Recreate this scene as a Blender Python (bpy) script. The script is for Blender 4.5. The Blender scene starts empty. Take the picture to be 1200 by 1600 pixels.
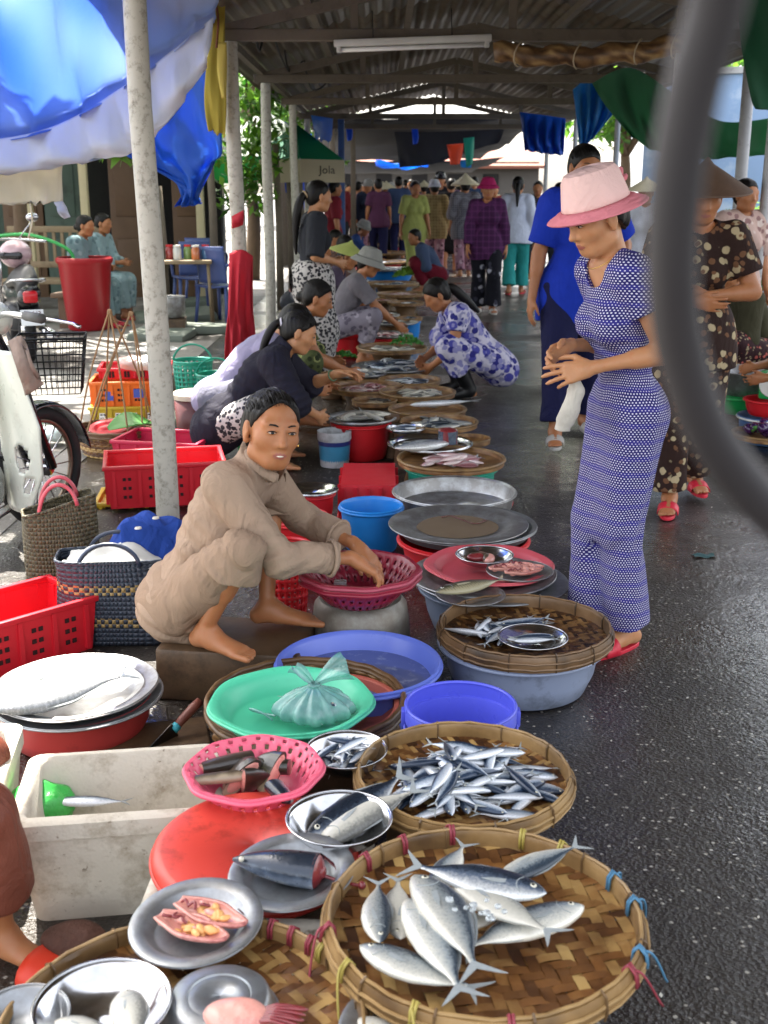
import bpy, bmesh, math, random
import numpy as np
from mathutils import Vector, Matrix
random.seed(7); np.random.seed(7)
SC = bpy.context.scene
COL = SC.collection
R = math.radians
# ---------------------------------------------------------------- camera, sky, sun, exposure
PITCH = 15.8; FPX = 1800.0; CAMH = 1.5
cd = bpy.data.cameras.new('camera'); cam = bpy.data.objects.new('camera', cd); COL.objects.link(cam)
cd.sensor_fit = 'VERTICAL'; cd.sensor_height = 36.0; cd.lens = 40.5
cd.clip_start = 0.02; cd.clip_end = 500
cam.location = (0, 0, CAMH); cam.rotation_euler = (R(90-PITCH), 0, 0)
cd.dof.use_dof = True; cd.dof.focus_distance = 3.6; cd.dof.aperture_fstop = 6.4
SC.camera = cam
SUN_EL, SUN_AZ = 62, -32          # azimuth measured from +Y towards +X
sdir = Vector((math.sin(R(SUN_AZ))*math.cos(R(SUN_EL)), math.cos(R(SUN_AZ))*math.cos(R(SUN_EL)), math.sin(R(SUN_EL))))
w = bpy.data.worlds.new('World'); SC.world = w; w.use_nodes = True
nt = w.node_tree
sky = nt.nodes.new('ShaderNodeTexSky'); sky.sky_type = 'NISHITA'; sky.sun_disc = False
sky.sun_elevation = R(SUN_EL); sky.sun_rotation = R(SUN_AZ); sky.air_density = 1.0; sky.dust_density = 3.0
hsv = nt.nodes.new('ShaderNodeHueSaturation'); hsv.inputs['Saturation'].default_value = .42; nt.links.new(sky.outputs[0], hsv.inputs['Color'])
wm = nt.nodes.new('ShaderNodeMix'); wm.data_type = 'RGBA'; wm.blend_type = 'MULTIPLY'; wm.inputs[0].default_value = 1; wm.inputs[7].default_value = (1.0, .955, .90, 1); nt.links.new(hsv.outputs[0], wm.inputs[6]); nt.links.new(wm.outputs[2], nt.nodes['Background'].inputs[0]); nt.nodes['Background'].inputs[1].default_value = 0.15
sl = bpy.data.lights.new('sun', 'SUN'); sl.energy = 4.5; sl.angle = R(0.5); sl.color = (1, .94, .84)
so = bpy.data.objects.new('sun', sl); COL.objects.link(so); so.rotation_euler = sdir.to_track_quat('Z', 'Y').to_euler()
SC.view_settings.view_transform = 'Standard'; SC.view_settings.look = 'None'
SC.view_settings.exposure = 2.5; SC.view_settings.gamma = 1.0
SC.cycles.max_bounces = 7; SC.cycles.diffuse_bounces = 4; SC.cycles.glossy_bounces = 3
SC.cycles.transparent_max_bounces = 12; SC.cycles.use_denoising = True; SC.cycles.sample_clamp_indirect = 6
# ---------------------------------------------------------------- survey helpers: sight line -> place in the street
def dep(v): return R(PITCH) + math.atan((v-800)/FPX)
def ray(u, v):
    p = R(PITCH); x = (u-600)/FPX; y = (800-v)/FPX
    return Vector((x, math.cos(p)+y*math.sin(p), -math.sin(p)+y*math.cos(p)))
def at(u, v, z=0.0):
    r = ray(u, v); t = (z-CAMH)/r.z
    return Vector((r.x*t, r.y*t, z))
def atY(u, v, Y):
    r = ray(u, v); t = Y/r.y
    return Vector((r.x*t, Y, CAMH+r.z*t))
def size(w, u, v, z): # metres spanned by w pixels at that place
    p = at(u, v, z); return w/FPX*(p.y*math.cos(R(PITCH))+(CAMH-z)*math.sin(R(PITCH)))
def sizeY(w, v, Y):
    p = atY(600, v, Y); return w/FPX*(p.y*math.cos(R(PITCH))+(CAMH-p.z)*math.sin(R(PITCH)))
# ---------------------------------------------------------------- materials
MATS = {}
def lin(c): return tuple(((x/12.92) if x <= .04045 else ((x+.055)/1.055)**2.4) for x in c)
def hx(s): return lin(tuple(int(s[i:i+2], 16)/255 for i in (0, 2, 4)))
class NT:
    def __init__(s, name):
        s.m = bpy.data.materials.new(name); s.m.use_nodes = True; s.t = s.m.node_tree
        s.p = s.t.nodes['Principled BSDF']; s.o = s.t.nodes['Material Output']
    def n(s, typ, **kw):
        d = s.t.nodes.new('ShaderNode'+typ)
        for k, v in kw.items(): setattr(d, k, v)
        return d
    def l(s, a, b): s.t.links.new(a, b)
    def val(s, sock, v):
        if hasattr(v, 'is_linked') or hasattr(v, 'links'): s.l(v, sock)
        else: sock.default_value = v
    def math(s, op, a, b=0.0, c=None):
        d = s.n('Math', operation=op); s.val(d.inputs[0], a); s.val(d.inputs[1], b)
        if c is not None: s.val(d.inputs[2], c)
        return d.outputs[0]
    def mix(s, f, a, b):
        d = s.n('Mix', data_type='RGBA'); s.val(d.inputs[0], f)
        for i, c in ((6, a), (7, b)):
            if isinstance(c, tuple): c = (*c[:3], 1)
            s.val(d.inputs[i], c)
        return d.outputs[2]
    def coord(s, kind='Object', scale=(1, 1, 1)):
        c = s.n('TexCoord').outputs[kind]
        if scale != (1, 1, 1):
            m = s.n('Mapping'); m.inputs['Scale'].default_value = scale; s.l(c, m.inputs[0]); c = m.outputs[0]
        return c
    def noise(s, scale=5, detail=3, vec=None, rough=.55):
        d = s.n('TexNoise'); d.inputs['Scale'].default_value = scale; d.inputs['Detail'].default_value = detail
        d.inputs['Roughness'].default_value = rough
        s.l(vec if vec is not None else s.coord(), d.inputs['Vector']); return d.outputs[0]
    def voro(s, scale=10, feature='F1', out=0, vec=None, rnd=1.0):
        d = s.n('TexVoronoi', feature=feature); d.inputs['Scale'].default_value = scale; d.inputs['Randomness'].default_value = rnd
        s.l(vec if vec is not None else s.coord(), d.inputs['Vector']); return d.outputs[out]
    def ramp(s, f, *stops):
        d = s.n('ValToRGB'); s.l(f, d.inputs[0]); e = d.color_ramp.elements
        while len(e) < len(stops): e.new(.5)
        for k, (p, c) in enumerate(stops):
            e[k].position = p; e[k].color = (*c[:3], 1) if isinstance(c, tuple) else (c, c, c, 1)
        return d.outputs[0]
    def bump(s, h, strength=.3, dist=.01):
        b = s.n('Bump'); b.inputs['Strength'].default_value = strength; b.inputs['Distance'].default_value = dist
        s.l(h, b.inputs['Height']); s.l(b.outputs[0], s.p.inputs['Normal']); s.l(b.outputs[0], s.p.inputs['Coat Normal'])
    def set(s, **kw):
        for k, v in kw.items(): s.val(s.p.inputs[k], v)
def sc3(c, k): return tuple(min(1, x*k) for x in c)
def mat(name, col, rough=.5, metal=0.0, var=.18, scale=9, bump=0.0, bscale=60, coat=0.0, spec=.5, dirt=None, dirt_amt=.5, dscale=6, bdist=.004, sub=0.0):
    if name in MATS: return MATS[name]
    m = NT(name)
    n1 = m.noise(scale, 4)
    c = m.mix(n1, sc3(col, 1-var), sc3(col, 1+var))
    if dirt is not None:
        f = m.ramp(m.noise(dscale, 6, rough=.7), (1-dirt_amt-.08, 0.0), (1-dirt_amt+.12, 1.0))
        c = m.mix(m.math('MULTIPLY', f, .75), c, dirt)
    rr = m.math('ADD', m.math('MULTIPLY', m.noise(scale*2.3, 2), .16), rough-.08)
    m.set(**{'Base Color': c, 'Roughness': rr, 'Metallic': metal, 'Specular IOR Level': spec, 'Coat Weight': coat})
    if sub: m.set(**{'Subsurface Weight': sub, 'Subsurface Radius': (.012, .005, .003)})
    if bump: m.bump(m.noise(bscale, 4), bump, bdist)
    MATS[name] = m.m; return m.m
def plastic(name, hexcol, dirt=.36, rough=.32):
    return mat('plastic_'+name, hx(hexcol), rough, var=.12, scale=7, bump=.08, bscale=25, dirt=sc3(hx(hexcol), .35)[:2]+(sc3(hx(hexcol), .3)[2],), dirt_amt=dirt, dscale=14)
def wrinkle(m, k=.25):
    d = m.n('TexNoise'); d.inputs['Scale'].default_value = 11; d.inputs['Detail'].default_value = 4; d.inputs['Distortion'].default_value = 1.6; m.l(m.coord(scale=(1, 1, .55)), d.inputs['Vector'])
    m.bump(m.math('ADD', m.math('MULTIPLY', m.noise(260, 3), .04), d.outputs[0]), min(1, k*3), .02)
def cloth(name, hexcol, var=.15, bump=.25, rough=.85):
    if 'cloth_'+name in MATS: return MATS['cloth_'+name]
    m = NT('cloth_'+name); c = hx(hexcol); m.set(**{'Base Color': m.mix(m.noise(18, 4), sc3(c, 1-var), sc3(c, 1+var)), 'Roughness': rough, 'Specular IOR Level': .2})
    wrinkle(m, bump); MATS['cloth_'+name] = m.m; return m.m
# ---------------------------------------------------------------- mesh builder
class MB:
    def __init__(s): s.v = []; s.f = []; s.mi = []; s.tint = []
    def add(s, vs, fs, mi=0, t=.5):
        o = len(s.v); s.v += [tuple(v) for v in vs]; s.f += [tuple(o+i for i in f) for f in fs]; s.mi += [mi]*len(fs); s.tint += [t]*len(vs)
    def box(s, c, d, rot=None, mi=0, bev=0.0, t=.5):
        x, y, z = d[0]/2, d[1]/2, d[2]/2; c = Vector(c)
        if bev <= 0:
            vs = [Vector((a*x, b*y, e*z)) for e in (-1, 1) for a, b in ((-1, -1), (1, -1), (1, 1), (-1, 1))]
            fs = [(3, 2, 1, 0), (4, 5, 6, 7), (0, 1, 5, 4), (1, 2, 6, 5), (2, 3, 7, 6), (3, 0, 4, 7)]
        else:
            bm = bmesh.new(); bmesh.ops.create_cube(bm, size=1, matrix=Matrix.Diagonal((d[0], d[1], d[2], 1)))
            bmesh.ops.bevel(bm, geom=bm.edges[:], offset=bev, segments=2, affect='EDGES', profile=.5)
            bm.verts.index_update(); vs = [v.co.copy() for v in bm.verts]; fs = [tuple(v.index for v in f.verts) for f in bm.faces]; bm.free()
        if rot is not None: vs = [rot @ v for v in vs]
        s.add([c+v for v in vs], fs, mi, t)
    def tube(s, pts, r, n=8, mi=0, caps=True, closed=False, t=.5, flat=1.0, upv=None):
        pts = [Vector(p) for p in pts]; m = len(pts)
        rs = r if isinstance(r, (list, tuple)) else [r]*m
        vs = []; prev = None
        for i, p in enumerate(pts):
            if closed: d = pts[(i+1) % m]-pts[i-1]
            else: d = pts[min(i+1, m-1)]-pts[max(i-1, 0)]
            d.normalize()
            if upv is not None: a = d.cross(Vector(upv)); a = a.normalized() if a.length > 1e-6 else d.orthogonal().normalized()
            elif prev is None: a = d.orthogonal().normalized()
            else:
                a = prev-d*prev.dot(d); a = a.normalized() if a.length > 1e-6 else d.orthogonal().normalized()
            prev = a; b = d.cross(a)
            for k in range(n):
                th = 2*math.pi*k/n; vs.append(p+(a*math.cos(th)+b*math.sin(th)*flat)*rs[i])
        fs = []
        for i in range(m if closed else m-1):
            j = (i+1) % m
            for k in range(n):
                l = (k+1) % n; fs.append((i*n+k, i*n+l, j*n+l, j*n+k))
        if caps and not closed: fs += [tuple(range(n-1, -1, -1)), tuple((m-1)*n+k for k in range(n))]
        s.add(vs, fs, mi, t)
    def lathe(s, prof, n=40, mi=0, c=(0, 0, 0), wob=None, skip=None, sx=1.0, sy=1.0, caps=False):
        c = Vector(c); vs = []; m = len(prof)
        for i, (r, z) in enumerate(prof):
            for k in range(n):
                th = 2*math.pi*k/n; rr = r*(1+(wob(th, i) if wob else 0)); vs.append(c+Vector((rr*math.cos(th)*sx, rr*math.sin(th)*sy, z)))
        fs = []
        for i in range(m-1):
            for k in range(n):
                if skip and skip(i, k): continue
                l = (k+1) % n; fs.append((i*n+k, i*n+l, (i+1)*n+l, (i+1)*n+k))
        if prof[0][0] > 1e-4 and caps: fs.append(tuple(range(n-1, -1, -1)))
        if prof[-1][0] > 1e-4 and caps: fs.append(tuple((m-1)*n+k for k in range(n)))
        s.add(vs, fs, mi)
    def grid(s, fn, nu, nv, mi=0, closed_u=False):
        vs = [fn(i/nu, j/nv) for j in range(nv+1) for i in range(nu+1)]
        fs = [(j*(nu+1)+i, j*(nu+1)+i+1, (j+1)*(nu+1)+i+1, (j+1)*(nu+1)+i) for j in range(nv) for i in range(nu)]
        s.add(vs, fs, mi)
    def mesh(s, name, mats, smooth=True):
        me = bpy.data.meshes.new(name); me.from_pydata(s.v, [], s.f)
        for m in (mats if isinstance(mats, (list, tuple)) else [mats]): me.materials.append(m)
        me.polygons.foreach_set('material_index', s.mi); me.polygons.foreach_set('use_smooth', [smooth]*len(s.f))
        a = me.attributes.new('tint', 'FLOAT', 'POINT'); a.data.foreach_set('value', s.tint)
        me.update(); return me
    def build(s, name, mats, parent=None, smooth=True, solid=0.0, bevel=0.0, auto=35, sub=0):
        me = s.mesh(name, mats, smooth)
        return link(name, me, parent, solid, bevel, auto if smooth else None, sub)
def link(name, me, parent=None, solid=0.0, bevel=0.0, auto=None, sub=0):
    if auto:
        bm = bmesh.new(); bm.from_mesh(me); ang = R(auto)
        for e in bm.edges:
            if len(e.link_faces) == 2 and e.calc_face_angle(0) > ang: e.smooth = False
        bm.to_mesh(me); bm.free()
    o = bpy.data.objects.new(name, me); COL.objects.link(o)
    if parent is not None: o.parent = parent
    if sub: d = o.modifiers.new('sub', 'SUBSURF'); d.levels = sub; d.render_levels = sub
    if solid: d = o.modifiers.new('solid', 'SOLIDIFY'); d.thickness = solid; d.offset = 0
    if bevel: d = o.modifiers.new('bevel', 'BEVEL'); d.width = bevel; d.segments = 2; d.limit_method = 'ANGLE'
    return o
def tag(o, label=None, cat=None, group=None, kind=None):
    if label: o['label'] = label
    if label and len(label.split()) > 16: print('LONG', len(label.split()), label)
    if cat: o['category'] = cat
    if group: o['group'] = group
    if kind: o['kind'] = kind
    return o
def thing(name, label, cat, loc=(0, 0, 0), rz=0.0, group=None, rot=None):
    o = bpy.data.objects.new(name, None); COL.objects.link(o); o.location = loc
    o.rotation_euler = rot if rot is not None else (0, 0, rz); o.empty_display_size = .1
    return tag(o, label, cat, group)
def copy_tree(o, loc=None, rot=None, label=None, group=None, parent=None, scale=None):
    c = o.copy(); COL.objects.link(c); c.parent = parent
    if loc is not None: c.location = loc
    if rot is not None: c.rotation_euler = rot
    if scale is not None: c.scale = scale if isinstance(scale, (tuple, list)) else (scale,)*3
    if label: c['label'] = label
    if group: c['group'] = group
    for ch in list(o.children): copy_tree(ch, parent=c)
    return c
def rz(a): return Matrix.Rotation(a, 3, 'Z')
def bez(p0, p1, p2, p3, n=12):
    p0, p1, p2, p3 = map(Vector, (p0, p1, p2, p3))
    return [(1-t)**3*p0+3*(1-t)**2*t*p1+3*(1-t)*t*t*p2+t**3*p3 for t in [i/n for i in range(n+1)]]
def crom(pts, n=6):
    pts = [Vector(p) for p in pts]; out = []
    for i in range(len(pts)-1):
        a = pts[max(i-1, 0)]; b = pts[i]; c = pts[i+1]; d = pts[min(i+2, len(pts)-1)]
        for k in range(n):
            t = k/n; out.append(.5*((2*b)+(c-a)*t+(2*a-5*b+4*c-d)*t*t+(3*b-a-3*c+d)*t**3))
    out.append(pts[-1]); return out
def sm_noise(p, f=1.0, seed=0.0):
    x, y, z = p[0]*f+seed, p[1]*f-seed*1.3, p[2]*f+seed*.7
    return (math.sin(x*1.7+2.1*math.sin(y*1.3+.5))+math.sin(y*2.3+1.7*math.sin(z*1.9+1.1))+math.sin(z*2.1+1.9*math.sin(x*1.1+2.3)))/3
# ================================================================ SETTING: ground, pavement, far street
def mat_asphalt():
    m = NT('wet_asphalt'); c = m.coord()
    pud = m.ramp(m.noise(.9, 4, c), (.38, 0.0), (.55, 1.0))
    ag = m.voro(95, vec=c); sp = m.noise(240, 2, c)
    col = m.mix(sp, hx('1a1612'), hx('40382f'))
    peb_glint = m.ramp(m.voro(62, vec=c, out=1), (.70, 0.0), (.76, 1.0))
    pd = m.ramp(m.voro(62, vec=c), (.20, 1.0), (.36, 0.0))
    col = m.mix(m.math('MULTIPLY', m.math('MULTIPLY', peb_glint, pd), .8), col, hx('c8c2b4'))  # pale stones, brightened and made frequent to paint in the wet glints
    big = m.noise(1.6, 5, c); col = m.mix(m.math('MULTIPLY', big, .6), col, hx('1d1b19'))
    ro = m.math('ADD', m.math('MULTIPLY', pud, -.34), m.math('ADD', m.math('MULTIPLY', sp, .22), .46))
    m.set(**{'Base Color': col, 'Roughness': ro, 'Specular IOR Level': .55, 'Coat Weight': m.math('MULTIPLY', pud, .7), 'Coat Roughness': .12})
    h = m.math('ADD', m.math('MULTIPLY', ag, .6), m.math('ADD', m.math('MULTIPLY', sp, .5), m.math('MULTIPLY', m.noise(9, 3, c), 2.0)))
    m.bump(h, .6, .01)
    cb = m.n('Bump'); cb.inputs['Strength'].default_value = .4; cb.inputs['Distance'].default_value = .008; m.l(m.math('ADD', m.noise(48, 2, c), m.math('MULTIPLY', m.noise(6, 2, c), 2)), cb.inputs['Height']); m.l(cb.outputs[0], m.p.inputs['Coat Normal']); return m.m
def mat_pave():
    m = NT('damp_concrete'); c = m.coord()
    col = m.mix(m.noise(3.5, 6, c), hx('5c5a56'), hx('8d8a84'))
    col = m.mix(m.ramp(m.noise(1.3, 5, c), (.48, 0.0), (.6, 1.0)), col, hx('46413c'))
    col = m.mix(m.ramp(m.noise(25, 3, c), (.66, 0.0), (.74, 1.0)), col, hx('a8a6a0'))
    m.set(**{'Base Color': col, 'Roughness': m.math('ADD', m.math('MULTIPLY', m.noise(1.3, 5, c), -.5), .85)})
    m.bump(m.noise(60, 4, c), .4, .006); return m.m
ASPH = mat_asphalt(); PAVE = mat_pave()
b = MB(); b.add([(-150, -60, 0), (150, -60, 0), (150, 240, 0), (-150, 240, 0)], [(0, 1, 2, 3)])
tag(b.build('road', ASPH), kind='structure')
b = MB(); b.add([(-60, -8, .004), (-1.75, -8, .004), (-1.55, 60, .004), (-60, 60, .004)], [(0, 1, 2, 3)])
tag(b.build('pavement', PAVE), kind='structure')
# ================================================================ MARKET SHELTER
m_post = mat('worn_white_pole', hx('b4b0a4'), .55, var=.15, scale=5, dirt=hx('5a5142'), dirt_amt=.42, dscale=28, bump=.3, bscale=40)
m_steel = mat('painted_steel', hx('a5a6a8'), .42, var=.1, dirt=hx('57514a'), dirt_amt=.36, dscale=20)
m_timber = mat('grey_timber', hx('665c4e'), .7, var=.25, scale=12, dirt=hx('3c342b'), dirt_amt=.4)
def mat_tin():
    m = NT('tin_sheet'); c = m.coord()
    col = m.mix(m.noise(2.0, 5, m.coord(scale=(1, .25, 1))), hx('4e463a'), hx('786e5e'))
    col = m.mix(m.ramp(m.noise(4.0, 6, c), (.5, 0.0), (.7, 1.0)), col, hx('5d4d3c'))
    m.set(**{'Base Color': col, 'Roughness': .5, 'Metallic': .25}); return m.m
m_tin = mat_tin()
XL, XR, XC, ZE, ZR = -1.16, 2.86, .85, 2.46, 2.9
shelter = thing('market_shelter', 'long tin roofed market shelter on rows of posts over the fish lane', 'shelter', (XC, 12, 0))
def sp(x, y, z): return (x-XC, y-12, z)
def roofz(x): return ZE+.12+(ZR-ZE)*(1-abs(x-XC)/(XR-XC))
# roof in overlapping sheets, every sheet a part
YS = [1.3, 4.2, 7.1, 10.0, 12.9, 15.8, 18.7, 21.4]
for i in range(len(YS)-1):
    for side in (-1, 1):
        b = MB(); xa, xb = (XL-.25, XC) if side < 0 else (XC, XR+.25); lift = .012*(i % 2)
        n = 46
        def fn(u, v, xa=xa, xb=xb, i=i, lift=lift):
            x = xa+(xb-xa)*u; y = YS[i]-.08+(YS[i+1]-YS[i]+.1)*v
            return sp(x, y, roofz(x)+.02+lift+.013*math.sin(u*2*math.pi*23))
        b.grid(fn, 138, 1); b.build('roof_sheet', m_tin, shelter, solid=.002, auto=None)
for i, y in enumerate([2.2, 5.0, 8.2, 11.4, 14.4, 17.4, 20.4]):
    bt = MB(); bt.box(sp(XC, y, ZE), (XR-XL+.1, .07, .075)); bt.build('tie_beam', m_timber, shelter, bevel=.006)
    for side in (-1, 1):
        x0 = XL if side < 0 else XR
        bb = MB(); L = math.hypot(XC-x0, ZR-ZE); ang = math.atan2(ZR-ZE, XC-x0)
        bb.box(sp((x0+XC)/2, y, (ZE+ZR)/2+.01), (L, .055, .07), Matrix.Rotation(-math.atan2(ZR-ZE, XC-x0) if side < 0 else math.atan2(ZR-ZE, x0-XC), 3, 'Y')); bb.build('rafter', m_timber, shelter)
    for fx in (-.52, .0, .55):
        x = XC+fx*(XR-XC); z1 = ZE+(ZR-ZE)*(1-abs(fx)); bb = MB(); bb.box(sp(x, y+.003, (ZE+z1)/2), (.05, .045, z1-ZE)); bb.build('strut', m_timber, shelter)
for x in (XL+.02, -.5, .2, 1.5, 2.2, XR-.02):
    b = MB(); z = roofz(x)-.05 if XL+.1 < x < XR-.1 else ZE+.06
    b.box(sp(x, 11.3, z), (.05, 20.2, .055)); b.build('purlin', m_timber, shelter)
# posts: left row (round, thick), right row (thin)
def post(top, bot, r, m, lean=0):
    pts = [Vector(top)*(1-t)+Vector(bot)*t for t in (0, .25, .5, .75, 1)]
    for i, p in enumerate(pts): p.x += .006*math.sin(i*2.1+r*300)
    b = MB(); b.tube([sp(*p) for p in pts], [r*.94, r*.97, r, r*1.02, r*1.05], 14); b.build('post', m, shelter)
ZT = ZE-.04
for u0, u1, y, r_ in ((210, 247, 5.0, .05), (357, 379, 8.2, .053), (411, 425, 11.4, .05), (450, 470, 14.4, .047), (477, 484, 17.4, .047), (492, 497, 20.4, .047)):
    t0, t1 = atY(u0, 0, y), atY(u1, 550, y); k = (ZT-t0.z)/(t1.z-t0.z); k1 = (0-t0.z)/(t1.z-t0.z); post((t0.x+(t1.x-t0.x)*k, y, ZT), (t0.x+(t1.x-t0.x)*k1, y, 0), r_, m_post)
for y, x in ((8.6, 2.72), (11.4, 2.74), (14.4, 2.74), (17.4, 2.72), (20.4, 2.72)):
    post((x+.04, y, ZT), (x, y, 0), .036, m_steel)
post((1.98, 8.3, ZT), (1.98, 8.3, 0), .026, mat('bright_steel', hx('d8dade'), .3, var=.06))
# ================================================================ BODIES: one continuous skin per person, grown from joints
class Field:
    def __init__(s, lo, hi, h):
        s.h = h; s.lo = np.array(lo, np.float32); n = np.ceil((np.array(hi)-np.array(lo))/h).astype(int)+1
        s.n = n; s.a = np.full(n, 1.0, np.float32)
        s.ax = [(s.lo[i]+h*np.arange(n[i])).astype(np.float32) for i in range(3)]
    def region(s, lo, hi):
        i0 = np.clip(np.floor((np.array(lo)-s.lo)/s.h).astype(int), 0, s.n-1); i1 = np.clip(np.ceil((np.array(hi)-s.lo)/s.h).astype(int)+1, 1, s.n)
        sl = tuple(slice(a, b) for a, b in zip(i0, i1))
        return sl, s.ax[0][sl[0]][:, None, None], s.ax[1][sl[1]][None, :, None], s.ax[2][sl[2]][None, None, :]
    def apply(s, prim, grow=0.0):
        kind, lo, hi, k, f, op = prim
        m = k+3*s.h+abs(grow); sl, X, Y, Z = s.region(lo-m, hi+m)
        if 0 in s.a[sl].shape: return
        d = f(X, Y, Z)-grow; a = s.a[sl]
        if op == 'u':
            h = np.maximum(k-np.abs(a-d), 0)/k; s.a[sl] = np.minimum(a, d)-h*h*k*.25
        elif op == 's':
            d = -d; h = np.maximum(k-np.abs(a-d), 0)/k; s.a[sl] = np.maximum(a, d)+h*h*k*.25
    def cut(s, p, n):
        p = np.array(p); n = np.array(n)/np.linalg.norm(n)
        d = (s.ax[0][:, None, None]-p[0])*n[0]+(s.ax[1][None, :, None]-p[1])*n[1]+(s.ax[2][None, None, :]-p[2])*n[2]
        s.a = np.maximum(s.a, d.astype(np.float32))
    def folds(s, amp, f=(9, 9, 5), seed=0.0, fold=None):
        X = s.ax[0][:, None, None]; Y = s.ax[1][None, :, None]; Z = s.ax[2][None, None, :]
        w = np.sin(X*f[0]*1.3+2.2*np.sin(Z*f[2]+seed)+seed)+np.sin(Y*f[1]*1.7+1.9*np.sin(X*f[0]*.8+seed*2)+Z*f[2]*.6)
        w2 = np.sin((X+Y*.6)*f[0]*2.9+2.5*np.sin(Z*f[2]*1.7+Y*f[1]+seed))
        s.a = (s.a+amp*(.45*w+.5*w2)).astype(np.float32)
        if fold is not None:   # directed creases
            for (p, d, wl, am, rad) in fold:
                p = np.array(p); d = np.array(d)/np.linalg.norm(d)
                q = (X-p[0])*d[0]+(Y-p[1])*d[1]+(Z-p[2])*d[2]; r2 = (X-p[0])**2+(Y-p[1])**2+(Z-p[2])**2
                s.a = (s.a+am*np.sin(q*2*math.pi/wl+1.5*np.sin((X*3+Z*2+Y)*6))*np.exp(-r2/(2*rad*rad))).astype(np.float32)
    def mesh(s):
        a = s.a; ins = a < 0; n = s.n
        c = [ins[i:n[0]-1+i, j:n[1]-1+j, k:n[2]-1+k] for i in (0, 1) for j in (0, 1) for k in (0, 1)]
        allin = c[0].copy(); anyin = c[0].copy()
        for x in c[1:]: allin &= x; anyin |= x
        act = np.argwhere(anyin & ~allin)
        if len(act) == 0: return np.zeros((0, 3)), np.zeros((0, 4), int)
        off = np.array([(i, j, k) for i in (0, 1) for j in (0, 1) for k in (0, 1)])
        vals = np.stack([a[act[:, 0]+o[0], act[:, 1]+o[1], act[:, 2]+o[2]] for o in off], 1)
        P = np.zeros((len(act), 3)); W = np.zeros(len(act))
        for p in range(8):
            for q in range(p+1, 8):
                if np.abs(off[p]-off[q]).sum() != 1: continue
                va, vb = vals[:, p], vals[:, q]; m = (va < 0) != (vb < 0)
                t = np.where(m, va/np.where(m, va-vb, 1), 0)[:, None]
                P += np.where(m[:, None], off[p]+(off[q]-off[p])*t, 0); W += m
        P = (act+P/np.maximum(W, 1)[:, None])*s.h+s.lo
        idx = np.full(n-1, -1, np.int32); idx[act[:, 0], act[:, 1], act[:, 2]] = np.arange(len(act))
        quads = []
        for ax in range(3):
            u, v = (ax+1) % 3, (ax+2) % 3
            A = np.take(ins, range(n[ax]-1), ax); B = np.take(ins, range(1, n[ax]), ax)
            e = np.argwhere(A != B); ok = (e[:, u] > 0) & (e[:, v] > 0) & (e[:, u] < n[u]-1) & (e[:, v] < n[v]-1); e = e[ok]
            def g(du, dv):
                q = e.copy(); q[:, u] -= du; q[:, v] -= dv; return idx[q[:, 0], q[:, 1], q[:, 2]]
            Q = np.stack([g(1, 1), g(0, 1), g(0, 0), g(1, 0)], 1)
            fl = ~A[e[:, 0], e[:, 1], e[:, 2]]; Q[fl] = Q[fl][:, ::-1]; quads.append(Q)
        Q = np.concatenate(quads); Q = Q[(Q >= 0).all(1)]
        return P, Q
def smooth_mesh(P, Q, it=2, lam=.5):
    E = np.concatenate([Q[:, [0, 1]], Q[:, [1, 2]], Q[:, [2, 3]], Q[:, [3, 0]]])
    for k in range(it):
        S = np.zeros_like(P); C = np.zeros(len(P))
        np.add.at(S, E[:, 0], P[E[:, 1]]); np.add.at(C, E[:, 0], 1); np.add.at(S, E[:, 1], P[E[:, 0]]); np.add.at(C, E[:, 1], 1)
        P = P+lam*(S/np.maximum(C, 1)[:, None]-P)
    return P
def cap(a, b, ra, rb, k=.02, op='u', end=None, start=None):
    a = np.array(a, float); b = np.array(b, float); ab = b-a; L2 = max(float(ab @ ab), 1e-12); R_ = max(ra, rb)
    dr = ab/math.sqrt(L2)
    def f(X, Y, Z):
        x, y, z = X-a[0], Y-a[1], Z-a[2]
        t = np.clip((x*ab[0]+y*ab[1]+z*ab[2])/L2, 0, 1)
        d = np.sqrt((x-t*ab[0])**2+(y-t*ab[1])**2+(z-t*ab[2])**2)-(ra+(rb-ra)*t)
        if end: d = np.maximum(d, (X-b[0])*dr[0]+(Y-b[1])*dr[1]+(Z-b[2])*dr[2])
        if start: d = np.maximum(d, -((X-a[0])*dr[0]+(Y-a[1])*dr[1]+(Z-a[2])*dr[2]))
        return d
    return ('cap', np.minimum(a, b)-R_, np.maximum(a, b)+R_, k, f, op)
def ell(c, r, M=None, k=.02, op='u'):
    c = np.array(c, float); r = np.array(r, float); M = np.eye(3) if M is None else np.array(M, float); mr = r.min()
    ext = np.sqrt(((M*r[None, :])**2).sum(1))
    def f(X, Y, Z):
        x, y, z = X-c[0], Y-c[1], Z-c[2]
        q = [(x*M[0, i]+y*M[1, i]+z*M[2, i])/r[i] for i in range(3)]
        k0 = np.sqrt(q[0]**2+q[1]**2+q[2]**2); k1 = np.sqrt((q[0]/r[0])**2+(q[1]/r[1])**2+(q[2]/r[2])**2)
        return np.where(k0 < 1e-3, -mr, k0*(k0-1)/np.maximum(k1, 1e-6)).astype(np.float32)
    return ('ell', c-ext, c+ext, k, f, op)
def nv(v): v = np.array(v, float); return v/max(np.linalg.norm(v), 1e-9)
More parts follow.
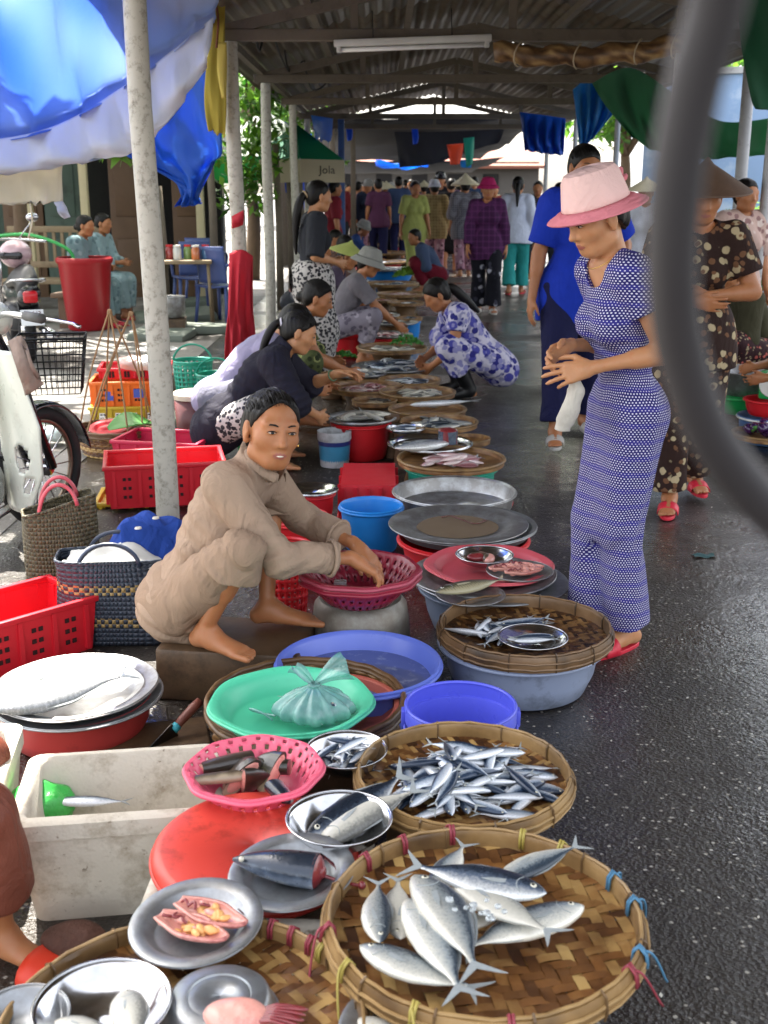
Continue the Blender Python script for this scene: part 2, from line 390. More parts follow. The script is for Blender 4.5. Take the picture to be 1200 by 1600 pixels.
def ik(a, t, l1, l2, hint):
    a = np.array(a, float); t = np.array(t, float); d = t-a; L = np.linalg.norm(d); mx = (l1+l2)*.995
    if L > mx: t = a+d/L*mx; L = mx; d = t-a
    if L < abs(l1-l2)+.02: L = abs(l1-l2)+.02; t = a+nv(d)*L; d = t-a
    u = d/L; x = (l1*l1-l2*l2+L*L)/(2*L); h = math.sqrt(max(l1*l1-x*x, 0))
    hp = np.array(hint, float); hp = hp-u*(hp @ u); hp = nv(hp)
    return a+u*x+hp*h, t
def hand_prims(W, d, n, thumb, s=1.0, curl=(.5, .5, .5, .5), spread=.05, thumb_open=.6):
    d = nv(d); n = nv(np.array(n)-d*(np.array(n) @ d)); x = np.cross(d, n); x = x*(1 if (x @ np.array(thumb)) > 0 else -1)
    o = []; W = np.array(W, float)
    o.append(cap(W-d*.01*s, W+d*.03*s, .021*s, .023*s, .012))
    for q, l in ((.027, .078), (.009, .084), (-.009, .082), (-.026, .074)):
        o.append(cap(W+d*.02*s+x*q*.55*s, W+d*l*s+x*q*s, .0145*s, .0115*s, .012))
    for i, (q, L, r) in enumerate(((.028, .068, .0082), (.0095, .076, .0085), (-.0095, .071, .008), (-.0275, .055, .0072))):
        p = W+d*(.084, .088, .086, .077)[i]*s+x*q*s; ang = 0.0; fd = d+x*spread*(1.5-i)*.6
        for j, fr in enumerate((.45, .31, .24)):
            ang += curl[i]*(.75, 1.0, .8)[j]; e = p+nv(fd*math.cos(ang)+n*math.sin(ang))*L*fr*s
            o.append(cap(p, e, r*s*(1-.08*j), r*s*(.95-.1*j), .004)); p = e
    tb = W+d*.022*s+x*.022*s; t1 = tb+nv(d*.75+x*thumb_open+n*.35)*.036*s; t2 = t1+nv(d*.9+x*thumb_open*.35+n*.45)*.03*s; t3 = t2+nv(d+x*.1*thumb_open+n*.5)*.022*s
    o += [cap(tb, t1, .0135*s, .0105*s, .01), cap(t1, t2, .0098*s, .0088*s, .004), cap(t2, t3, .0086*s, .007*s, .004)]
    return o
def foot_prims(A, toe, s=1.0, up=(0, 0, 1)):
    A = np.array(A, float); t = nv(toe); up = nv(up); x = np.cross(t, up); g = -up*.062*s
    o = [cap(A-t*.03*s+g*.62, A+t*.02*s+g*.35, .029*s, .034*s, .02), cap(A+t*.0*s+g*.3, A+t*.115*s+g*.78, .032*s, .02*s, .025)]
    for q in (.024, .008, -.008, -.022): o.append(cap(A+t*.03*s+x*q*.5*s+g*.6, A+t*.135*s+x*q*s+g*.83, .02*s, .014*s, .015))
    for i, q in enumerate((.029, .011, -.004, -.017, -.029)):
        L = (.185, .186, .18, .172, .16)[i]; r = (.0115, .0085, .008, .0078, .0075)[i]
        o.append(cap(A+t*.125*s+x*q*s+g*.84, A+t*L*s+x*q*1.1*s+g*.88, r*s, r*s*.92, .004))
    return o
def head_prims(c, H, s=1.0, fem=True):
    def P(x, y, z): return np.array(c)+H @ (np.array((x, y, z))*s)
    E = lambda p, r, k=.02, op='u': ell(P(*p), np.array(r)*s, H, k*s, op)
    C = lambda p, q, ra, rb, k=.015, op='u': cap(P(*p), P(*q), ra*s, rb*s, k*s, op)
    o = [E((0, -.014, .03), (.074, .092, .081)), E((0, .018, -.03), (.06, .072, .076), .03), E((0, .05, -.082), (.028, .026, .022), .03),
         E((.042, .047, -.02), (.023, .022, .02), .03), E((-.042, .047, -.02), (.023, .022, .02), .03), C((.05, .0, -.07), (.02, .055, -.088), .016, .014, .03), C((-.05, .0, -.07), (-.02, .055, -.088), .016, .014, .03),
         C((-.045, .066, .028), (.045, .066, .028), .012, .012, .02)]
    for sx in (1, -1): o.append(E((.031*sx, .096, .008), (.019, .014, .0095), .012, 's'))
    for sx in (1, -1): o += [E((.031*sx, .0745, .009), (.0155, .0115, .0085), .006), C((.018*sx, .083, .0155), (.045*sx, .075, .013), .0035, .003, .006)]
    o += [C((0, .084, .014), (0, .1, -.024), .0075, .0105, .012), C((.009, .088, -.029), (.0145, .085, -.03), .0085, .008, .006), C((-.009, .088, -.029), (-.0145, .085, -.03), .0085, .008, .006), E((0, .1035, -.026), (.0105, .009, .0085), .006),
          E((0, .0795, -.0565), (.024, .011, .0055), .008), E((0, .0785, -.0655), (.019, .0115, .006), .005)]
    o += [C((-.02, .095, -.0612), (.02, .095, -.0612), .0022, .0022, .005, 's')]
    for sx in (1, -1):
        o += [ell(P(.079*sx, -.006, -.006), np.array((.0085, .019, .031))*s, H, .008*s), ell(P(.09*sx, .0, -.003), np.array((.006, .011, .018))*s, H, .005*s, 's'), C((.075*sx, -.002, -.035), (.076*sx, -.004, -.036), .009, .009, .006)]
    return o
def hair_prims(c, H, s=1.0, style='tied', tail=None, vol=1.0):
    def P(x, y, z): return np.array(c)+H @ (np.array((x, y, z))*s)
    o = [ell(P(0, -.016, .032), np.array((.0815*vol, .099*vol, .089*vol))*s, H, .02*s), ell(P(0, -.045, -.02), np.array((.073, .06, .065))*s, H, .03*s)]
    return o
def frame(F, U):
    F = nv(F); U = np.array(U, float); U = nv(U-F*(F @ U)); Lf = np.cross(U, F); return np.stack([Lf, F, U], 1)
def bounds(prims, m):
    return np.min([p[1] for p in prims], 0)-m, np.max([p[2] for p in prims], 0)+m
def to_mesh(name, P, Q, mats, mi=None):
    me = bpy.data.meshes.new(name); me.vertices.add(len(P)); me.vertices.foreach_set('co', P.astype(np.float32).ravel())
    me.loops.add(Q.size); me.loops.foreach_set('vertex_index', Q.astype(np.int32).ravel())
    me.polygons.add(len(Q)); me.polygons.foreach_set('loop_start', np.arange(0, Q.size, 4, dtype=np.int32)); me.polygons.foreach_set('loop_total', np.full(len(Q), 4, np.int32))
    for m in mats: me.materials.append(m)
    if mi is not None: me.polygons.foreach_set('material_index', mi.astype(np.int32))
    me.polygons.foreach_set('use_smooth', [True]*len(Q)); me.update(calc_edges=True); me.validate(); return me
def grow(name, prims, h, mats, parent, pad=.0, cuts=(), folds=None, inf=0.0, it=2, paint=None, uvf=None, after=()):
    lo, hi = bounds([p for p in list(prims)+list(after) if p[5] == 'u'], .02+inf+3*h)
    F = Field(lo, hi, h)
    for p in prims: F.apply(p, inf if p[5] == 'u' else 0)
    for c in cuts: F.cut(*c)
    for p in after: F.apply(p, inf if p[5] == 'u' else 0)
    if folds: F.folds(*folds)
    P, Q = F.mesh()
    if len(P) == 0: return None
    P = smooth_mesh(P, Q, it)
    mi = paint(P[Q].mean(1)) if paint else None
    me = to_mesh(name, P, Q, mats if isinstance(mats, (list, tuple)) else [mats], mi)
    if uvf is not None:
        uv = uvf(P); L = np.empty(len(me.loops), np.int32); me.loops.foreach_get('vertex_index', L)
        u = me.uv_layers.new(name='wrap'); u.data.foreach_set('uv', uv[L].astype(np.float32).ravel())
    return link(name, me, parent)
# ---------------------------------------------------------------- skin, hair, cloth
def skin_mat(name, hexc):
    if name in MATS: return MATS[name]
    m = NT(name); c = hx(hexc)
    col = m.mix(m.noise(16, 4), sc3(c, .86), sc3(c, 1.1)); col = m.mix(m.ramp(m.noise(55, 3), (.5, 0.0), (.75, .35)), col, (c[0]*.95, c[1]*.62, c[2]*.5))
    m.set(**{'Base Color': col, 'Roughness': .47, 'Specular IOR Level': .42, 'Subsurface Weight': .18, 'Subsurface Radius': (.012, .005, .003), 'Subsurface Scale': .6})
    m.bump(m.noise(220, 3), .12, .002); MATS[name] = m.m; return m.m
SKIN = skin_mat('skin_tan', 'a8704a'); SKIN2 = skin_mat('skin_light', 'bc875f'); SKIN3 = skin_mat('skin_dark', '946044')
def hair_mat():
    m = NT('black_hair'); c = m.coord(scale=(1, 1, .22)); n = m.noise(120, 3, c)
    m.set(**{'Base Color': m.mix(n, hx('080706'), hx('1a1614')), 'Roughness': .45, 'Specular IOR Level': .25}); m.bump(n, .6, .004); return m.m
HAIR = hair_mat()
LIP = mat('lips', hx('9a5b4e'), .4, var=.08); EYEW = mat('eye_white', hx('b4a89c'), .25, var=.03); IRIS = mat('dark_iris', hx('140d0a'), .15, var=.1); NAIL = mat('nail', hx('c99a84'), .3)
def eye_parts(c, H, s, root, near):
    for sx in (1, -1):
        p = np.array(c)+H @ (np.array((.031*sx, .0815, .0065))*s)
        b = MB(); Rm = Matrix(H.tolist())
        bm = bmesh.new(); bmesh.ops.create_uvsphere(bm, u_segments=12, v_segments=8, radius=1); bm.verts.index_update()
        vs = [Vector(p)+Rm @ Vector((v.co.x*.0115*s, v.co.y*.005*s, v.co.z*.0034*s)) for v in bm.verts]; fs = [tuple(v.index for v in f.verts) for f in bm.faces]; bm.free()
        b.add(vs, fs); e = b.build('eye', EYEW, root, auto=None)
        b = MB(); q = Vector(p)+Rm @ Vector((0, .0033*s, 0)); bm = bmesh.new(); bmesh.ops.create_uvsphere(bm, u_segments=10, v_segments=8, radius=1); bm.verts.index_update()
        vs = [q+Rm @ Vector((v.co.x*.0056*s, v.co.y*.003*s, v.co.z*.0043*s)) for v in bm.verts]; fs = [tuple(v.index for v in f.verts) for f in bm.faces]; bm.free()
        b.add(vs, fs); b.build('iris', IRIS, e, auto=None)
        P = lambda x, y, z: Vector(np.array(c)+H @ (np.array((x*sx, y, z))*s))
        b = MB(); b.tube([P(.016, .0868, .0265), P(.026, .0865, .0305), P(.038, .081, .0305), P(.049, .071, .0255)], [.0022*s, .0032*s, .003*s, .0012*s], 6, flat=.6); b.build('eyebrow', HAIR, root, auto=None)
        b = MB(); b.tube([P(.0175, .0855, .0075), P(.025, .0875, .0115), P(.033, .0868, .0125), P(.0405, .0835, .011), P(.0465, .078, .0065)], [.001*s, .0015*s, .0017*s, .0016*s, .0008*s], 5); b.build('lash', HAIR, root, auto=None)
def L2W(loc, yaw):
    c, s_ = math.cos(yaw), math.sin(yaw)
    return lambda p: np.array((loc[0]+p[0]*c-p[1]*s_, loc[1]+p[0]*s_+p[1]*c, loc[2]+p[2]))
class Body:
    """Joints of a posed body in its own frame: x forward, y to its left, z up."""
    def __init__(B, s=1.0, pelvis=(0, 0, .82), lean=0, slean=0, twist=0, head=(0, 0, 0), Lh=None, Rh=None, Le=(-.5, .5, -.6), Re=(-.5, -.5, -.6), Lf=(0, .09, .075), Rf=(0, -.09, .075), Lk=(1, .1, 0), Rk=(1, -.1, 0),
                 Lt=None, Rt=None, Ld=None, Rd=None, Lcurl=(.35,)*4, Rcurl=(.35,)*4, width=1.0, neckfwd=.02, hunch=0, headoff=(0, 0, 0), thigh=.385, shin=.375, thin=1.0):
        B.thin = thin
        B.s = s; B.width = width; P = np.array(pelvis, float)*s; B.P = P
        a, b, t = R(lean), R(slean), R(twist)
        U = nv((math.sin(a), -math.sin(b), math.cos(a)*math.cos(b))); B.U = U
        a2 = R(lean+hunch); U2 = nv((math.sin(a2), -math.sin(b), math.cos(a2)*math.cos(b)))
        F0 = np.array((1.0, 0, 0)); Lx = np.array((0, 1.0, 0)); L0 = nv(Lx-U*(Lx @ U)); F0 = np.cross(L0, U)
        B.Fp = F0; B.Lp = L0
        Lx = np.array((-math.sin(t), math.cos(t), 0)); L1 = nv(Lx-U2*(Lx @ U2)); F1 = np.cross(L1, U2); B.F1, B.L1, B.U2 = F1, L1, U2
        B.waist = P+U*.17*s; B.chest = B.waist+nv(U+U2)*.13*s; B.N = B.chest+U2*.185*s
        B.Mp = np.stack([F0, L0, U], 1); B.Mc = np.stack([F1, L1, U2], 1)
        B.LS = B.N+L1*.15*s*width-U2*.05*s; B.RS = B.N-L1*.15*s*width-U2*.05*s
        hy, hp, hr = map(R, head)
        F = np.array((math.cos(hy)*math.cos(hp), math.sin(hy)*math.cos(hp), math.sin(hp)))
        up = np.array((0, 0, 1.0)) if abs(hp) < 1.2 else np.array((1.0, 0, 0)); Lh_ = nv(np.cross(up, F)); Uh = np.cross(F, Lh_)
        Uh = Uh*math.cos(hr)+Lh_*math.sin(hr); B.H = frame(F, Uh); B.H[:, 0] = np.cross(B.H[:, 1], B.H[:, 2])
        nk = nv(U2*.8+np.array((0, 0, .5))+F*.12)
        B.hc = B.N+nk*.085*s+B.H[:, 2]*.055*s+B.H[:, 1]*(.005+neckfwd)*s+np.array(headoff)*s
        B.LH = P+L0*.085*s*width-U*.02*s; B.RH = P-L0*.085*s*width-U*.02*s
        Lh = (np.array(Lh)*s) if Lh is not None else B.LS+np.array((.03, .06, -.49))*s
        Rh = (np.array(Rh)*s) if Rh is not None else B.RS+np.array((.03, -.06, -.49))*s
        B.LE, B.LW = ik(B.LS, Lh, .265*s, .235*s, Le); B.RE, B.RW = ik(B.RS, Rh, .265*s, .235*s, Re)
        B.LK, B.LA = ik(B.LH, np.array(Lf)*s, thigh*s, shin*s, Lk); B.RK, B.RA = ik(B.RH, np.array(Rf)*s, thigh*s, shin*s, Rk)
        B.Lt = nv(Lt if Lt is not None else (1, .15, 0)); B.Rt = nv(Rt if Rt is not None else (1, -.15, 0))
        B.Ld, B.Rd, B.Lcurl, B.Rcurl = Ld, Rd, Lcurl, Rcurl
    def torso(B, g=1.0, bust=True, k=.04):
        s, w = B.s, B.width; Mp, Mc = B.Mp, B.Mc; g = g*B.thin; w = w/B.thin
        o = [ell(B.P+B.U*.01*s, np.array((.105, .152*w, .115))*s*g, Mp, k), ell(B.P-B.Fp*.035*s-B.U*.04*s, np.array((.09, .14*w, .09))*s*g, Mp, k), ell(B.waist, np.array((.088, .118*w, .13))*s*g, Mp, k), ell(B.chest+B.U2*.02*s, np.array((.1, .138*w, .15))*s*g, Mc, k),
             cap(B.LS-B.L1*.02*s, B.RS+B.L1*.02*s, .058*s*g, .058*s*g, k), cap(B.N-B.U2*.03*s+B.L1*.05*s, B.N-B.U2*.03*s-B.L1*.05*s, .05*s*g, .05*s*g, k)]
        if bust: o += [ell(B.chest+B.F1*.07*s+B.L1*.062*s*q-B.U2*.015*s, np.array((.052, .06, .06))*s*g, Mc, .035) for q in (1, -1)]
        return o
    def arm(B, side, upto=2.0, g=0.0, k=.02, end=False):
        s = B.s; S, E, W = (B.LS, B.LE, B.LW) if side > 0 else (B.RS, B.RE, B.RW); o = []; g = g-(1-B.thin)*.04*s
        if upto <= 1:
            e = S+(E-S)*upto; o.append(cap(S, e, .05*s+g, .042*s+g, k, end=end))
        else:
            t = upto-1; e = E+(W-E)*t; o.append(cap(S, E, .05*s+g, .037*s+g, k))
            o.append(cap(E, e, .037*s+g, (.037-.013*t)*s+g, k, end=end))
            if not end: o.append(cap(E+(W-E)*.12, E+(W-E)*.4, .037*s+g, .034*s+g, k))
        return o
    def leg(B, side, upto=2.0, g=0.0, k=.02, end=False, flare=0.0):
        s = B.s; S, E, W = (B.LH, B.LK, B.LA) if side > 0 else (B.RH, B.RK, B.RA); o = []; g = g-(1-B.thin)*.06*s
        if upto <= 1: e = S+(E-S)*upto; o.append(cap(S, e, .083*s+g, (.083-.031*upto)*s+g+flare, k, end=end))
        else:
            t = upto-1; e = E+(W-E)*t; o += [cap(S, E, .083*s+g, .052*s+g, k), cap(E, e, .05*s+g, (.05-.016*t)*s+g+flare, k, end=end)]
            if not end: o.append(cap(E+(W-E)*.15, E+(W-E)*.5, .05*s+g, .044*s+g, k))
        return o
    def hand(B, side):
        s = B.s; E, W = (B.LE, B.LW) if side > 0 else (B.RE, B.RW); D = B.Ld if side > 0 else B.Rd; cu = B.Lcurl if side > 0 else B.Rcurl
        if D is None:
            d = W-E; n = np.array((0, -side, 0.0))+np.array((-.2, 0, 0)); th = np.array((1.0, 0, 0)); return hand_prims(W, d, n, th, s, cu)
        d, n, th = D[:3]; return hand_prims(W, d, n, th, s, *((D[3:]) if len(D) > 3 else (cu,)))
BODY_Z = {}
def make_person(label, loc, yaw, B, look, vox=.012, group=None, near=False, name='person'):
    s = B.s; rot = np.array(((math.cos(yaw), -math.sin(yaw), 0), (math.sin(yaw), math.cos(yaw), 0), (0, 0, 1)))
    root = thing(name, label, 'person', loc, yaw, group)
    skin = look.get('skin', SKIN); hp = head_prims(B.hc, B.H, s*look.get('hs', 1.0))
    U_hat = nv(B.hc-B.N)
    pr = B.torso(.93, bust=False)+[cap(B.N-U_hat*.03*s, B.hc+B.H @ np.array((0, -.018, -.06))*s, .05*s, .045*s, .02)]
    for sd in (1, -1):
        pr += B.arm(sd)+B.hand(sd)+B.leg(sd); pr += foot_prims(B.LA if sd > 0 else B.RA, B.Lt if sd > 0 else B.Rt, s)
    pr += hp
    Hs = s*look.get('hs', 1.0)
    def paint(C):
        q = (C-B.hc) @ B.H/Hs; a = (q[:, 0]/.0225)**2+((q[:, 2]+.0612)/.0092)**2; return ((a < 1) & (q[:, 1] > .07)).astype(int)
    grow('skin', pr, vox, [skin, LIP], root, paint=paint, it=1 if vox < .006 else 2)
    if near: eye_parts(B.hc, B.H, Hs, root, near)
    hs = look.get('hair', 'tied')
    if hs:
        def P(x, y, z): return np.array(B.hc)+B.H @ (np.array((x, y, z))*Hs)
        hpz = hair_prims(B.hc, B.H, Hs, hs, vol=look.get('vol', 1.0))
        cut = look.get('hairline', .004); nrm = B.H @ nv((0, .78, -.62)); bot = P(0, -.05, look.get('nape', -.085))
        extra = []
        if hs == 'bun': extra = [ell(P(0, -.115, -.03), np.array((.036, .03, .036))*Hs, B.H, .012)]
        if hs == 'long': extra = [cap(P(0, -.07, 0), P(0, -.09, -.12), .055*Hs, .06*Hs, .03), cap(P(.0, -.09, -.12), P(0, -.1, -.26), .058*Hs, .035*Hs, .03)]
        tail = look.get('tail')
        if near:   # combed strands from the hairline back over the crown
            b = MB(); rx, ry, rz_ = .0815*look.get('vol', 1), .099*look.get('vol', 1), .089*look.get('vol', 1)
            for q in range(70):
                ph = (q/69-.5)*2.9+random.gauss(0, .03); pts = []; j = random.uniform(.996, 1.022); wv = random.uniform(-.06, .06)
                for i in range(9):
                    th = look.get('strand0', .62)+random.uniform(-.04, .0)*(i == 0)+i/8*2.1; d0 = np.array((math.sin(ph)*(1-.35*i/8), math.cos(ph)*0, 0)); y = math.cos(th-.15+wv); z = math.sin(th-.15+wv); x = math.sin(ph)*(.98-.5*max(0, i/8-.5)); r_ = math.sqrt(max(1-x*x, .02)); pts.append(P(x*rx*j, -.016+y*r_*ry*j, .032+z*r_*rz_*j))
                b.tube(pts, [.0007]+[.0016]*7+[.0007], 4)
            b.v = [tuple(v) for v in b.v]; STR = b
        hv = max(.0045, vox)
        lo, hi = bounds(hpz+extra, .02+3*hv); F = Field(lo, hi, hv)
        for p in hpz: F.apply(p)
        X, Y, Z = F.ax[0][:, None, None], F.ax[1][None, :, None], F.ax[2][None, None, :]
        F.a = F.a+(.0022*np.sin(X*95+Y*130+3*np.sin(Z*28))+.0016*np.sin(X*210-Y*170+2*np.sin(Z*40))).astype(np.float32)*min(1, .006/hv)
        hx_, lx_ = P(0, 0, 0)+nrm*cut*Hs, B.H[:, 0]
        F.a = np.maximum(F.a, ((X-hx_[0])*nrm[0]+(Y-hx_[1])*nrm[1]+(Z-hx_[2])*nrm[2]-look.get('side', .0)*np.abs((X-hx_[0])*lx_[0]+(Y-hx_[1])*lx_[1]+(Z-hx_[2])*lx_[2])).astype(np.float32)); F.cut(bot, B.H @ np.array((0, .25, -1.0)))
        # temples swept back past the ear
        for p in extra: F.apply(p)
        Pm, Q = F.mesh(); Pm = smooth_mesh(Pm, Q, 3); hob = link('hair', to_mesh('hair', Pm, Q, [HAIR]), root)
        if near: STR.build('hair_strand', HAIR, hob, auto=None)
        if tail:   # hanging tail, points in body frame offsets from the back of the head
            pts = [P(*p) if len(p) == 3 else p[0] for p in tail['pts']]
            n = len(pts); pth = crom([Vector(p) for p in pts], 4); m = len(pth)
            rs = [tail['r']*Hs*(math.sin(min(1, .35+i/(m-1)*1.0)*math.pi*.62)**.8)*(1-.75*max(0, (i/(m-1)-.55)/.45)) for i in range(m)]
            b = MB(); b.tube(pth, rs, 10); b.build('ponytail', HAIR, root, auto=None, sub=1)
            if tail.get('tie') is not None:
                b = MB(); c = Vector(pts[0])*.8+Vector(pts[1])*.2; dr = (Vector(pts[1])-Vector(pts[0])).normalized(); a = dr.orthogonal().normalized(); e = dr.cross(a)
                b.tube([c+(a*math.cos(t*.7854)+e*math.sin(t*.7854))*tail['r']*.95*Hs for t in range(8)], .007*Hs, 6, closed=True); b.build('hair_tie', tail['tie'], root, auto=None)
    for g in look.get('wear', []):
        k = g.get('k', .03); pz = []; aft = []; cuts = []; inf = g.get('inf', .012)*s; v = max(g.get('vox', vox), .0045)
        if g['t'] == 'top':
            pz = B.torso(1.0, g.get('bust', True), k)
            for sd in (1, -1):
                up = g.get('sleeve', .6); pz += B.arm(sd, up, g.get('loose', .004)*s, .025, end=True)
            if g.get('hem', 0) > .12 and B.U[2] > .97:
                pz += [ell(B.P-B.U*.1*s, np.array((.14, .205*B.width, .31))*s, B.Mp, k)]
            if 'hem' in g:
                hl = g['hem']; fl = g.get('flare', .0)
                pz += [cap(B.P+B.U*.05*s, B.P-B.U*hl*s, .1*s, (.12+fl)*s, k)] if g.get('tube') else []
                cuts.append((B.P-B.U*hl*s, -B.U))
            npos = B.N+B.F1*g.get('neckf', .012)*s+B.U2*.02*s
            nk = [cap(npos-B.U2*g.get('neckd', .02)*s, npos+B.U2*.16*s+B.F1*.06*s, g.get('neckr', .058)*s, .09*s, .006, 's')]
            if g.get('vee'): nk.append(cap(B.N+B.F1*.05*s, B.N+B.F1*.13*s-B.U2*g['vee']*s, .055*s, .012*s, .006, 's'))
            if g.get('collar'): pz.append(cap(B.N-B.U2*.0*s, B.N+U_hat*.045*s, .058*s, .06*s, .01, end=True))
        elif g['t'] == 'pants':
            nk = []; pz = [ell(B.P+B.U*.0*s, np.array((.108, .152*B.width, .12))*s, B.Mp, k), ell(B.P-B.Fp*.035*s-B.U*.04*s, np.array((.095, .145*B.width, .095))*s, B.Mp, k)]
            for sd in (1, -1): aft += B.leg(sd, g.get('len', 1.9), g.get('loose', .01)*s, .02, end=True, flare=g.get('flare', 0)*s)
            cuts.append((B.P+B.U*g.get('rise', .12)*s, B.U))
        elif g['t'] == 'skirt':
            nk = []; pz = [ell(B.P+B.U*.0*s, np.array((.108, .152*B.width, .12))*s, B.Mp, k)]
            for sd in (1, -1): aft += B.leg(sd, g.get('len', 1.6), .02*s, .2, end=True, flare=g.get('flare', .03)*s)
            aft.append(cap((B.LH+B.RH)/2, (B.LK+B.RK)/2, .1*s, .09*s, .08))
            if g.get('len', 1.6) > 1: t = g.get('len', 1.6)-1; m0 = (B.LK+B.RK)/2; aft.append(cap(m0, m0+((B.LA+B.RA)/2-m0)*t, .09*s, .09*s+g.get('flare', .03)*s, .08, end=True))
            cuts.append((B.P+B.U*g.get('rise', .12)*s, B.U))
        nk += g.get('sub', lambda B: [])(B); aft += g.get('add', lambda B: [])(B)
        fo = g.get('folds', (.006*s, (11/s, 11/s, 6/s), len(pz+aft)*1.3+loc[0]))
        uvf = None
        if g.get('uv'):
            ax = (B.LH+B.RH)/2
            def uvf(P, ax=ax): return np.stack([np.arctan2(P[:, 1]-ax[1], P[:, 0]-ax[0]-.0)*.155, P[:, 2]], 1)
        o = grow(g['name'], pz+nk, v, g['mat'], root, cuts=cuts, folds=fo, inf=inf, uvf=uvf, after=aft)
        if o and g.get('label'): o['label'] = g['label']
    return root
def oriented(b_fn, name, m, root, c, H, s=1.0, **kw):
    b = MB(); b_fn(b); Rm = Matrix(H.tolist()); c = Vector(c)
    b.v = [tuple(c+Rm @ (Vector(v)*s)) for v in b.v]; return b.build(name, m, root, **kw)
def conical_hat(root, B, m, tilt=0, r=.2, hgt=.15, dz=.045):
    T = np.array(Matrix.Rotation(R(tilt), 3, 'X'))
    H = B.H @ T
    prof = [(.004, hgt), (.03, hgt-.03), (r*.35, hgt*.6), (r*.7, hgt*.27), (r, 0), (r*1.005, -.006), (r*.99, -.008), (r*.68, hgt*.25), (r*.3, hgt*.6), (.004, hgt-.012)]
    return oriented(lambda b: b.lathe(prof, 40), 'conical_hat', m, root, B.hc+B.H @ np.array((0, -.01, dz))*B.s, H, B.s)
def brim_hat(root, B, m, mb, r_top=.078, hgt=.1, rb=.165, droop=-.03, tilt=0, dz=.055, name='sun_hat', wob=.05):
    T = np.array(Matrix.Rotation(R(tilt), 3, 'X')); H = B.H @ T; c = B.hc+B.H @ np.array((0, -.014, dz))*B.s
    prof = [(.001, hgt), (r_top*.5, hgt-.004), (r_top*.85, hgt-.012), (r_top*.98, hgt-.03), (.095, .02), (.098, 0)]
    o = oriented(lambda b: b.lathe(prof, 40, sy=1.14), name, m, root, c, H, B.s, solid=.002)
    prof2 = [(.098, .003), (.115, -.004), ((rb+.1)/2, droop*.45), (rb, droop), (rb+.002, droop-.004)]
    o2 = oriented(lambda b: b.lathe(prof2, 48, sy=1.12, wob=lambda th, i: wob*math.sin(2*th+.8)*(i/4)**2*.6), 'brim', mb, o, c, H, B.s, solid=.003)
    return o
# ================================================================ CLOTH PATTERNS
def mat_dots():
    m = NT('violet_cloth_white_ovals'); uv = m.n('UVMap', uv_map='wrap').outputs[0]
    sx = m.n('SeparateXYZ'); m.l(uv, sx.inputs[0]); u, v = sx.outputs[0], sx.outputs[1]
    wob = m.math('MULTIPLY', m.noise(14, 2), .012); v = m.math('ADD', v, wob); u = m.math('ADD', u, m.math('MULTIPLY', m.noise(11, 2), .01))
    pu, pv = .0112, .0076
    row = m.math('FLOOR', m.math('DIVIDE', v, pv)); sh = m.math('MULTIPLY', m.math('MODULO', m.math('ABSOLUTE', row), 2.0), .5)
    fu = m.math('SUBTRACT', m.math('FRACT', m.math('ADD', m.math('DIVIDE', u, pu), sh)), .5); fv = m.math('SUBTRACT', m.math('FRACT', m.math('DIVIDE', v, pv)), .5)
    d = m.math('SQRT', m.math('ADD', m.math('POWER', m.math('MULTIPLY', m.math('ABSOLUTE', fu), .95), 2.0), m.math('POWER', m.math('MULTIPLY', m.math('ABSOLUTE', fv), .85), 2.0)))
    band = m.math('MODULO', m.math('ABSOLUTE', row), 7.0); isb = m.math('GREATER_THAN', band, 4.5)
    r = m.math('SUBTRACT', .245, m.math('MULTIPLY', isb, .06))
    f = m.math('LESS_THAN', d, r)
    base = m.mix(m.noise(30, 3), hx('1b1a5c'), hx('292672')); base = m.mix(isb, base, hx('2c2a80'))
    m.set(**{'Base Color': m.mix(f, base, hx('d2d0e2')), 'Roughness': .75, 'Specular IOR Level': .25})
    wrinkle(m, .2); return m.m
def mat_floral(name, base, cols, scale=14, size=.32, leafcol=None):
    if name in MATS: return MATS[name]
    m = NT(name); c = m.coord(); wv = m.n('VectorMath', operation='ADD'); m.l(c, wv.inputs[0])
    nz = m.n('TexNoise'); nz.inputs['Scale'].default_value = 25; m.l(c, nz.inputs['Vector']); sc_ = m.n('VectorMath', operation='SCALE'); m.l(nz.outputs['Color'], sc_.inputs[0]); sc_.inputs['Scale'].default_value = .02
    m.l(sc_.outputs[0], wv.inputs[1]); vv = wv.outputs[0]
    col = m.mix(m.noise(12, 3), sc3(hx(base), .8), sc3(hx(base), 1.25))
    if leafcol: col = m.mix(m.ramp(m.noise(scale*1.6, 3, vv), (.52, 0.0), (.58, 1.0)), col, hx(leafcol))
    for i, cc in enumerate(cols):
        mp = m.n('Mapping'); mp.inputs['Location'].default_value = (i*3.1, i*1.7, i*.9); m.l(vv, mp.inputs[0])
        d = m.voro(scale*(1+.35*i), vec=mp.outputs[0]); col = m.mix(m.ramp(d, (size, 1.0), (size+.06, 0.0)), col, hx(cc))
    m.set(**{'Base Color': col, 'Roughness': .8, 'Specular IOR Level': .2}); wrinkle(m, .2); MATS[name] = m.m; return m.m
def mat_check(name, a, b_, pitch=.03, wd=.3):
    if name in MATS: return MATS[name]
    m = NT(name); c = m.coord(); sx = m.n('SeparateXYZ'); m.l(c, sx.inputs[0])
    def st(s_): return m.math('LESS_THAN', m.math('FRACT', m.math('DIVIDE', m.math('ADD', s_, 10.0), pitch)), wd)
    f = m.math('MULTIPLY', m.math('ADD', m.math('ADD', st(sx.outputs[1]), st(sx.outputs[0])), st(sx.outputs[2])), .4)
    m.set(**{'Base Color': m.mix(f, hx(a), hx(b_)), 'Roughness': .82, 'Specular IOR Level': .2}); MATS[name] = m.m; return m.m
DOTS = mat_dots()
BEIGE = cloth('beige', '9a8471', .1, .3)
